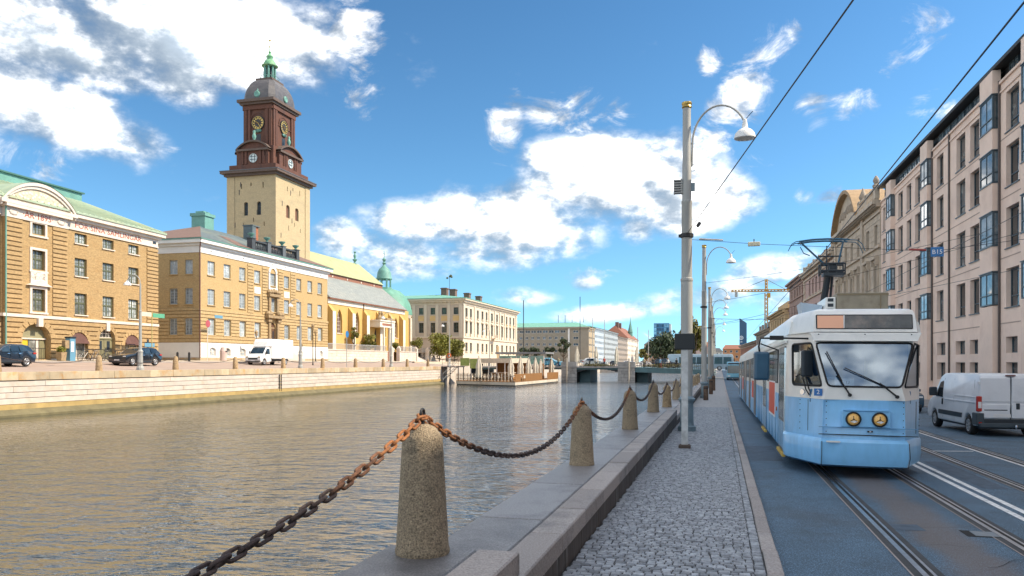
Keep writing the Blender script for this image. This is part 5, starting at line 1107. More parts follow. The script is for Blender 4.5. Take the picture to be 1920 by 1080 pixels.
mb = MB(); mb.add([(-43.4,-60,-.8),(-42.95,-60,-.8),(-42.45,-60,-1.12),(-42.40,-60,-2.6),(-43.4,-60,-2.6),(-43.4,118.8,-.8),(-42.95,118.8,-.8),(-42.45,118.8,-1.12),(-42.40,118.8,-2.6),(-43.4,118.8,-2.6)], [(0,1,6,5),(1,2,7,6),(2,3,8,7),(5,6,7,8,9),(0,4,3,2,1)]); q(mb, 'sloping_foot', m_algae)
mb = MB(); mb.box(-43.6,-43.0,-60,33,-2.6,1.55); q(mb, 'wall_near', m_quay); mb = MB(); mb.box(-43.55,-43.05,118.8,640,-2.6,1.5); q(mb, 'wall_beyond', m_quay)
t = thing('wall_ladder', 'narrow dark ladder fixed to the pale quay wall below the box truck', 'ladder', (-43.0, 71.2, .2)); mb = MB(); [mb.box(-.0,.07,-.2+d,-.14+d,-.9,.75) for d in (0,.34)]; mb.build('rail', m_iron, t); mb = MB(); [mb.box(.0,.05,-.18,.18,-.8+k*.3,-.75+k*.3) for k in range(6)]; mb.build('rungs', mat('rung_ochre', (.4,.3,.1), .7), t)

# bollards on the far quay, thin chains between them
lb = MB().lathe([(.24,0),(.25,.05),(.19,1.0),(.12,1.12),(.0,1.14)], n=12).mesh('far_bollard', mat('far_bollard', (.33,.23,.13), .9, var=.4, scale=8, rnd=.2), 40)
for i in range(10):
    Y = 39.7+8.4*i
    lab = ['round stone bollard on the far quay at the very left edge of the picture','brown bollard on the far quay between the two dark cars','bollard on the far quay below the gap between the two brick buildings','bollard on the far quay just left of the box truck','bollard on the far quay at the rear of the box truck','bollard on the far quay right of the curved lamp post near the truck','bollard on the far quay before the blue round sign','bollard on the far quay before the church porch','bollard on the far quay before the church steps','last bollard on the far quay near the gangway'][i]
    o = link('bollard', lb, None, (-43.9, Y, 1.56)); tag(o, lab, 'bollard', 'stone bollards on the far quay')
for i in range(9):
    Y = 39.7+8.4*i; mb = MB(); mb.tube([(0, 8.4*u/10, .98-4*.42*(u/10)*(1-u/10)) for u in range(11)], .022, 4)
    tag(mb.build('far_chain', m_rust, None, loc=(-43.9,Y,1.56)), 'thin dark chain on the far quay, '+['first from the left edge','ending before the black car','starting below the black car','left of the box truck','below the box truck','right of the box truck','left of the blue round sign','before the church porch','last, before the gangway'][i], 'chain', 'thin chains on the far quay')

# ================================================================== brick museum with the curved gable
m_brick = mat('ochre_brick', (.375,.25,.115), .88, var=.34, scale=5, stretch=(1,1,2.6), stain=(.36,.215,.085), stscale=.7, stamt=.45, bump=.35, bscale=14)
m_brickr = mat('ochre_rustic', (.40,.27,.13), .88, var=.26, scale=4, stretch=(1,1,2), stain=(.40,.25,.10), stscale=.9, stamt=.4, rnd=.08)
m_trim = mat('stone_trim', (.66,.58,.50), .8, var=.08, scale=1.5, stain=(.5,.42,.35), stscale=1, stamt=.35)
m_copper = mat('green_copper', (.32,.40,.29), .6, var=.12, scale=1.2, stretch=(1,1,.3), stain=(.46,.44,.26), stscale=.2, stamt=.9, rnd=.04)
m_copperb = mat('blue_copper', (.13,.29,.245), .6, var=.14, scale=1.2, stain=(.15,.36,.31), stscale=.6)
m_green = mat('green_sash', (.11,.12,.07), .5, var=.1)
m_bglass = glassmat('museum_glass', (.24,.27,.27), .12, rnd=.5, curtain=(.62,.62,.60), camt=.95, scale=1.6)
m_rlet = flatmat('red_letters', (.36,.09,.06), .7)
B1 = thing('museum_building', 'ochre brick museum with curved gable and lettered white frieze at the left', 'building', (-56.371, 31.639, 0), atan2(.99927,-.03826))
CW = [(23.1,24.5)]; SW = [(28.4,29.9),(31.95,33.45),(35.55,37.05)]; SWm = [(47.4-b,47.4-a) for a, b in SW]; ROWS = [(6.6,8.58),(10.17,11.83),(13.2,14.12)]
GA = [(27.85,29.98,2.55,4.98,1.0),(31.42,33.58,2.45,5.42,1.0),(34.97,37.12,2.55,4.98,1.0)]; GAm = [(47.4-b,47.4-a,c,d,e) for a,b,c,d,e in GA]
wops = [(a,b,c,d) for a,b in SW+SWm for c,d in ROWS]+GA+GAm
rop = [(23.1,24.5,6.6,8.5),(23.1,24.5,10.17,11.83),(23.1,24.5,13.2,14.12),(22.05,25.1,2.45,5.48,1.25)]
mb = MB(); wall_grid(mb, 7.4, 20.5, 2, 15.3, [o for o in wops if o[1] < 21], .32); wall_grid(mb, 27.0, 40, 2, 15.3, [o for o in wops if o[0] > 26], .32)
wall_grid(mb, 20.5, 27.0, 2, 15.3, rop, .5, -.4)
for x in (20.5, 27.0): mb.quad((x,-.4,2),(x,0,2),(x,0,15.3),(x,-.4,15.3))
for x in (7.4, 40): mb.quad((x,0,2),(x,14,2),(x,14,15.9),(x,0,15.9))
mb.quad((7.4,14,2),(40,14,2),(40,14,15.9),(7.4,14,15.9)); mb.build('wall', m_brick, B1, fix=False)
for o in wops:
    if len(o) == 4: window(B1, *o, .2, m_green, m_bglass, 4, 4 if o[3]-o[2] > 1.2 else 2, .09, .03, m_trim, mull=.13, trans=(.56,.12) if o[3]-o[2] > 1.2 else None)
for o in rop[:3]:
    window(B1, *o, -.15, m_green, m_bglass, 4, 4 if o[3]-o[2] > 1.2 else 2, .09, .03, None, mull=.13, trans=(.56,.12) if o[3]-o[2] > 1.2 else None)
    a,b,c,d = o; mb = MB(); [mb.box(*v, z0, z1) for v, z0, z1 in (((a-.22,a-.002,-.48,-.3),c-.1,d+.2),((b+.002,b+.22,-.48,-.3),c-.1,d+.2),((a-.002,b+.002,-.475,-.3),d+.002,d+.2),((a-.3,b+.3,-.52,-.3),c-.25,c-.1))]; mb.build('window_surround', m_trim, B1)
mb = MB(); mb.box(22.9,24.7,-.52,-.38,8.9,9.9); mb.add([(22.5,-.7,8.75),(25.1,-.7,8.75),(25.1,-.4,8.75),(22.5,-.4,8.75),(23.8,-.7,9.3),(23.8,-.4,9.3)], [(0,1,4),(2,3,5),(0,3,5,4),(1,2,5,4),(0,1,2,3)]); mb.build('window_pediment', m_trim, B1)
rr = random.Random(4); mb = MB(); [mb.lathe([(.16,0),(.2,.04),(.02,.1)], (rr.uniform(23.0,24.6),-.55,rr.uniform(9.4,9.85)), 6, 'y') for _ in range(14)]; mb.build('relief', m_trim, B1)
# bands, frieze, cornice
def band(name, m, *bs):
    mb = MB(); [mb.box(*b) for b in bs]; return mb.build(name, m, B1, fix=False)
band('string_course', m_trim, (7.3,20.1,-.14,.02,5.98,6.24),(27.4,40.12,-.14,.02,5.98,6.24),(20.1,27.4,-.55,.02,5.98,6.24))
band('plinth', m_trim, (7.35,20.45,-.1,.02,1.9,2.5),(27.05,40.05,-.1,.02,1.9,2.5),(20.4,21.9,-.5,.0,1.9,2.5),(25.2,27.05,-.5,.0,1.9,2.5))
band('frieze', m_trim, (7.35,20.48,-.05,.02,14.42,15.2),(27.02,40.03,-.05,.02,14.42,15.2),(20.46,27.04,-.46,.0,14.30,15.05))
band('frieze_mould', m_trim, (7.3,20.4,-.12,.02,14.34,14.44),(27.1,40.08,-.12,.02,14.34,14.44),(20.4,27.1,-.53,.02,14.2,14.32))
band('cornice', m_trim, (7.1,20.3,-.3,.02,15.2,15.45),(27.3,40.3,-.3,.02,15.2,15.45),(6.9,20.0,-.6,.02,15.45,15.8),(27.6,40.6,-.6,.02,15.45,15.8),(20.2,27.3,-.8,.0,15.05,15.3),(19.7,27.9,-.82,.0,15.3,15.6))
for x in (21.0, 25.9): band('wall_bracket', m_trim, (23.55,24.05,-.7,-.38,5.25,5.98)) if x < 22 else None
band('key_stone', m_trim, (32.3,32.75,-.2,.02,5.2,5.98),(14.65,15.1,-.2,.02,5.2,5.98))
ap = arch_pts(19.8, 27.8, 17.55, 1.95, 'seg', 18)
mb = MB(); mb.prism([(20.2,15.55)]+[(x*.96+23.8*.04, z-.35) for x, z in ap]+[(27.4,15.55)], 'y', -.55, 2.5); mb.build('gable_field', mat('gable_relief', (.60,.50,.36), .85, var=.3, scale=3, bump=1., bscale=4), B1)
mb = MB()
for i in range(len(ap)-1):
    (xa,za),(xb,zb) = ap[i], ap[i+1]
    for (y0, t0, t1) in ((-.80,-.28,.0),(-.68,-.55,-.28)): mb.add([(xa,y0,za+t0),(xb,y0,zb+t0),(xb,2.5,zb+t0),(xa,2.5,za+t0),(xa,y0,za+t1),(xb,y0,zb+t1),(xb,2.5,zb+t1),(xa,2.5,za+t1)], [(0,1,2,3),(4,5,6,7),(0,1,5,4),(0,3,7,4),(1,2,6,5)])
mb.build('gable_arch', m_trim, B1)
mb = MB(); [mb.quad((ap[i][0],-.84,ap[i][1]+.02),(ap[i+1][0],-.84,ap[i+1][1]+.02),(ap[i+1][0],6,ap[i+1][1]+.02),(ap[i][0],6,ap[i][1]+.02)) for i in range(len(ap)-1)]; mb.build('gable_roof', m_copper, B1, fix=False)
rr = random.Random(6); mb = MB(); [mb.lathe([(.13,0),(.19,.06),(.02,.16)], (x, -.57, 15.65+rr.uniform(.05, max(.1, 1.35*(1-((x-23.8)/3.6)**2)-.15))), 6, 'y') for x in [20.9+.17*i for i in range(34)]]; mb.build('gable_figures', m_trim, B1, smooth=50)
text('frieze_text', '\u00b7\u00c5R\u00b71895\u00b7', .72, m_rlet, B1, (23.75,-.465,14.67), ext=.012, sx=1.15)
text('frieze_text', 'F\u00d6R\u00b7SINA\u00b7SAMLINGAR\u00b7', .70, m_rlet, B1, (33.0,-.055,14.81), ext=.012, sx=1.30)
for x in (21.2, 26.3): mb = MB(); mb.lathe([(.28,-.06),(.2,-.1),(.3,-.02)], (x,-.46,14.7), 8, 'y', sx=1.6); mb.build('garland', m_trim, B1)
mb = MB(); mb.box(39.2,39.7,-.08,.0,14.7,14.95); mb.build('frieze_bird', m_dk, B1)
# rustication
big = [(o[0]-.0, o[1]+.0, o[2], o[3]) for o in wops+rop]
rustic(B1, 7.4, 20.4, 2.55, 5.95, 8, m_brickr, [(a,b,c,d) for a,b,c,d,*_ in GAm], .10, .11); rustic(B1, 27.1, 40.05, 2.55, 5.95, 8, m_brickr, [(a,b,c,d) for a,b,c,d,*_ in GA], .10, .11)
rustic(B1, 20.45, 27.05, 2.55, 5.95, 8, m_brickr, [(22.05,25.1,2.4,5.48)], .10, .11, y=-.4)
for a, b, y in ((20.5,22.1,-.4),(25.35,27.05,-.4),(38.3,40.05,0),(7.35,9.1,0)): rustic(B1, a, b, 6.3, 14.2, 20, m_brickr, (), .09, .12, y=y)
for a,b,c,d,*_ in GA+GAm+[(22.05,25.1,2.45,5.48)]:  # voussoirs over the arches
    y = -.4 if 21 < a < 26 else 0; m_ = (a+b)/2; h = (b-a)/2; rise = 1.25 if h > 1.4 else 1.0; mb = MB()
    for k in range(9):
        t0, t1 = pi*(k+.08)/9, pi*(k+.92)/9; P = [(m_+cos(t)*h*f_, d-rise+sin(t)*rise*f_+ (f_-1)*.15) for t, f_ in ((t0,1.0),(t1,1.0),(t1,1.36),(t0,1.36))]
        mb.prism(P, 'y', y-.09, y+.02)
    mb.build('voussoirs', m_brickr, B1)
# arch fillings: shopfronts and doors
m_awn = mat('brown_awning', (.10,.04,.03), .7, var=.2, scale=5); m_olive = mat('olive_door', (.22,.20,.11), .6, var=.1); m_shop = glassmat('shop_glass', (.18,.18,.16), .1, curtain=(.5,.5,.48), camt=.9, scale=1.2)
for a,b,c,d,*_ in (GA[0],GA[2],GAm[0],GAm[2]):
    m_ = (a+b)/2; window(B1, a, b, c, d-.98, .25, m_trim, m_shop, 2, 1, .08, .05)
    mb = MB(); n = 8; [mb.add([(m_-cos(pi*k/n)*1.07, .02, d-1.0+sin(pi*k/n)*.98),(m_-cos(pi*(k+1)/n)*1.07,.02,d-1.0+sin(pi*(k+1)/n)*.98),(m_-cos(pi*(k+1)/n)*1.1,-.35 if 0<k+1<n else -.1,d-1.05),(m_-cos(pi*k/n)*1.1,-.35 if 0<k<n else -.1,d-1.05)], [(0,1,2,3)]) for k in range(n)]; mb.quad((a,.2,d-1.02),(b,.2,d-1.02),(b,.2,d),(a,.2,d)); mb.build('awning', m_awn, B1, fix=False)
for a,b,c,d,*_ in (GA[1],GAm[1]):
    mb = MB(); mb.box(a,b,.28,.36,c,d-.9); dr = mb.build('door', m_olive, B1); mb = MB(); mb.box((a+b)/2-.04,(a+b)/2+.04,.24,.3,c,d-1.05); mb.box(a,b,.2,.3,d-1.0,d-.86); mb.build('door_frame', m_olive, dr)
    for x in ((a*3+b)/4, (a+3*b)/4): mb = MB(); mb.box(x-.2,x+.2,.262,.3,c+1.0,c+1.8); mb.build('door_pane', m_dk, dr)
    window(B1, a, b, d-.86, d, .26, m_trim, m_shop, 5, 2, .06, .05)
a,b,c,d = 22.05,25.1,2.45,5.48
mb = MB(); mb.box(a,b,.1,.15,d-1.25,d); mb.build('fanlight_panel', mat('fan_olive', (.27,.25,.15), .7), B1); mb = MB(); mb.box(a,b,-.0,.12,d-1.32,d-1.2); mb.build('transom', m_trim, B1)
for i, (x0,x1,mm) in enumerate(((a,a+.55,m_dk),(a+.55,a+1.2,mat('yellow_panel', (.62,.42,.02), .6)),(a+1.25,a+2.0,m_shop),(a+2.05,a+2.35,m_trim),(a+2.4,b,m_olive))): mb = MB(); mb.box(x0,x1-.03,.12,.2,c,d-1.3); mb.build('shop_panel', mm, B1)
# roof
E_ = [(6.4,-.68),(40.7,-.68),(40.7,15),(6.4,15)]; T_ = [(12.4,5.0),(35,5.0),(35,9),(12.4,9)]
mb = MB(); mb.add([(x,y,15.95) for x,y in E_]+[(x,y,18.5) for x,y in T_]+[(x,y,15.78) for x,y in E_], [(0,1,5,4),(1,2,6,5),(2,3,7,6),(3,0,4,7),(4,5,6,7),(0,1,9,8),(1,2,10,9),(2,3,11,10),(3,0,8,11)]); mb.build('roof', m_copper, B1)
mb = MB()
for i in range(46):                                   # standing seams
    x = 7.2+i*.74; t = 1.0; xt = min(max(x, 12.4), 35)
    mb.tube([(x,-.68,15.98),(12.4+(x-6.4)*(22.6/34.6),5.0,18.53)], .035, 4, caps=False)
for i in range(20): y = -.6+i*.8; mb.tube([(40.68,y,15.98),(35,5+(y+1)*.25,18.53)], .035, 4, caps=False)
mb.build('roof_seams', m_copper, B1, fix=False)
mb = MB(); mb.box(12.4,35,5.0,9,18.5,19.28); mb.build('roof_lantern', m_copperb, B1); mb = MB(); mb.box(12.2,35.2,4.8,9.2,19.28,19.42); mb.build('lantern_cap', mat('dark_copper', (.05,.14,.12), .6), B1)
for x in (27.1, 20.4): mb = MB(); mb.cyl((x,-.12 if x > 21 else -.5,2.6),(x,-.12 if x > 21 else -.5,15.2),.07,8); mb.build('downpipe', m_copperb, B1)
mb = MB(); mb.box(38.2,38.5,-.12,.0,3.6,4.6); mb.build('notice_case', m_dk, B1)

# ================================================================== long yellow brick house with the white cornice
m_ybrick = mat('yellow_brick', (.45,.315,.15), .88, var=.26, scale=5, stretch=(1,1,2.6), stain=(.45,.29,.12), stscale=.6, stamt=.4, bump=.3, bscale=14)
m_ybrickr = mat('yellow_rustic', (.45,.325,.165), .88, var=.22, scale=4, stain=(.44,.29,.14), stscale=.9, stamt=.4, rnd=.06)
m_cornice = mat('white_cornice', (.72,.70,.67), .75, var=.05, scale=1, stain=(.6,.57,.53), stscale=.8, stamt=.3)
m_wsash = mat('white_sash', (.42,.47,.50), .5, var=.08)
m_yglass = glassmat('sash_glass', (.30,.34,.36), .12, rnd=.45, curtain=(.62,.63,.62), camt=.9, scale=1.4)
m_rbrown = mat('brown_roof', (.17,.105,.085), .85, var=.2, scale=2.5); m_rslate = mat('grey_roof', (.10,.13,.14), .7, var=.25, scale=2, stain=(.30,.30,.18), stscale=.3, stamt=.4)
B2 = thing('east_india_house', 'long yellow brick house with white cornice and rooftop balustrade below the tower', 'building', (-58.3, 79.23, 0), pi/2)
COLS = [(1.45,2.83),(4.56,5.95),(7.78,9.12),(11.07,12.45),(14.68,16.06),(18.28,19.63),(21.58,22.92),(24.7,26.06),(27.7,29.05)]
RW = [(5.42,7.35),(8.97,10.85),(12.48,14.15)]
ops = [(a,b,c,d) for i,(a,b) in enumerate(COLS) for c,d in RW if not (i == 4 and c < 6)]+[(14.6,16.15,4.5,7.55,.8)]
BW = [(1.75,2.95),(4.7,5.9),(7.9,9.1),(22,23.2),(28.2,29.2)]
mb = MB(); wall_grid(mb, 0, 30.75, 4.5, 15.0, ops, .25); mb.quad((30.75,0,2),(30.75,14,2),(30.75,14,16.6),(30.75,0,16.6)); mb.quad((0,14,2),(30.75,14,2),(30.75,14,16.6),(0,14,16.6)); mb.build('wall', m_ybrick, B2, fix=False)
mb = MB(); wall_grid(mb, -.06, 30.8, 2.75, 4.5, [(a,b,2.95,3.95,.25,'seg') for a,b in BW], .3, -.06); mb.quad((-.06,-.06,2.75),(-.06,14,2.75),(-.06,14,4.5),(-.06,-.06,4.5)); mb.quad((-.06,-.06,4.5),(30.8,-.06,4.5),(30.8,.05,4.5),(-.06,.05,4.5)); mb.build('white_base', m_cornice, B2, fix=False)
mb = MB(); mb.box(-.1,30.85,-.14,.1,1.9,2.75); mb.box(-.14,.1,.1,14,1.9,2.75); mb.build('plinth', m_quayc, B2)
for a,b in BW: window(B2, a, b, 2.95, 3.95, .1, m_trim, m_yglass, 2, 2, .08, .05)
for a,b,c,d,*r in ops:
    if not r: window(B2, a, b, c, d, .16, m_wsash, m_yglass, 4, 5, .11, .045, m_ybrickr, mull=.10)
sops = [(9.9,11.0,c,d) for c,d in RW]+[(12.0,13.05,c,d) for c,d in RW]+[(5.5,6.6,c,d) for c,d in RW]
def side_b2():
    mb = MB(); wall_grid(mb, 0, 14, 4.5, 15.0, sops, .22); mb.build('side_wall', m_ybrick, B2, fix=False)
    for o in sops: window(B2, *o, .16, m_wsash, m_yglass, 4, 5, .11, .045, m_ybrickr, mull=.10)
    rustic(B2, 0, 14, 4.55, 8.2, 9, m_ybrickr, sops, .08, .10)
on_side(B2, (0,14,0), -pi/2, side_b2)
rustic(B2, 0, 30.75, 4.55, 8.2, 9, m_ybrickr, [(a-.02,b+.02,c,d) for a,b,c,d,*r in ops]+[(14.3,16.5,4.5,8)], .08, .10)
for a,b in ((9.55,10.85),(12.85,14.2),(16.75,18.05),(19.95,21.25)): rustic(B2, a, b, 8.5, 14.85, 16, m_ybrickr, (), .08, .11)
def bandb(name, m, z0, z1, p): mb = MB(); mb.box(-p,30.75+p,-p,.02,z0,z1); mb.box(-p,.02,.02,14,z0,z1); mb.build(name, m, B2, fix=False)
bandb('string_course', m_ybrickr, 8.22,8.48,.12); bandb('frieze', m_cornice, 14.95,15.75,.08); bandb('cornice', m_cornice, 15.75,16.05,.28); bandb('cornice_top', m_cornice, 16.05,16.45,.62); bandb('gutter', m_copperb, 16.45,16.56,.70)
mb = MB(); [mb.lathe([(.09,-.02),(.09,.0)], (x,-.08,15.3), 8, 'y') for x in [2+3.3*i for i in range(9)]]; mb.build('frieze_vents', m_dk, B2)
for i in (3, 5): mb = MB(); mb.box(COLS[i][0],COLS[i][1],-.05,.02,11.15,12.0); mb.build('white_panel', m_cornice, B2)
a,b = COLS[4]
mb = MB(); mb.box(a-.35,a-.02,-.12,.02,12.1,14.2); mb.box(b+.02,b+.35,-.12,.02,12.1,14.2); mb.box(a-.4,b+.4,-.16,.02,11.95,12.2)
for k in range(10): t0, t1 = pi*k/10, pi*(k+1)/10; m_ = (a+b)/2; mb.prism([(m_-cos(t)*f_*.7, 14.12+sin(t)*f_*.7) for t, f_ in ((t0,1),(t1,1),(t1,1.5),(t0,1.5))], 'y', -.12, .02)
mb.build('arched_surround', m_cornice, B2)
m_carv = mat('carved_stone', (.32,.23,.13), .9, var=.3, scale=4, bump=.6, bscale=9)
mb = MB(); mb.box(a-.55,a-.05,-.3,.0,8.5,11.0); mb.box(b+.05,b+.55,-.3,.0,8.5,11.0); mb.box(a-.7,b+.7,-.5,.0,11.0,11.35); [mb.lathe([(.25,0),(.38,.2),(.2,.5),(.05,.6)], (x,-.25,z), 8) for x,z in ((a-.5,11.35),(b+.5,11.35),(a+.1,11.4),(b-.1,11.4),((a+b)/2,11.5))]
mb.box(a-.9,a-.1,-.45,.0,7.6,8.1); mb.box(b+.1,b+.9,-.45,.0,7.6,8.1); mb.box(a-1.3,b+1.3,-.7,.0,8.1,8.45); [mb.lathe([(.3,0),(.42,.25),(.2,.6)], (x,-.4,8.4), 8) for x in (a-1.0,a-.4,b+.4,b+1.0)]; mb.box(a-.55,a-.1,-.3,.0,4.5,7.6); mb.box(b+.1,b+.55,-.3,.0,4.5,7.6); mb.build('portal', m_carv, B2)
mb = MB(); mb.box(14.6,16.15,.15,.25,4.5,7.5); dr = mb.build('door', mat('door_oak', (.12,.06,.035), .6, var=.2, scale=4), B2); mb = MB(); mb.box(15.35,15.4,.12,.2,4.5,6.8); mb.box(14.6,16.15,.1,.2,6.75,6.9); mb.build('door_rail', m_carv, dr); mb = MB(); [mb.box(x,x+.3,.13,.2,5.4,6.4) for x in (14.8,15.6)]; mb.build('door_pane', m_dk, dr)
mb = MB(); [mb.box(13.4-k*.3,17.4+k*.3,-.6-k*.35,.0,4.2-k*.3,4.5-k*.3) for k in range(7)]; mb.build('door_steps', m_quay, B2)
mb = MB(); e0 = [(-.7,-.7),(31.45,-.7),(31.45,14.7),(-.7,14.7)]; mb.add([(x,y,16.58) for x,y in e0]+[(9.6,7,19.85),(21,7,19.85)], [(0,1,5,4),(2,3,4,5),(0,1,2,3)]); mb.build('roof', m_rslate, B2)
mb = MB(); mb.add([(-.71,-.7,16.60),(-.71,14.7,16.60),(9.6,7,19.88),(31.46,-.7,16.6),(31.46,14.7,16.6),(21,7,19.88)], [(0,1,2),(3,4,5)]); mb.add([(20.2,-.72,16.61),(31.45,-.72,16.61),(21,7,19.89)], [(0,1,2)]); mb.add([(6.5,-.72,16.61),(9.75,-.72,16.61),(10.5,3.5,18.4),(8.5,3.5,18.4)], [(0,1,2,3)]); mb.build('tile_roof', m_rbrown, B2, fix=False)
mb = MB(); mb.box(10.0,11.9,6.6,8.6,18.5,21.3); mb.box(9.85,12.05,6.45,8.75,21.3,21.7); mb.box(10.3,10.9,7.0,8.2,21.7,22.0); mb.box(11.1,11.7,7.0,8.2,21.7,22.0); mb.build('copper_chimney', m_copperb, B2)
mb = MB(); mb.box(18.3,19.8,5.0,6.2,18,21.3); ch = mb.build('brick_chimney', mat('red_brick', (.33,.12,.06), .9, var=.2, scale=5), B2); mb = MB(); mb.box(18.15,19.0,4.85,6.3,18.5,21.25); mb.box(18.1,20.0,4.8,6.4,21.3,21.45); mb.build('chimney_cover', m_rslate, ch)
m_ban = mat('balustrade_black', (.05,.055,.06), .6, var=.2)
for i, x in enumerate((9.75,13.4,17.1,20.7)):
    mb = MB(); mb.box(x,x+.75,-.55,.2,16.56,18.05); mb.box(x-.08,x+.83,-.63,.28,18.05,18.15); mb.build('balustrade_pier', m_ban if i in (0,3) else mat('pier_grey', (.11,.12,.13), .6) if i == 1 else bpy.data.materials['pier_grey'], B2)
    mb = MB(); mb.lathe([(.2,0),(.12,.12),(.16,.2),(.42,.45),(.46,.58),(.3,.62)], (x+.37,-.17,18.15), 12); mb.build('urn', m_copperb, B2, smooth=40)
for x in (10.5,14.15,17.85):
    mb = MB(); mb.box(x,x+2.9,-.4,.05,16.56,16.85); mb.box(x,x+2.9,-.45,.1,17.75,17.95); mb.build('balustrade_rail', m_ban, B2)
    for k in range(7): mb = MB(); mb.lathe([(.09,0),(.15,.25),(.07,.6),(.11,.9)], (x+.25+k*.4,-.17,16.85), 8); mb.build('baluster', m_ban, B2, smooth=50)
mb = MB(); mb.cyl((-.12,-.12,2.7),(-.12,-.12,14.9),.07,8); mb.tube([(-.12,-.12,14.9),(-.35,-.3,15.6),(-.6,-.6,16.4)], .07, 8); mb.build('downpipe', mat('pipe_red', (.13,.055,.045), .6), B2)

# ================================================================== the church tower
m_tbrick = mat('tower_brick', (.46,.36,.215), .9, var=.2, scale=4, stretch=(1,1,2.4), stain=(.34,.28,.18), stscale=.5, stamt=.6, bump=.4, bscale=9)
m_trust = mat('tower_rust', (.115,.045,.028), .75, var=.18, scale=1.5, stretch=(1,1,.4), stain=(.06,.03,.025), stscale=.8, stamt=.7)
m_lead = mat('lead_roof', (.085,.08,.085), .5, var=.2, scale=1.5, stain=(.16,.14,.13), stscale=.8, stamt=.5)
m_gold = mat('clock_gold', (.60,.42,.12), .4, .4, var=.1); m_face = flatmat('clock_black', (.03,.03,.03), .6)
TW = thing('church_tower', 'tall brick church tower with rust red clock stage, domed roof and green lantern', 'tower', (-72.38, 116.64, 0)); hx, hy = 4.35, 5.3
fops = [(-1.0-.37,-1.0+.37,25.7,27.85,.3,'seg'),(1.35-.37,1.35+.37,25.7,27.85,.3,'seg'),(-.0-.28,.28,22.0,23.4,.28,'round')]
sops2 = [(-2.2,-1.1,25.7,27.8,.4,'round'),(.6,1.7,25.7,27.8,.4,'round')]
slit = [(-1.9,-1.72,30.0,30.8),(2.0,2.18,30.0,30.9),(-.2,.0,30.4,30.9),(-1.5,-1.35,23.7,24.5),(2.2,2.35,23.9,24.6),(.3,.45,24.6,25.3)]
def tface(h, oo): mb = MB(); wall_grid(mb, -h, h, 2, 32.0, oo, .4); mb.build('wall', m_tbrick, TW, fix=False)
on_side(TW, (0,-hy,0), 0, lambda: (tface(hx, fops+slit), [window(TW, a, b, c, d, .3, m_wframe, m_dk, 2, 3, .06, .04) for a,b,c,d,*_ in fops]))
on_side(TW, (hx,0,0), pi/2, lambda: (tface(hy, sops2+slit), [window(TW, a, b, c, d, .25, m_oldfr, mat('louvre_red', (.20,.09,.05), .7) if a < 0 else bpy.data.materials['louvre_red'], 1, 6, .1, .05) for a,b,c,d,*_ in sops2]))
on_side(TW, (0,hy,0), pi, lambda: tface(hx, ())); on_side(TW, (-hx,0,0), -pi/2, lambda: tface(hy, ()))
rr = random.Random(8)
for k in range(5):                                    # iron anchors and dark putlog holes
    mb = MB(); x = rr.uniform(-3.6,3.6); z = rr.uniform(22,31); mb.box(x-.05,x+.05,-hy-.05,-hy+.01,z-.4,z+.4); mb.build('wall_anchor', m_dk, TW)
    mb = MB(); y = rr.uniform(-4.6,4.6); z = rr.uniform(20,31); mb.box(hx-.01,hx+.05,y-.05,y+.05,z-.4,z+.4); mb.build('wall_anchor', m_dk, TW)
mb = MB(); mb.box(-hx-.1,-hx+1.3,-hy-.08,-hy+.02,2,31.9); mb.box(hx-.02,hx+.1,hy-1.5,hy,2,31.9); mb.build('corner_strip', m_tbrick, TW)
def tier(name, m, ax, ay, z0, z1, p=None): mb = MB(); mb.box(-ax,ax,-ay,ay,z0,z1); return mb.build(name, m, TW)
tier('cornice', mat('tower_cornice', (.11,.075,.06), .7, var=.2), 4.75,5.75,32.0,32.4); tier('cornice_top', bpy.data.materials['tower_cornice'], 5.2,6.2,32.4,32.75); tier('cornice_lead', m_lead, 5.25,6.25,32.75,32.9)
tier('base_stage', m_trust, 4.2,5.1,32.9,33.9); tier('gable_stage', m_trust, 3.35,4.35,33.9,37.0)
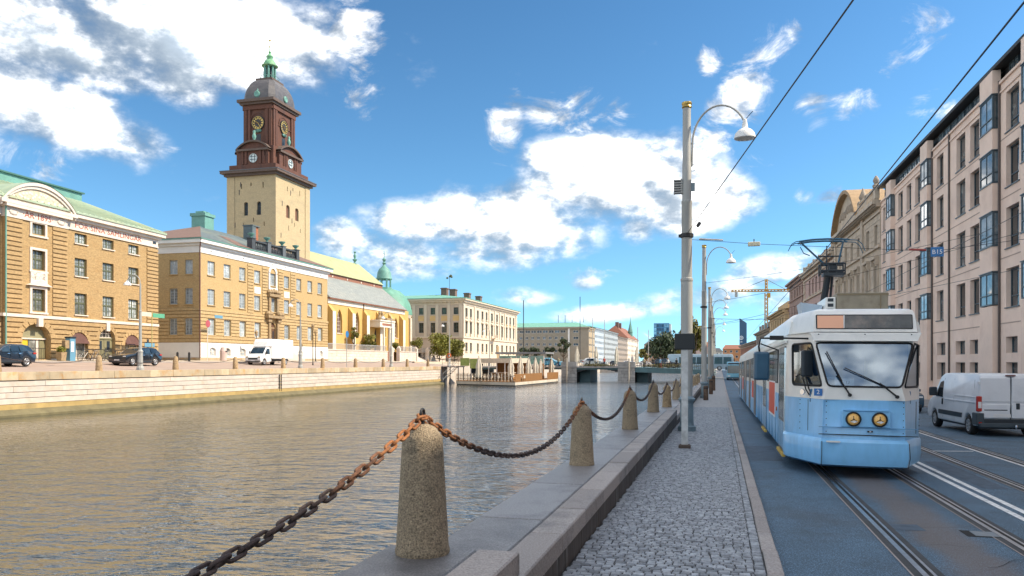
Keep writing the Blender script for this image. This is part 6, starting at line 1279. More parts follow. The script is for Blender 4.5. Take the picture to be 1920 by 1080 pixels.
for face in range(4):
    w_ = 2.7 if face % 2 == 0 else 3.3; off = 4.75 if face % 2 == 0 else 3.75
    def gab():
        mb = MB(); mb.box(-w_,w_,-.05,1.5,33.9,36.1); g_ = mb.build('gable_front', m_trust, TW)
        mb = MB(); mb.box(-w_-.3,w_+.3,-.45,1.5,36.1,36.42); mb.build('gable_cornice', bpy.data.materials['tower_cornice'], TW)
        ap = arch_pts(-w_-.3, w_+.3, 37.75, 1.35, 'seg', 12)
        mb = MB(); mb.prism([(-w_,36.42)]+[(x*.95,z-.2) for x,z in ap]+[(w_,36.42)], 'y', -.02, 1.5); mb.build('gable_tympanum', m_trust, TW)
        mb = MB(); [mb.add([(ap[i][0],-.45,ap[i][1]-.22),(ap[i+1][0],-.45,ap[i+1][1]-.22),(ap[i+1][0],1.6,ap[i+1][1]-.22),(ap[i][0],1.6,ap[i][1]-.22),(ap[i][0],-.45,ap[i][1]+.06),(ap[i+1][0],-.45,ap[i+1][1]+.06),(ap[i+1][0],1.6,ap[i+1][1]+.06),(ap[i][0],1.6,ap[i][1]+.06)], [(0,1,2,3),(4,5,6,7),(0,1,5,4),(0,3,7,4),(1,2,6,5)]) for i in range(len(ap)-1)]; mb.build('gable_arch', bpy.data.materials['tower_cornice'], TW)
        mb = MB(); mb.lathe([(.0,-.06),(.62,-.06),(.66,-.14),(.72,-.14),(.74,.0)], (0,-.03,34.95), 20, 'y'); rw = mb.build('round_window', mat('oculus', (.55,.62,.62), .4) if 'oculus' not in bpy.data.materials else bpy.data.materials['oculus'], TW); mb = MB(); [mb.box(x-.04,x+.04,-.13,-.08,34.35,35.55) for x in (-.25,.25)]; [mb.box(-.6,.6,-.13,-.08,z-.04,z+.04) for z in (34.75,35.2)]; mb.build('glazing_bar', m_wframe, rw)
        for x in (-1.9,-1.3,1.3,1.9): mb = MB(); mb.box(x-.18,x+.18,-.2,.0,34.0,36.1); mb.build('pilaster', m_trust, TW)
        mb = MB(); mb.lathe([(.28,0),(.16,.15),(.2,.4),(.34,.8),(.2,1.25),(.17,1.3),(.24,1.5),(.16,1.75),(.0,1.8)], (0,.2,37.7), 10); mb.build('statue', m_copperb, TW, smooth=50)
    on_side(TW, [(0,-off,0),(off,0,0),(0,off,0),(-off,0,0)][face], [0,pi/2,pi,-pi/2][face], gab)
tier('clock_stage', m_trust, 2.55,3.35,37.0,44.0)
for face in range(4):
    w_ = 2.55 if face % 2 == 0 else 3.35; off = 3.35 if face % 2 == 0 else 2.55
    def clk():
        for x in (-w_+.3,-w_+.95,w_-.95,w_-.3): mb = MB(); mb.box(x-.25,x+.25,-.22,.0,37.2,43.4); mb.build('pilaster', m_trust, TW)
        mb = MB(); mb.box(-w_-.1,w_+.1,-.3,.0,43.2,43.9); mb.box(-w_,w_,-.12,.0,40.9,41.0); mb.build('entablature', m_trust, TW)
        mb = MB(); mb.lathe([(0,-.10),(.98,-.10),(1.05,-.2),(1.15,-.2),(1.18,.0)], (0,.0,41.0), 24, 'y'); ck = mb.build('clock', m_face, TW)
        mb = MB()
        for h in range(12): a = 2*pi*h/12; u = Vector((sin(a),0,cos(a))); v = Vector((cos(a),0,-sin(a))); P = [u*.62+v*.09,u*.92+v*.12,u*.92-v*.12,u*.62-v*.09]; mb.add([p+Vector((0,-.13,41.0)) for p in P], [(0,1,2,3)])
        mb.lathe([(.97,-.22),(1.03,-.22),(1.03,-.19),(.97,-.19)], (0,0,41.0), 24, 'y', caps=False); mb.build('numerals', m_gold, ck, fix=False)
        mb = MB(); mb.tube([(0,-.16,41.0),(-.45,-.16,41.25)], .06, 4); mb.tube([(0,-.16,41),(.42,-.16,40.3)], .05, 4); mb.build('clock_hand', m_gold, ck)
        mb = MB(); mb.box(-.6,.6,-.25,.0,39.7,39.85); mb.lathe([(.5,-.2),(.3,-.3),(.5,-.05)], (0,0,39.7), 8, 'y', sx=1.2, sy=.5); mb.build('clock_bracket', m_copperb, TW)
        mb = MB(); ap = arch_pts(-1.4, 1.4, 42.6, 1.4, 'round', 12); [mb.add([(ap[i][0],-.14,ap[i][1]),(ap[i+1][0],-.14,ap[i+1][1]),(ap[i+1][0]*1.12,-.14,ap[i+1][1]+.12),(ap[i][0]*1.12,-.14,ap[i][1]+.12)], [(0,1,2,3)]) for i in range(12)]; mb.build('clock_arch', m_trust, TW, fix=False)
        mb = MB(); mb.box(-.45,.45,-.02,.05,37.6,39.2); mb.build('belfry_opening', m_dk, TW)
    on_side(TW, [(0,-off,0),(off,0,0),(0,off,0),(-off,0,0)][face], [0,pi/2,pi,-pi/2][face], clk)
tier('upper_cornice', bpy.data.materials['tower_cornice'], 3.05,4.0,43.95,44.3); tier('upper_cornice_top', bpy.data.materials['tower_cornice'], 3.35,4.35,44.3,44.75)
rings = []
for k in range(8):
    u = k/7; f_ = cos(u*pi/2*.80); ax, ay = 1.25+(2.9-1.25)*((f_-.309)/.691), 1.5+(3.8-1.5)*((f_-.309)/.691); z = 44.75+3.95*sin(u*pi/2*.9)/.988; c_ = ax*.28
    rings.append([(-ax,-ay+c_,z),(-ax+c_,-ay,z),(ax-c_,-ay,z),(ax,-ay+c_,z),(ax,ay-c_,z),(ax-c_,ay,z),(-ax+c_,ay,z),(-ax,ay-c_,z)])
mb = MB(); mb.loft(rings); mb.build('dome', m_lead, TW)
for p, n_ in (((0,-3.35,45.6),'y'),((2.55,0,45.6),'x')): mb = MB(); mb.lathe([(.0,-.5),(.3,-.5),(.42,-.55),(.55,-.45),(.5,.5)], p, 12, n_) if n_ == 'y' else mb.lathe([(.5,-.5),(.55,.45),(.42,.55),(.3,.5),(0,.5)], p, 12, n_); mb.lathe([(.2,0),(.15,.3),(.02,.5)], (p[0],p[1]*1.05,p[2]+.45), 6); mb.build('dormer', m_copperb, TW, smooth=40)
tier('lantern_deck', bpy.data.materials['tower_cornice'], 1.5,1.8,48.6,48.9)
mb = MB(); [mb.tube([(1.45*cos(a),1.7*sin(a),48.9),(1.45*cos(a),1.7*sin(a),49.45)], .035, 4) for a in [2*pi*i/16 for i in range(16)]]; mb.tube([(1.45*cos(a),1.7*sin(a),49.45) for a in [2*pi*i/16 for i in range(16)]], .04, 4, closed=True); mb.build('lantern_railing', m_copperb, TW)
for k in range(8): a = pi/8+k*pi/4; mb = MB(); mb.cyl((cos(a)*.85,sin(a)*.95,48.9),(cos(a)*.85,sin(a)*.95,51.3),.15,6); mb.build('lantern_post', m_copperb, TW)
mb = MB(); mb.lathe([(.5,48.9),(.5,51.3)], n=8); mb.build('lantern_core', m_dk, TW); mb = MB(); mb.lathe([(1.0,51.2),(1.35,51.35),(1.35,51.5),(1.0,51.6),(.95,52.0),(.7,52.35),(.42,52.5),(.48,52.8),(.58,53.0),(.36,53.25),(.17,53.5),(.25,53.75),(.09,54.0),(.05,55.6),(.0,55.65)], n=12); mb.build('lantern_cap', mat('lantern_green', (.16,.36,.20), .6, var=.25, scale=2, stain=(.34,.33,.08), stscale=.9), TW, smooth=30)
mb = MB(); mb.lathe([(.0,0),(.16,.1),(.16,.2),(0,.3)], (0,0,54.5), 8); mb.box(-.22,.22,-.03,.03,55.6,55.9); mb.build('weather_vane', m_gold, TW)
# ================================================================== church
m_chy = mat('church_yellow', (.54,.35,.115), .85, var=.06, scale=1, stain=(.52,.34,.12), stscale=.6, stamt=.3)
m_chw = mat('church_white', (.72,.66,.56), .85, var=.06, scale=1.2, stain=(.55,.45,.33), stscale=.9, stamt=.35)
m_chgl = mat('church_window', (.10,.055,.045), .4, var=.2, scale=3); m_groof = mat('green_copper_roof', (.35,.36,.19), .65, var=.14, scale=.8, stretch=(1,1,.4), stain=(.30,.36,.19), stscale=.25, stamt=.7)
m_lroof = mat('lead_lean_roof', (.27,.29,.28), .55, var=.2, scale=1.2, stretch=(.4,2,1), stain=(.36,.34,.29), stscale=.6, stamt=.6)
m_brk = mat('church_brick', (.27,.12,.08), .9, var=.2, scale=3)
CH = thing('church_nave', 'yellow church nave with white buttresses, pointed windows and green over grey roofs', 'church', (-64, 121, 0), pi/2)
cw = [(3.2,5.15,7.25,11.45,1.9,'point'),(10.1,12.0,7.3,11.4,1.9,'point'),(21.9,23.7,7.2,11.35,1.9,'point'),(27.9,29.8,7.2,11.35,1.9,'point'),(18.4,20.75,4.3,9.0,1.8,'point')]
mb = MB(); wall_grid(mb, -.2, 35.5, 2, 13.0, cw, .45); mb.quad((-.2,0,2),(-.2,5,2),(-.2,5,17),(-.2,0,13)); mb.quad((33.2,0,13),(33.2,5,17.4),(33.2,10.5,22.9),(33.2,16,17.4),(33.2,16,2),(33.2,0,2)); mb.build('wall', m_chy, CH, fix=False)
for i,(a,b,c,d,*_) in enumerate(cw):
    if i < 4: window(CH, a, b, c, d, .38, m_trim, m_chgl, 3, 6, .12, .06, m_trim)
    else: mb = MB(); mb.box(a,b,.3,.36,c,d); mb.build('door', m_chgl, CH)
for i, x in enumerate((-.05,7.4,13.3,19.2,24.9,30.55)):
    mb = MB(); mb.prism([(0,2),(-.88,2),(-.88,10.9),(0,12.0)], 'x', x, x+1.05); mb.build('buttress', m_chy, CH); mb = MB(); mb.box(x-.03,x+1.08,-.93,-.882,2,10.9); mb.build('buttress_face', m_chw, CH)
mb = MB(); mb.box(-.2,33.3,-.12,.0,12.2,13.0); mb.build('eave_frieze', m_chw, CH); mb = MB(); mb.box(-.3,33.4,-.55,.1,13.0,13.2); mb.build('eave', m_brk, CH)
mb = MB(); mb.add([(-.3,-.6,13.18),(33.5,-.6,13.18),(33.5,5,17.75),(-.3,5,17.75),(-.3,5,13),(33.5,5,13)], [(0,1,2,3),(1,5,2),(0,3,4)]); mb.build('lean_roof', m_lroof, CH, fix=False)
mb = MB(); [mb.tube([(x,-.6,13.2),(x,5,17.77)], .04, 4, caps=False) for x in [i*.85 for i in range(40)]]; mb.build('lead_rolls', m_lroof, CH, fix=False)
mb = MB(); mb.box(-.3,33.3,5,5.3,17.7,18.5); mb.build('clerestory_band', m_brk, CH); mb = MB(); [mb.box(x,x+.25,4.95,5.0,17.9,18.2) for x in (5,11,17,23,29)]; mb.build('band_blocks', m_chw, CH)
mb = MB(); mb.add([(-3,4.7,18.5),(33.5,4.7,18.5),(33.5,10.5,23.1),(-3,10.5,23.1),(-3,16.3,18.5),(33.5,16.3,18.5)], [(0,1,2,3),(3,2,5,4),(0,3,4),(1,5,2)]); mb.build('roof', m_groof, CH, fix=False)
mb = MB(); mb.lathe([(.35,0),(.2,.4),(.55,.9),(.2,1.1),(.35,1.7),(.1,2.2),(.3,2.5),(0,2.7)], (31.6,10.5,23.0), 10); mb.build('roof_finial', m_copperb, CH, smooth=50)
mb = MB(); mb.box(16.2,22.8,-2.2,-.1,8.9,10.0); mb.box(16.0,23.0,-2.4,-.0,10.0,10.25); mb.box(18.0,18.35,-2.2,-1.9,4.2,8.9); mb.box(20.8,21.2,-2.2,-1.9,4.2,8.9); mb.build('porch', m_chw, CH); mb = MB(); mb.box(17.2,21.8,-2.23,-2.2,9.2,9.65); mb.build('porch_lettering', m_brk, CH); mb = MB(); [mb.lathe([(.3,0),(.5,.5),(.2,1.0),(.3,1.4),(0,1.9)], (x,-1.5,10.2), 8) for x in (17.5,18.6)]; mb.box(19,22.8,-2.35,-.1,10.25,10.7); mb.build('porch_top', m_carv, CH)
mb = MB(); mb.cyl((13.4,-.2,4.2),(13.4,-.2,13),.09,6); mb.build('downpipe', m_rbrown, CH)
AP = thing('church_apse', 'rounded church apse under a pale green copper half dome with small lantern', 'church', (-72, 162, 0))
mb = MB(); mb.lathe([(5.6,2),(5.6,12.6)], n=20); mb.build('wall', m_chy, AP); mb = MB(); mb.lathe([(5.7,11.9),(5.8,12.0),(6.1,12.5),(6.2,12.75)], n=20); mb.build('cornice', m_chw, AP)
mb = MB(); mb.lathe([(6.25,12.7),(6.15,13.6),(5.7,15.2),(4.7,16.9),(3.5,18.0),(2.2,18.4),(0,18.5)], n=20); mb.build('half_dome', mat('apse_copper', (.105,.27,.20), .6, var=.18, scale=1.1, stain=(.20,.42,.33), stscale=.5), AP, smooth=30)
for k in range(8): a = -pi/2+k*pi/7; mb = MB(); mb.cyl((cos(a)*5.9,sin(a)*5.9,2),(cos(a)*5.9,sin(a)*5.9,12),.3,6); mb.build('buttress', m_chw, AP)
mb = MB(); mb.lathe([(1.9,18.2),(1.9,18.7),(1.7,18.8)], n=8); [mb.cyl((cos(a)*1.5,sin(a)*1.5,18.7),(cos(a)*1.5,sin(a)*1.5,20.6),.2,6) for a in [2*pi*k/8 for k in range(8)]]; mb.build('lantern', m_copperb, AP)
mb = MB(); mb.lathe([(1.7,20.5),(1.8,20.7),(1.62,21.2),(1.5,22.1),(1.1,22.9),(.45,23.5),(.25,23.9),(.45,24.2),(.2,24.5),(.45,25.0),(.15,25.4),(.0,25.6)], n=12); mb.box(-.05,.05,-.05,.05,25.4,26.9); mb.box(-.05,.05,-.4,.4,26.2,26.3); mb.build('lantern_dome', m_copperb, AP, smooth=35)
# terrace walls, railings and steps before the church
TR = thing('terrace_wall', 'low pale stone terrace wall with grey railing before the church', 'wall', (-61, 111, 0), pi/2)
rt = random.Random(12)
for (x0, x1, y) in ((0,28,0),(32,40.5,-.8),(47.5,62,.5)):
    for k in range(4):
        x = x0
        while x < x1-.1:
            ln = min(rt.uniform(1.6,3.0), x1-x); mb = MB(); mb.cbox(x+.015,x+ln-.015,y,y+.5,2.2+.5*k+.015,2.7+.5*k-.01,.015); mb.build('wall_stone', m_quay, TR, fix=False); x += ln
    mb = MB(); mb.box(x0-.1,x1+.1,y-.1,y+.6,4.2,4.36); mb.build('coping', m_quay, TR)
    mb = MB(); mb.box(x0,x1,y+.2,y+.26,5.25,5.32); [mb.box(x,x+.05,y+.2,y+.25,4.36,5.3) for x in [x0+.3*i for i in range(int((x1-x0)/.3))]]; mb.build('railing', mat('rail_pale', (.42,.43,.45), .6) if 'rail_pale' not in bpy.data.materials else bpy.data.materials['rail_pale'], TR)
for x in (28,31.6,40.6,47.2): mb = MB(); mb.box(x,x+.6,-.9,-.2,2.2,5.0); mb.lathe([(.4,5.0),(.1,5.4)], (x+.3,-.55,0), 4, ph=pi/4); mb.build('gate_pier', m_quay, TR)
mb = MB(); [mb.box(41.2,47.2,-1.0+.33*k,-.6+.33*k+4,2.2+.17*k,2.37+.17*k) for k in range(12)]; mb.build('steps', m_quay, TR); mb = MB(); mb.box(28.6,31.6,.3,.5,2.2,4.3); mb.build('gate', m_brk, TR)
struct(MB().quad((-61.3,111,4.25),(-61.3,174,4.25),(-90,174,4.25),(-90,111,4.25)).build('church_terrace', m_lpave, fix=False))

# ================================================================== pale palace by the bridge
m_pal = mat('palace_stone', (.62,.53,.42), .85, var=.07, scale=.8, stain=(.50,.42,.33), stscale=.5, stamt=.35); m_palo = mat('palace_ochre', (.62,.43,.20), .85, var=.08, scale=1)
m_palg = glassmat('palace_glass', (.055,.07,.06), .1, curtain=(.28,.28,.26), rnd=.6); m_palr = mat('palace_copper', (.15,.36,.28), .6, var=.1, scale=.6)
B4 = thing('palace_building', 'pale cream palace with green copper roof standing left of the bridge', 'building', (-57.6, 174, 0), pi/2)
xs = [(1.78,3.5),(5.3,6.9),(10.9,12.4),(14.75,16.4),(18.4,19.9),(23.2,25),(28.1,29.8),(33.1,34.9),(38,39.6),(41.8,43.4),(45.7,47.3)]
ops = [(a,b,c,d) for a,b in xs for c,d in ((12.9,15.0),(9.0,11.8),(4.8,6.9))]
mb = MB(); wall_grid(mb, 0, 50, 2, 16.3, ops, .35); mb.quad((50,0,2),(50,22,2),(50,22,16.3),(50,0,16.3)); mb.build('wall', m_pal, B4, fix=False)
for o in ops: window(B4, *o, .26, m_wframe, m_palg, 2, 3, .08, .05, m_pal, sillh=.2, silld=.25)
yr = [(1.1,2.3),(4.0,5.2),(6.85,8.0),(9.75,10.9),(12.7,13.8),(15.6,16.7),(18.5,19.6)]
so_ = [(24-b,24-a,c,d) for a,b in yr for c,d in ((13.4,15.0),(9.15,11.5))]
def b4s():
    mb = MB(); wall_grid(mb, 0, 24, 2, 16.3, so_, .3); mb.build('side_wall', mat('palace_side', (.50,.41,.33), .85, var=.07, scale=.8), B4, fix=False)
    for o in so_: window(B4, *o, .24, m_wframe, m_palg, 2, 3, .08, .05, m_pal)
    for a,b in yr: mb = MB(); mb.box(24-b-.15,24-a+.15,-.03,.02,11.9,13.1); mb.build('ochre_panel', m_palo, B4)
    for i in range(8): x = 24-.2-2.9*i; mb = MB(); mb.box(x-.7,x,-.14,.02,8.3,15.7); mb.build('pilaster', m_pal, B4)
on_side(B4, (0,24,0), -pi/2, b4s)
for x in (0,8.4,20.9,26,31,36,48.6): mb = MB(); mb.box(x,x+1.1,-.2,.02,8.3,15.7); mb.build('pilaster', m_pal, B4)
for a,b in xs: mb = MB(); mb.box(a-.3,b+.3,-.35,.0,11.95,12.2); mb.box(a-.2,b+.2,-.3,.0,8.3,8.9); mb.build('window_dressing', m_pal, B4); mb = MB(); mb.box(a-.1,b+.1,-.04,.02,12.3,12.85); mb.build('ochre_panel', m_palo, B4) if a > 35 else None
def b4b(name, z0, z1, p, m=m_pal): mb = MB(); mb.box(-p,50+p,-p,.02,z0,z1); mb.box(-p,.02,.02,24,z0,z1); mb.build(name, m, B4, fix=False)
b4b('string_course', 7.9,8.3,.25); b4b('frieze', 15.7,16.3,.12); b4b('cornice', 16.3,16.7,.55); b4b('cornice_top', 16.7,17.05,.9); b4b('gutter', 17.05,17.2,1.0, m_palr)
mb = MB(); [mb.box(x,x+.3,-.5,.0,16.1,16.3) for x in [i*1.0 for i in range(50)]]; [mb.box(-.5,0,y,y+.3,16.1,16.3) for y in range(24)]; mb.build('brackets', m_pal, B4)
mb = MB(); mb.add([(-1,-1,17.2),(51,-1,17.2),(51,25,17.2),(-1,25,17.2),(6.5,8,18.6),(44,8,18.6),(44,18,18.6),(6.5,18,18.6)], [(0,1,5,4),(1,2,6,5),(2,3,7,6),(3,0,4,7),(4,5,6,7)]); mb.build('roof', m_palr, B4)
for x, y in ((5.5,6),(9,5),(20,5),(30,5)): mb = MB(); mb.box(x,x+1.6,y,y+1.4,17.5,20.2); mb.box(x-.15,x+1.75,y-.15,y+1.55,19.9,20.1); mb.build('chimney', m_rbrown, B4)
mb = MB(); mb.box(22.5,25.5,-1.4,.0,8.3,8.5); [mb.box(22.6+.3*i,22.68+.3*i,-1.35,-1.28,8.5,9.3) for i in range(10)]; mb.build('balcony', m_pal, B4); mb = MB(); mb.box(28.6,30.4,-.1,.1,2.4,6.6); mb.build('door', m_carv, B4)
t = thing('roof_vane', 'dark green leaf shaped vane on a thin pole over the palace roof', 'vane', (-63, 180, 18)); mb = MB(); mb.cyl((0,0,0),(0,0,5.2),.05,5); mb.build('pole', m_wire, t); mb = MB(); rr = random.Random(5); [mb.lathe([(0,-.3),(.4,0),(0,.3)], (rr.uniform(-.6,.6),0,4.6+rr.uniform(-.6,.6)), 6) for _ in range(5)]; mb.build('vane_leaf', m_green, t)

# ================================================================== blocks farther along the left bank
m_fgl = glassmat('far_glass', (.035,.06,.085), .1, rnd=.7, curtain=(.2,.24,.27))
def block(name, label, x, y0, y1, h, wallm, cols, rows, wf=.62, hf=.5, roofm=None, roofh=0, deep=16, trim=None, z0=2.3):
    t = thing(name, label, 'building', (x, y0, 0), pi/2); Ls = y1-y0; cwid = Ls/cols; rh = (h-z0)/rows
    ops = [((i+.5-wf/2)*cwid,(i+.5+wf/2)*cwid,z0+(k+.5-hf/2)*rh,z0+(k+.5+hf/2)*rh) for i in range(cols) for k in range(rows)]
    mb = MB(); wall_grid(mb, 0, Ls, 1, h, ops, .3); mb.quad((0,0,1),(0,deep,1),(0,deep,h),(0,0,h)) if z0 != 2.31 else None; mb.quad((0,0,h),(Ls,0,h),(Ls,deep,h),(0,deep,h)); mb.build('wall', wallm, t, fix=False)
    for o in ops: window(t, *o, .2, m_cornice if trim is None else trim, m_fgl, 2, 1, .12, .1)
    mb = MB(); mb.box(-.1,Ls,-.4,.0,h-.4,h); mb.build('cornice', wallm, t)
    if roofh: mb = MB(); mb.add([(-.2,-.6,h),(Ls,-.6,h),(Ls,deep,h),(-.2,deep,h),(-.2+roofh*.6,deep*.45,h+roofh),(Ls-roofh*.6,deep*.45,h+roofh)], [(0,1,5,4),(2,3,4,5),(0,4,3),(1,2,5)]); mb.build('roof', roofm, t)
    return t
m_bg = mat('beige_block', (.34,.27,.18), .85, var=.08, scale=.5); m_bgd = mat('grey_beige', (.28,.245,.195), .85, var=.08, scale=.5)
B5 = block('office_block', 'wide grey beige office block with mint green roof beyond the palace', -53, 327, 343, 16.9, m_bg, 4, 5, .75, .3, z0=2.31)
fo = [(1+i*2.55,1+i*2.55+(2.2 if z > 14 else 1.3),z,z+1.25) for i in range(10) for z in (14.7,12.0,9.3,6.5)]+[(29.4,31.6,z,z+1.1) for z in (14.7,12.0,9.3)]
def b5f():
    mb = MB(); wall_grid(mb, 0, 36, 1, 16.9, fo, .3); mb.build('front_wall', m_bgd, B5, fix=False)
    for o in fo: window(B5, *o, .2, m_cornice, m_fgl, 2, 1, .1, .08)
    mb = MB(); mb.box(-.5,36.4,-.7,.0,16.5,17.2); mb.build('front_cornice', m_bgd, B5); mb = MB(); mb.box(27.2,27.9,-.3,0,1,16.5); mb.build('fin', m_cornice, B5)
on_side(B5, (0,36,0), -pi/2, b5f)
mb = MB(); mb.add([(-.7,-.7,17.2),(16,-.7,17.2),(16,37,17.2),(-.7,37,17.2),(5,6,19.3),(11,6,19.3),(11,32,19.3),(5,32,19.3)], [(0,1,5,4),(1,2,6,5),(2,3,7,6),(3,0,4,7),(4,5,6,7)]); mb.build('roof', m_palr, B5); mb = MB(); [mb.cyl((5,y,19.2),(5,y,22.5),.12,4) for y in (8,11,14,3)]; mb.build('roof_mast', m_wire, B5)
block('apartment_block', 'white and pale blue apartment block right of the beige office', -53, 343.2, 370, 17.6, mat('white_blue', (.36,.43,.50), .8, var=.1, scale=.4), 7, 6, .6, .5, m_palr, 1.5)
block('apartment_block', 'grey white apartment block with green roof strip in the far row', -53, 370.2, 424, 17.8, mat('grey_white', (.30,.34,.37), .8, var=.1, scale=.4), 11, 6, .65, .5, m_palr, 2.0)
block('apartment_block', 'brown grey block below the red roofs in the far row', -53, 424.2, 470, 16.4, mat('brown_grey', (.26,.22,.19), .8, var=.1, scale=.4), 9, 5, .6, .5, m_slate, 2.0)
tb = block('old_house', 'tall house with steep red tiled roof and spire in the far row', -54, 478.2, 545, 17.0, m_trim, 8, 5, .45, .45, m_tile, 8, 18)
mb = MB(); mb.lathe([(1.6,15),(1.6,22),(1.8,22.2),(.3,29),(.0,33)], (44,3,0), 8); mb.build('spire_tower', m_copperb, tb); mb = MB(); [mb.box(x,x+2.5,6,8,22,27) for x in (5,18)]; mb.build('chimney', m_rbrown, tb)
mb = MB(); mb.box(-44,-2,292,560,-2.6,1.2); struct(mb.build('far_quay', m_quay))
def slab_house(name, label, x0, x1, y, h, m, rows, cols, roofm=None, roofh=0):
    t = thing(name, label, 'building', (x0, y, 0)); Ls = x1-x0; cwid = Ls/cols; rh = (h-1)/rows
    ops = [((i+.28)*cwid,(i+.72)*cwid,1+(k+.3)*rh,1+(k+.75)*rh) for i in range(cols) for k in range(rows)]
    mb = MB(); wall_grid(mb, 0, Ls, -1, h, ops, .3); mb.quad((Ls,0,-1),(Ls,14,-1),(Ls,14,h),(Ls,0,h)); mb.quad((0,0,h),(Ls,0,h),(Ls,14,h),(0,14,h)); mb.build('wall', m, t, fix=False)
    for o in ops: window(t, *o, .2, m_cornice, m_fgl, 1, 1, .12, .1)
    if roofh: mb = MB(); mb.add([(-.3,-.5,h),(Ls+.3,-.5,h),(Ls+.3,14,h),(-.3,14,h),(1.5,7,h+roofh),(Ls-1.5,7,h+roofh)], [(0,1,5,4),(2,3,4,5),(0,4,3),(1,2,5)]); mb.build('roof', roofm, t)
    return t
slab_house('far_house', 'long brown brick house behind the far square', -46, -21, 500, 13.5, mat('far_brown', (.36,.25,.18), .85, var=.1, scale=.3), 4, 9, m_slate, 2)
slab_house('far_house', 'low pink grey house with red roof left of the dark post box', -20.5, -4, 480, 11.5, mat('far_rose', (.42,.33,.30), .85, var=.1, scale=.3), 3, 6, m_tile, 3)
slab_house('far_house', 'orange house at the end of the street behind the bus', 1.5, 14, 470, 10, mat('far_orange', (.48,.22,.10), .85, var=.1, scale=.3), 3, 4, m_tile, 2.5)
slab_house('far_house', 'pale house under the street lamps at the far end', -4, 1.3, 430, 8, mat('far_pale', (.50,.47,.42), .85, var=.1, scale=.3), 3, 3, m_slate, 2)
t = thing('glass_hotel', 'blue glass tower block standing alone on the skyline', 'tower', (-48.5, 606, 0)); m_hg = glassmat('hotel_glass', (.03,.17,.33), .15, var=.2, scale=.15); mb = MB(); mb.box(0,11.4,0,12,0,32.0); mb.build('body', m_hg, t); mb = MB(); mb.box(11.4,12.6,0,12,0,31.4); mb.build('side_strip', mat('hotel_side', (.40,.46,.50), .5), t)
rr = random.Random(15); mpal = [glassmat('hotel_pane', (.12,.30,.45), .1, rnd=.8), glassmat('hotel_pane_dark', (.01,.07,.16), .1, rnd=.5)]
for k in range(11):
    for i in range(6):
        mb = MB(); mb.box(.25+i*1.83,1.9+i*1.83,-.06,.0,2+k*2.7,4.2+k*2.7); mb.build('pane', mpal[rr.random() < .45], t, fix=False)

# ================================================================== bridge
m_bst = mat('bridge_granite', (.44,.42,.40), .85, var=.2, scale=1.2, rnd=.15, stain=(.2,.19,.18), stscale=.8); m_bsteel = mat('bridge_steel', (.10,.19,.21), .5, var=.2, scale=1)
BR = thing('bridge', 'low bridge with granite piers and blue grey steel spans across the canal', 'bridge', (-43, 137.5, 0)); 
def bx(name, x0, x1, y0, y1, z0, z1, m): mb = MB(); mb.box(x0+43,x1+43,y0,y1,z0,z1); return mb.build(name, m, BR)
bx('deck', -43.5,-14.2,0,12,.95,1.39,m_bsteel); 
mb = MB(); mb.add([(28.8,0,.5),(41.6,0,.1),(41.6,12,.1),(28.8,12,.5),(28.8,0,1.38),(41.6,0,.92),(41.6,12,.92),(28.8,12,1.38)], [(0,3,2,1),(4,5,6,7),(0,1,5,4),(2,3,7,6),(0,4,7,3),(1,2,6,5)]); mb.build('side_deck', m_bsteel, BR)
bx('deck_edge', -43.5,-14.2,-.25,.0,1.25,1.5,m_bst)
for x0, x1 in ((-27.2,-24.4),(-17.2,-14.2)):
    bx('pier_core', x0+.02,x1-.02,.02,12,-2.6,1.35,m_joint); bx('pier_side', x1-.4,x1+1.9,3,11.5,-2.6,1.0,m_bsteel)
    for k in range(5):
        n_ = 3; o_ = .35*(k % 2)
        for i in range(n_+1):
            a_, b_ = x0+max(0,(i-o_)*(x1-x0)/n_), min(x1, x0+(i+1-o_)*(x1-x0)/n_)
            if b_-a_ > .1: bx('pier_stone', a_+.02,b_-.02,-.12,.3,-1.6+.58*k+.02,-1.6+.58*(k+1)-.01,m_bst)
    bx('pier_cap', x0-.15,x1+.15,-.3,12,1.3,1.5,m_bst); bx('parapet_block', x0,x1,-.2,.8,1.5,2.3,m_bst)
mb = MB(); [mb.prism([(15.8+2.8+k*.6,1.0),(15.8+2.8+(k+1)*.6,1.0),(15.8+2.8+(k+1)*.6,1.0-.55*(1-(k+.5)/6)**2),(15.8+2.8+k*.6,1.0-.55*(1-(k+.5)/6)**2)], 'y', .3, 11) for k in range(6)]; [mb.prism([(25.8-(k+1)*.6,1.0),(25.8-k*.6,1.0),(25.8-k*.6,1.0-.55*(1-(k+.5)/6)**2),(25.8-(k+1)*.6,1.0-.55*(1-(k+.5)/6)**2)], 'y', .3, 11) for k in range(6)]; mb.build('arch_haunch', m_dk, BR)
for xa, xb, z in ((-43,-27.3,1.4),(-24.3,-17.3,1.4),(-14.1,-2,1.2)):
    n_ = int((xb-xa)/.32); mb = MB(); mb.box(xa+43,xb+43,.05,.12,z+.85,z+.93); [mb.box(xa+43+.32*i,xa+43.05+.32*i,.05,.1,z-.2,z+.9) for i in range(n_)]; mb.build('railing', m_iron, BR)
rr = random.Random(31)
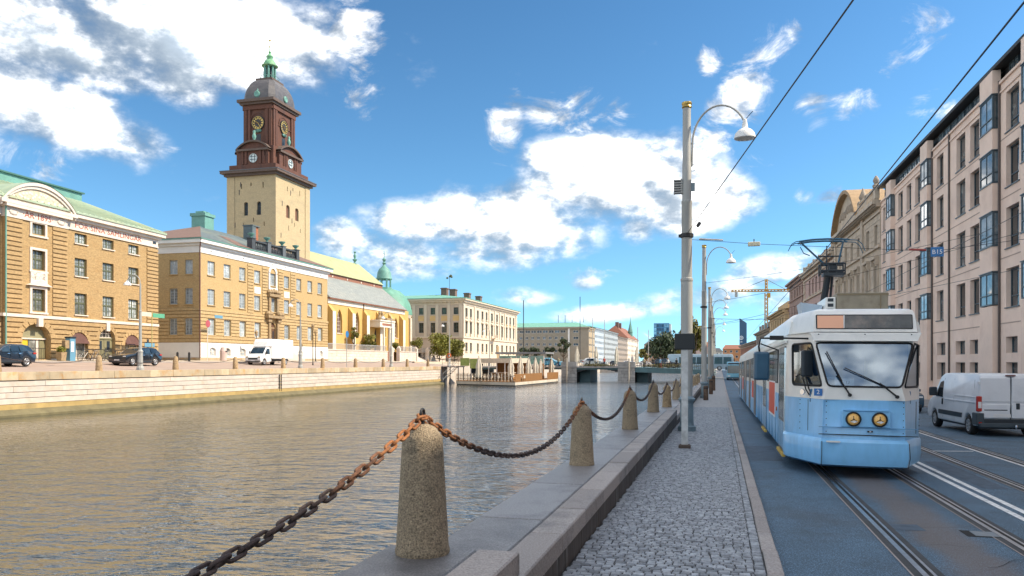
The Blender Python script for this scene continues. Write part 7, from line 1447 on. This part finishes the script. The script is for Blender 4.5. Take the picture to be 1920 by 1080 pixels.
def leafcloud(mb, c, r, n, s, rr, flat=1.):
    for _ in range(n):
        while True:
            p = Vector((rr.uniform(-1,1), rr.uniform(-1,1), rr.uniform(-1,1)))
            if .25 < p.length < 1: break
        p = Vector(c)+Vector((p.x*r[0], p.y*r[1], p.z*r[2])); u = Vector((rr.gauss(0,1), rr.gauss(0,1), rr.gauss(0,1))).normalized(); v = u.cross(Vector((rr.gauss(0,1), rr.gauss(0,1), rr.gauss(0,1)))).normalized(); k = s*rr.uniform(.6,1.3)
        mb.add([p-u*k*.9, p+v*k*.45, p+u*k*.9, p-v*k*.45], [(0,1,2,3)])
m_leaf = mat('leaf_green', (.17,.17,.022), .6, var=.5, scale=1.5, rnd=.15, stain=(.17,.16,.02), stscale=.8, stamt=.7); m_leafd = mat('leaf_dark', (.035,.055,.02), .6, var=.5, scale=1.0, stain=(.07,.08,.02), stscale=.5); m_leafy = mat('leaf_yellow', (.17,.15,.025), .6, var=.4, scale=1.0); m_bark = mat('bark', (.07,.05,.035), .9, var=.3, scale=4)
for xa, xb in ((-24.2,-17.4),(-13.6,-3.0)):
    mb = MB(); leafcloud(mb, ((xa+xb)/2+43,-.05,1.62), ((xb-xa)/2,.25,.38), 900, .13, rr); stuff(mb.build('flower_boxes', mat('box_plants', (.17,.15,.06), .8, var=.6, scale=2, stain=(.35,.25,.12), stscale=2) if 'box_plants' not in bpy.data.materials else bpy.data.materials['box_plants'], BR, fix=False))
def tree(label, x, y, z, h, r, n, s, m, trunk=.5, name='tree', clumps=9, sq=1.0):
    t = thing(name, label, 'tree' if name == 'tree' else 'bush', (x, y, z)); R = random.Random(int(x*7+y*13)); th = h*trunk
    mb = MB(); mb.tube([(0,0,-.2),(R.uniform(-.1,.1),R.uniform(-.1,.1),th*.6),(0,0,h*.75)], [.045*h*.6,.03*h*.6,.01*h], 7)
    for k in range(5): a = k*1.3+R.random(); mb.tube([(0,0,th*(.5+.1*k)),(cos(a)*r*.4,sin(a)*r*.4,th*(.75+.12*k)),(cos(a)*r*.75,sin(a)*r*.75,th+(h-th)*.2*k)], [.018*h,.011*h,.004*h], 5)
    mb.build('trunk', m_bark, t)
    mb = MB(); cz = (th*.8+h)/2; hz = (h-th*.8)/2
    for k in range(clumps):
        a = R.uniform(0,2*pi); e = R.uniform(-.75,.8); q = sqrt(1-e*e)*R.uniform(.3,.7)*r; cr = r*R.uniform(.35,.55)
        leafcloud(mb, (cos(a)*q, sin(a)*q, cz+e*hz*.72), (cr, cr, cr*.8*sq), n//clumps, s, R)
    mb.build('crown', m, t, fix=False); return t
tree('round bushy green tree left of the pale palace side', -58.5, 160.5, 2.6, 6.0, 3.3, 3600, .30, m_leaf, .08, clumps=18)
tree('smaller green tree close to the palace corner by the quay', -57.0, 166.0, 2.4, 5.6, 2.8, 2400, .28, m_leaf, .08, clumps=14)
tree('round green bush left of the church porch', -62.6, 134.6, 4.2, 3.4, 1.8, 1500, .20, m_leaf, .15, 'bush', 9)
tree('thin young tree against the yellow church wall', -62.6, 128.0, 4.2, 5.0, .9, 500, .2, m_leaf, .3, clumps=6)
tree('low green bush right of the church porch', -61.9, 144.5, 4.2, 2.2, 1.3, 700, .2, m_leaf, .15, 'bush', 6)
tree('yellow green bush between the apse and the round tree', -60.8, 153.5, 4.2, 3.6, 1.5, 900, .2, m_leaf, .2, 'bush', 7)
for i,(px, h) in enumerate(((-78.5,7.5),(-73.2,7.0),(-67.2,8),(-61.5,11.5))): tree(['small tree before the beige office next to the palace','second small tree before the beige office','third small tree before the beige office, near its fin','tall dark tree before the right half of the beige office'][i], px, 316, 2.3, h, 2.6, 900, .45, m_leafd, .25, clumps=8)
tree('large dark tree on the square left of the dark post box', -21.5, 310, 1.2, 12.5, 8.0, 2600, .75, m_leafd, .2, clumps=16)
tree('yellow tree right of the big dark tree on the square', -12.5, 300, 1.2, 9, 4.5, 1200, .6, m_leafy, .3)
tree('tall yellowing tree behind the lamp posts at the street end', -8.0, 235, -.4, 16.5, 4.2, 2200, .6, m_leafy, .2, clumps=14, sq=1.5)
tree('small yellow shrub on the bridge end', -21.8, 240, 1.2, 6, 1.8, 500, .5, m_leafy, .2, 'bush', 5)

# ================================================================== floating terrace restaurant
m_hull = mat('hull_white', (.62,.56,.47), .7, var=.1, scale=1, stain=(.35,.3,.22), stscale=.8); m_wood = mat('orange_wood', (.27,.13,.04), .7, var=.25, scale=2, stretch=(6,6,.5)); m_canv = mat('canvas_cream', (.60,.53,.43), .9, var=.12, scale=3)
RS = thing('floating_restaurant', 'floating wooden terrace restaurant with picket fence moored by the far quay', 'pontoon', (-39.7, 116.5, -1.25), atan2(-6.5, 11.2))
PL = hypot(11.2, 6.5)                                  # local x along the front, y away from the camera; the right side runs up the canal
sd_ = Vector((-27.6+28.5, 137-110)); ca_, sa_ = 11.2/PL, -6.5/PL; ex = sd_.x*ca_+sd_.y*sa_; ey = -sd_.x*sa_+sd_.y*ca_
P4 = [(0,0),(PL,0),(PL+ex,ey),(ex,ey)]
mb = MB(); mb.prism(P4, 'z', .12, .55); mb.build('hull', m_hull, RS); mb = MB(); mb.prism([(p[0]*.99+.05,p[1]*.99+.1) for p in P4], 'z', -.3, .12); mb.build('float', m_dk, RS); mb = MB(); mb.prism(P4, 'z', .56, .64); mb.build('deck', m_wood, RS)
for k in range(int(PL/.36)): mb = MB(); mb.box(k*.36,k*.36+.13,-.02,.03,.66,1.75+.06*(k % 3)); mb.build('picket', m_hull if k % 2 == 0 else m_bark, RS, fix=False)
mb = MB(); mb.box(0,PL,.03,.07,.9,.98); mb.box(0,PL,.03,.07,1.45,1.53); mb.build('fence_rail', m_wood, RS)
L2 = hypot(ex, ey); ux, uy = ex/L2, ey/L2
for k in range(int(L2/.42)):
    if 15.5 < k*.42 < 18.5: continue
    mb = MB(); x, y = PL+ux*k*.42, uy*k*.42; mb.add([(x,y,.66),(x+ux*.39,y+uy*.39,.66),(x+ux*.39,y+uy*.39,1.75),(x,y,1.75),(x-.05,y,.66),(x+ux*.39-.05,y+uy*.39,.66),(x+ux*.39-.05,y+uy*.39,1.75),(x-.05,y,1.75)], [(0,1,2,3),(4,7,6,5),(3,2,6,7),(0,3,7,4),(1,5,6,2)]); mb.build('fence_board', m_wood, RS, fix=False)
PV = thing('restaurant_pavilion', 'white flat roofed pavilion with wooden bar on the floating terrace', 'pavilion', (-38.5, 123.0, -.6), atan2(-4.0, 11.2))
mb = MB(); mb.box(-1.5,7.0,0,5,2.7,3.45); mb.build('roof', m_canv, PV); mb = MB(); [mb.box(x,x+.12,.1,.22,0,2.75) for x in (-1.2,.6,2.4,4.0,5.6,6.8)]; mb.build('posts', m_cornice, PV); mb = MB(); mb.box(.8,6.9,4.6,4.8,0,2.7); mb.build('back_wall', m_wood, PV); mb = MB(); mb.box(2.5,6.8,.8,1.4,.0,1.1); mb.build('bar_counter', m_wood, PV); mb = MB(); mb.box(2.4,6.9,.7,1.5,1.1,1.2); mb.build('bar_top', m_canv, PV); mb = MB(); mb.box(-1.2,1.2,.3,.34,.1,2.6); mb.build('dark_glass', m_cglass, PV); mb = MB(); mb.box(3.2,4.4,4.5,4.6,1.2,2.2); mb.build('menu_board', m_white, PV)
CN = thing('grey_canopy', 'flat grey canopy over mint glass screens behind the closed parasols', 'canopy', (-33.5, 130.5, -.6)); mb = MB(); mb.box(-3.6,5.2,-1,6,4.25,4.55); mb.build('roof', mat('canopy_grey', (.22,.22,.23), .6), CN); mb = MB(); [mb.cyl((x,y,0),(x,y,4.25),.08,6) for x in (-3,0,2.4,4.8) for y in (-.5,5.5)]; mb.build('posts', m_cornice, CN); mb = MB(); mb.box(-3,4.8,-.5,-.45,2.3,3.9); mb.build('glass_screen', glassmat('mint_glass', (.28,.50,.42), .1), CN); mb = MB(); [mb.lathe([(.55,0),(.5,.3),(.3,.5),(0,.58)], (x,-.8,2.0), 10) for x in (-2.6,-1.2,.2,1.6,3.0,4.3)]; mb.build('lamp_domes', m_canv, CN); mb = MB(); mb.box(4.3,5.0,-1.6,-1.2,0,2.6); mb.build('wood_pillar', m_wood, CN)
def parasol(label, x, y, z, h, k=1.):
    t = thing('closed_parasol', label, 'parasol', (x, y, z), group='closed cream parasols'); mb = MB(); mb.cyl((0,0,0),(0,0,h),.035,6); mb.build('pole', m_wood, t)
    n = 12; R = random.Random(int(x*31)); rings = []
    for r, zz in ((.24,.16),(.30,.3),(.26,.48),(.30,.6),(.17,.82),(.10,.97)): rings.append([(cos(2*pi*j/n)*r*k*(1 if j % 2 else .72), sin(2*pi*j/n)*r*k*(1 if j % 2 else .72), h*zz) for j in range(n)])
    mb = MB(); mb.loft(rings); mb.build('canvas', m_canv, t, smooth=30); mb = MB(); mb.lathe([(.05,h*.97),(.12,h*1.01),(.03,h*1.06)], n=8); mb.build('cap', m_canv, t); mb = MB(); mb.box(-.35,.35,-.35,.35,0,.06); mb.build('base', m_dk, t)
for i,(px,zc,h) in enumerate(((898,117,3.4),(958,118,3.2),(976,121,3.3),(991,124,3.2),(1004,128,3.2),(1014,132,3.0),(1034,138,3.2))):
    k = (px-960)/1480; r = (k*cos(YAW)-sin(YAW), k*sin(YAW)+cos(YAW))
    parasol(['closed cream parasol before the pavilion, leftmost on the floating terrace','closed parasol at the front right corner of the floating terrace','third closed parasol along the terrace side','fourth closed parasol along the terrace side','fifth closed parasol, under the canopy edge','sixth closed parasol next to the wooden pillar','rightmost closed parasol on the floating terrace'][i], r[0]*zc, r[1]*zc, -.6, h*1.06, 1.75)
for i, px in enumerate((1082,1118,1156,1194)):
    k = (px-960)/1480; r = (k*cos(YAW)-sin(YAW), k*sin(YAW)+cos(YAW)); parasol(['closed parasol on the bridge above the left pier','closed parasol on the bridge left of mid span','closed parasol on the bridge right of mid span','closed parasol on the bridge above the right pier'][i], r[0]*144, r[1]*144, 1.39, 3.5, 1.5)
rr = random.Random(41); ORD = 'first second third fourth fifth sixth seventh eighth ninth'.split()
for i in range(9):
    u, v = 1.2+1.25*i, .9+rr.uniform(0,2.0); x, y = -39.7+ca_*u-sa_*v, 116.5+sa_*u+ca_*v
    t = thing('cafe_table', 'small round white cafe table, %s from the left behind the picket fence' % ORD[i], 'table', (x, y, -.6), rr.random(), 'cafe tables on the floating terrace'); mb = MB(); mb.lathe([(.38,.70),(.38,.74)], n=10); mb.build('top', m_white, t); mb = MB(); mb.cyl((0,0,0),(0,0,.7),.04,6); mb.lathe([(.25,0),(.05,.05)], n=8); mb.build('stand', m_dk, t)
    t = thing('cafe_chair', 'small cream cafe chair, %s from the left behind the picket fence' % ORD[i], 'chair', (x+.6, y+.2, -.6), rr.random()*6, 'cafe chairs on the floating terrace'); mb = MB(); mb.box(-.2,.2,-.2,.2,.43,.47); mb.build('seat', m_canv, t); mb = MB(); mb.box(-.2,.2,.17,.21,.47,.88); mb.build('backrest', m_canv, t); mb = MB(); [mb.cyl((a*.18,b*.18,0),(a*.18,b*.18,.45),.018,5) for a in (-1,1) for b in (-1,1)]; mb.build('legs', m_dk, t)
GW = thing('gangway', 'dark steel landing with sloping rails at the end of the far quay', 'gangway', (-42.9, 119, 0)); mb = MB(); mb.box(-.1,2.8,0,3,1.42,1.55); [mb.box(x,x+.12,y,y+.12,-2.5,1.45) for x in (.3,2.6) for y in (.1,2.8)]; mb.build('platform', m_dk, GW)
mb = MB(); [mb.tube([(x,y,1.55),(x,y,2.6)], .03, 5) for x in (0,.9,1.8,2.7) for y in (.05,)]; mb.tube([(0,.05,2.6),(2.7,.05,2.6)], .035, 5); mb.tube([(0,.05,2.1),(2.7,.05,2.1)], .025, 5); mb.build('railing', m_iron, GW)
mb = MB(); [mb.tube([(2.4,y,1.6),(.6,y-1.2,-.5)], .05, 6) for y in (-.1,1.0)]; [mb.tube([(2.4,y,2.5),(.6,y-1.2,.4)], .035, 6) for y in (-.1,1.0)]; mb.build('stair_rail', m_pole, GW); mb = MB(); [mb.box(.7+.25*k-.15,.7+.25*k+.15,-1.1+.17*k,.0+.17*k,-.4+.29*k,-.36+.29*k) for k in range(7)]; mb.build('stair_treads', m_dk, GW)
t = thing('green_screen', 'yellow green panel screen at the top of the gangway', 'screen', (-40.0, 119.5, 1.55)); mb = MB(); mb.box(0,1.5,0,.06,.1,1.35); mb.box(1.6,3.0,0,.06,-.3,1.2); mb.build('panel', mat('screen_green', (.30,.36,.10), .7, var=.3, scale=2), t)
t = thing('life_ring_post', 'orange life buoy on a short post at the quay end', 'life buoy', (-42.6, 121.5, 1.55)); mb = MB(); mb.cyl((0,0,0),(0,0,1.8),.04,6); mb.build('post', m_white, t); mb = MB(); mb.tube([(.3*cos(a),-.08,1.75+.3*sin(a)) for a in [2*pi*k/14 for k in range(14)]], .09, 6, closed=True); mb.build('ring', mat('buoy_orange', (.65,.13,.02), .6), t)
for i, (x, y, lab) in enumerate(((-26.1,137.0,'thin pale mooring pole before the left bridge pier'),(-15.2,137.0,'thin pale mooring pole before the right bridge pier'))): tag(MB().cyl((0,0,0),(0,0,5.4),.09,8).build('mooring_pole', m_canv, None, loc=(x,y,-2.4)), lab, 'pole')

# ================================================================== people (continuous bodies) and traffic on the bridge
def person_mesh(seed, cols):
    R = random.Random(seed); mb = MB(); st = R.uniform(.12,.25); n = 8
    def limb(pts, rs): mb.tube(pts, rs, n)
    mb.m = 0; limb([(.09,st,.06),(.10,st*.4,.48),(.09,0,.90)], [.055,.065,.095]); limb([(-.09,-st,.06),(-.10,-st*.3,.48),(-.09,0,.90)], [.055,.065,.095]); limb([(.09,st-.06,.05),(.09,st+.16,.04)], [.05,.035]); limb([(-.09,-st-.06,.05),(-.09,-st+.16,.04)], [.05,.035])
    mb.m = 1; limb([(0,0,.86),(0,0,1.05),(0,.01,1.3),(0,.0,1.46),(0,0,1.52)], [.16,.15,.18,.14,.06]); limb([(.19,0,1.42),(.25,-st*.5,1.16)], [.06,.05]); limb([(-.19,0,1.42),(-.25,st*.5,1.16)], [.06,.05])
    mb.m = 2; limb([(.25,-st*.5,1.16),(.24,-st*.4+.1,.92)], [.042,.035]); limb([(-.25,st*.5,1.16),(-.24,st*.4+.1,.92)], [.042,.035]); limb([(0,0,1.5),(0,0,1.58)], [.05,.05]); mb.lathe([(.03,1.54),(.075,1.59),(.095,1.66),(.09,1.73),(.05,1.775),(0,1.785)], n=10); mb.lathe([(.02,0),(.012,.03)], (0,.095,1.66), 6, 'y')
    mb.m = 3; mb.lathe([(.098,1.68),(.105,1.73),(.07,1.79),(0,1.805)], (0,-.015,0), 10)
    return mb.mesh('person', cols, 50)
m_skin = flatmat('skin', (.45,.28,.20), .6); m_hair = flatmat('hair', (.05,.03,.02), .7); clo = [flatmat('cloth_%s' % n_, c, .85) for n_, c in (('navy', (.03,.05,.10)),('white', (.6,.6,.6)),('red', (.4,.06,.05)),('khaki', (.30,.25,.16)),('black', (.02,.02,.02)),('sky', (.2,.35,.5)))]
PX = [(-21.5,141),(-20.2,142),(-13.0,141),(-11.6,143),(-10.2,141.5),(-8.9,142.5),(-7.4,141.5),(-6.2,143),(-23,143),(-28.6,142)]
PD = ['person in a white top and navy trousers walking mid bridge','person in red walking beside the one in white mid bridge','person in khaki right of the right bridge pier','person in a dark coat behind the flower boxes','person in pale blue above the right bridge span','person in white farther right on the bridge','person in black near the right bridge end','person in red at the right bridge end','person in navy near the left pier parasol','person in khaki left of the left bridge pier']
for i,((x,y),c) in enumerate(zip(PX,(1,2,3,4,5,1,4,2,0,3))):
    o = link('person', person_mesh(i, [clo[(i*2) % 6 if (i*2) % 6 != c else 0], clo[c], m_skin, m_hair]), None, (x, y, 1.40 if x < -14 else 1.38-.037*(x+14.2)), (0,0,rr.uniform(0,6))); tag(o, PD[i], 'person', 'people on the bridge')
vs_ = [('white car crossing the bridge left of mid span',-22.5,m_white),('blue grey car crossing the bridge by the left pier',-31,m_busb),('dark car crossing the bridge near the right span',-9.5,m_navy)]
for lab, x, m in vs_: suv(lab, x, 146.5, 1.39 if x < -14 else 1.2, -pi/2, m)
bus('pale blue tram bus crossing behind the bridge at the right', -3.5, 152, .7, -pi/2, mat('bus_pale', (.40,.52,.60), .4), bpy.data.materials['bus_glass'])
for i, (x, y) in enumerate(((-50,296),(-46,296),(-38,298),(-33,298),(-27,297))): suv(['parked white car far behind the bridge','parked grey blue car far behind the bridge','parked dark car behind the left pier','parked pale car in the middle distance','parked white car before the big dark tree'][i], x, y, 1.55 if x < -44 else 1.2, -pi/2, (m_white, m_busb, m_navy, m_white, m_white)[i])

# ================================================================== street furniture on the far quay
def quay_lamp(label, x, y, z=1.56, h=7.6, s=-1):
    t = thing('quay_lamp', label, 'street lamp', (x, y, z), group='curved lamp posts on the far quay'); mb = MB(); mb.lathe([(.28,0),(.28,.2),(.2,.3),(.18,1.4),(.22,1.45),(.13,1.6)], n=10); mb.build('base', m_pole, t)
    mb = MB(); mb.lathe([(.12,1.6),(.10,4.6),(.12,4.65),(.075,4.7),(.06,h-.8)], n=10); mb.build('pole', m_pole, t)
    pts = [(0,0,h-1.2)]+[(s*(.62-.62*cos(a)),0,h-.8+.7*sin(a)) for a in [pi*k/10 for k in range(1,10)]]; mb = MB(); mb.tube(pts, .035, 6); mb.build('arm', m_pole, t); ex_, _, ez_ = pts[-1]
    mb = MB(); mb.lathe([(.04,.1),(.08,0),(.25,-.15),(.30,-.32),(.05,-.34)], (ex_,0,ez_), 12); mb.build('lamp_shade', m_lamp, t); mb = MB(); mb.tube([(0,0,5.2),(.0,-.4,5.2)], .03, 5); mb.build('bracket', m_iron, t)
for i, Y in enumerate((52.6,77.1,101.6,126,150)): quay_lamp(['curved grey lamp post standing before the black parked car','curved grey lamp post at the rear of the white box truck','curved grey lamp post before the church','curved grey lamp post at the quay end near the gangway','far curved lamp post before the palace'][i], -44.1, Y, 1.57)
def lantern(label, x, y, z, h=3.6):
    t = thing('lantern_post', label, 'lantern', (x, y, z), group='old lantern posts by the long yellow house'); mb = MB(); mb.lathe([(.12,0),(.06,.3),(.045,h-.5)], n=8); mb.build('post', m_iron, t); mb = MB(); mb.lathe([(.12,h-.5),(.22,h-.05),(.25,h),(.1,h+.2),(0,h+.28)], n=6); mb.build('lantern', m_carv, t)
lantern('old lantern post left of the box truck cab', -56.2, 87.5, 2.38); lantern('dark lantern post before the right end of the long yellow house', -56.2, 102.5, 2.38, 4.2); lantern('slim post right of the box truck', -50, 90.5, 1.85, 5.0)
def sign(label, x, y, z, h, plates, pm=m_pole, cat='sign'):
    t = thing('street_sign', label, cat, (x, y, z)); mb = MB(); mb.cyl((0,0,0),(0,0,h),.045,6); mb.build('pole', pm, t)
    for kind, dy, dz, w_, hh, m in plates:
        mb = MB()
        if kind == 'o': mb.lathe([(0,.05),(w_,.05),(w_,.08),(0,.08)], (0,dy,dz), 16, 'x')
        else: mb.box(.05,.08,dy-w_/2,dy+w_/2,dz-hh/2,dz+hh/2)
        mb.build('plate', m, t)
m_sgr = flatmat('sign_green', (.10,.35,.22), .5); m_sgb = flatmat('sign_sky_blue', (.12,.28,.40), .5); m_syl = mat('pole_yellow', (.42,.36,.14), .6)
sign('yellow pole with green and cream direction arms between the two brick houses', -54.4, 66.5, 2.3, 4.9, [('b',-1.0,4.6,1.7,.42,m_canv),('b',.9,4.55,1.7,.42,m_sgr)], m_syl)
sign('round red rimmed sign at the corner of the long yellow house', -56.6, 78.3, 2.4, 4.4, [('o',0,4.2,.42,0,flatmat('sign_rim', (.4,.08,.10), .5)),('b',2.0,5.1,1.5,.35,m_sgb)], m_trim)
sign('round blue sign on a thin pole before the church terrace', -45.3, 90.5, 1.62, 4.4, [('o',0,4.1,.42,0,bpy.data.materials['sign_blue'])])
t = thing('street_name_plate', 'small pale blue name plate on the museum wall corner', 'sign', (-57.75, 70.2, 4.0)); mb = MB(); mb.box(.0,.06,-.75,.75,-.2,.2); mb.build('plate', m_sgb, t)
t = thing('ticket_machine', 'blue and white ticket machine before the museum downpipe', 'ticket machine', (-55.3, 57.3, 2.3)); mb = MB(); mb.box(-.25,.25,-.3,.3,0,2.0); mb.build('body', m_sgb, t); mb = MB(); mb.box(.25,.28,-.22,.1,.8,1.7); mb.build('panel', m_white, t); mb = MB(); mb.box(-.3,.3,-.35,.35,2.0,2.14); mb.build('cap', m_dk, t); mb = MB(); mb.box(-.18,.18,-.75,-.31,1.1,1.8); mb.build('side_box', m_carv, t)
for i,(y,lab) in enumerate(((56.2,'stone planter with green shrub beside the blue ticket machine'),(65.3,'stone planter before the museum door'))):
    t = thing('planter', lab, 'planter', (-55.2, y, 2.3)); mb = MB(); mb.lathe([(.34,0),(.42,.7),(.45,.78),(.38,.78)], n=4, ph=pi/4); mb.build('pot', m_carv, t); mb = MB(); leafcloud(mb, (0,0,.98), (.38,.38,.32), 220, .12, rr); mb.build('shrub', m_leaf, t, fix=False)
t = thing('litter_bin', 'pale pink and white litter bin at the corner of the long house', 'bin', (-56.4, 81.0, 2.4)); mb = MB(); mb.lathe([(.38,0),(.42,.9),(.42,1.1),(.28,1.5),(.1,1.6)], n=10); mb.build('body', mat('bin_pink', (.55,.42,.38), .7), t); mb = MB(); mb.box(.40,.45,-.15,.15,1.0,1.15); mb.build('slot', m_dk, t)
def bicycle(label, x, y, z, rz):
    t = thing('bicycle', label, 'bicycle', (x, y, z), rz, 'bicycles before the museum')
    for wx in (-.52,.52):
        w_ = link('wheel', MB().tube([(wx+.33*cos(a),0,.34+.33*sin(a)) for a in [2*pi*k/16 for k in range(16)]], .022, 5, closed=True).mesh('wheel', m_tyre), t)
        mb = MB(); [mb.tube([(wx,0,.34),(wx+.33*cos(a),0,.34+.33*sin(a))], .006, 3) for a in [2*pi*k/8 for k in range(8)]]; mb.build('spokes', m_chrome, w_)
    mb = MB(); [mb.tube([p,q_], .02, 5) for p,q_ in (((-.52,0,.34),(-.18,0,.85)),((-.52,0,.34),(-.05,0,.32)),((-.05,0,.32),(-.2,0,.92)),((-.05,0,.32),(.38,0,.78)),((-.18,0,.85),(.38,0,.85)),((.36,0,.95),(.52,0,.34)))]; mb.build('frame', m_navy, t); mb = MB(); mb.box(-.32,-.08,-.07,.07,.92,.98); mb.build('saddle', m_dk, t); mb = MB(); mb.tube([(.25,-.26,1.0),(.37,0,.98),(.25,.26,1.0)], .016, 5); mb.build('handlebar', m_chrome, t)
for i in range(4): bicycle(['bicycle leaning by the dark fence before the museum shopfront','second bicycle before the museum awning','third bicycle between the awning and the museum door','bicycle nearest the museum door'][i], -55.6, 59.2+1.3*i, 2.3, pi/2+.15*i)
for i,(y0,y1,lab) in enumerate(((50.6,55.3,'low black iron fence before the museum at the left'),(58.8,68.5,'low black iron fence before the museum awnings and door'))):
    t = thing('iron_fence', lab, 'fence', (-56.0, y0, 2.35)); mb = MB(); mb.box(-.02,.02,0,y1-y0,1.0,1.05); mb.box(-.02,.02,0,y1-y0,.15,.2); mb.build('rail', m_iron, t); mb = MB(); [mb.box(-.012,.012,y,y+.024,0,1.0) for y in [.16*k for k in range(int((y1-y0)/.16))]]; mb.build('bars', m_iron, t)
for i,(x,y,h_) in enumerate(((-55.4,71.6,.9),(-55.4,73.5,.9))): tag(MB().lathe([(.12,0),(.12,h_),(.05,h_+.1)], n=8).build('short_post', m_iron, None, loc=(x,y,2.3)), ['short iron post at the museum corner, left one','short iron post at the museum corner, right one'][i], 'post')
# flagpoles and masts beyond the bridge
for i,(x,y,h_) in enumerate(((-52,300,26),(-62,250,21),(-46.5,296,18),(-42,296,17),(-30,300,14),(-26,300,13))): tag(MB().cyl((0,0,0),(0,0,h_),.14,6).build('mast', m_pole if i > 1 else m_iron, None, loc=(x,y,1.5)), ['tall thin mast before the right part of the beige office','dark mast with cross arm by the palace end','pale flagpole behind the left bridge pier','second pale flagpole behind the left bridge pier','thin dark mast left of the big tree','second thin dark mast left of the big tree'][i], 'mast')
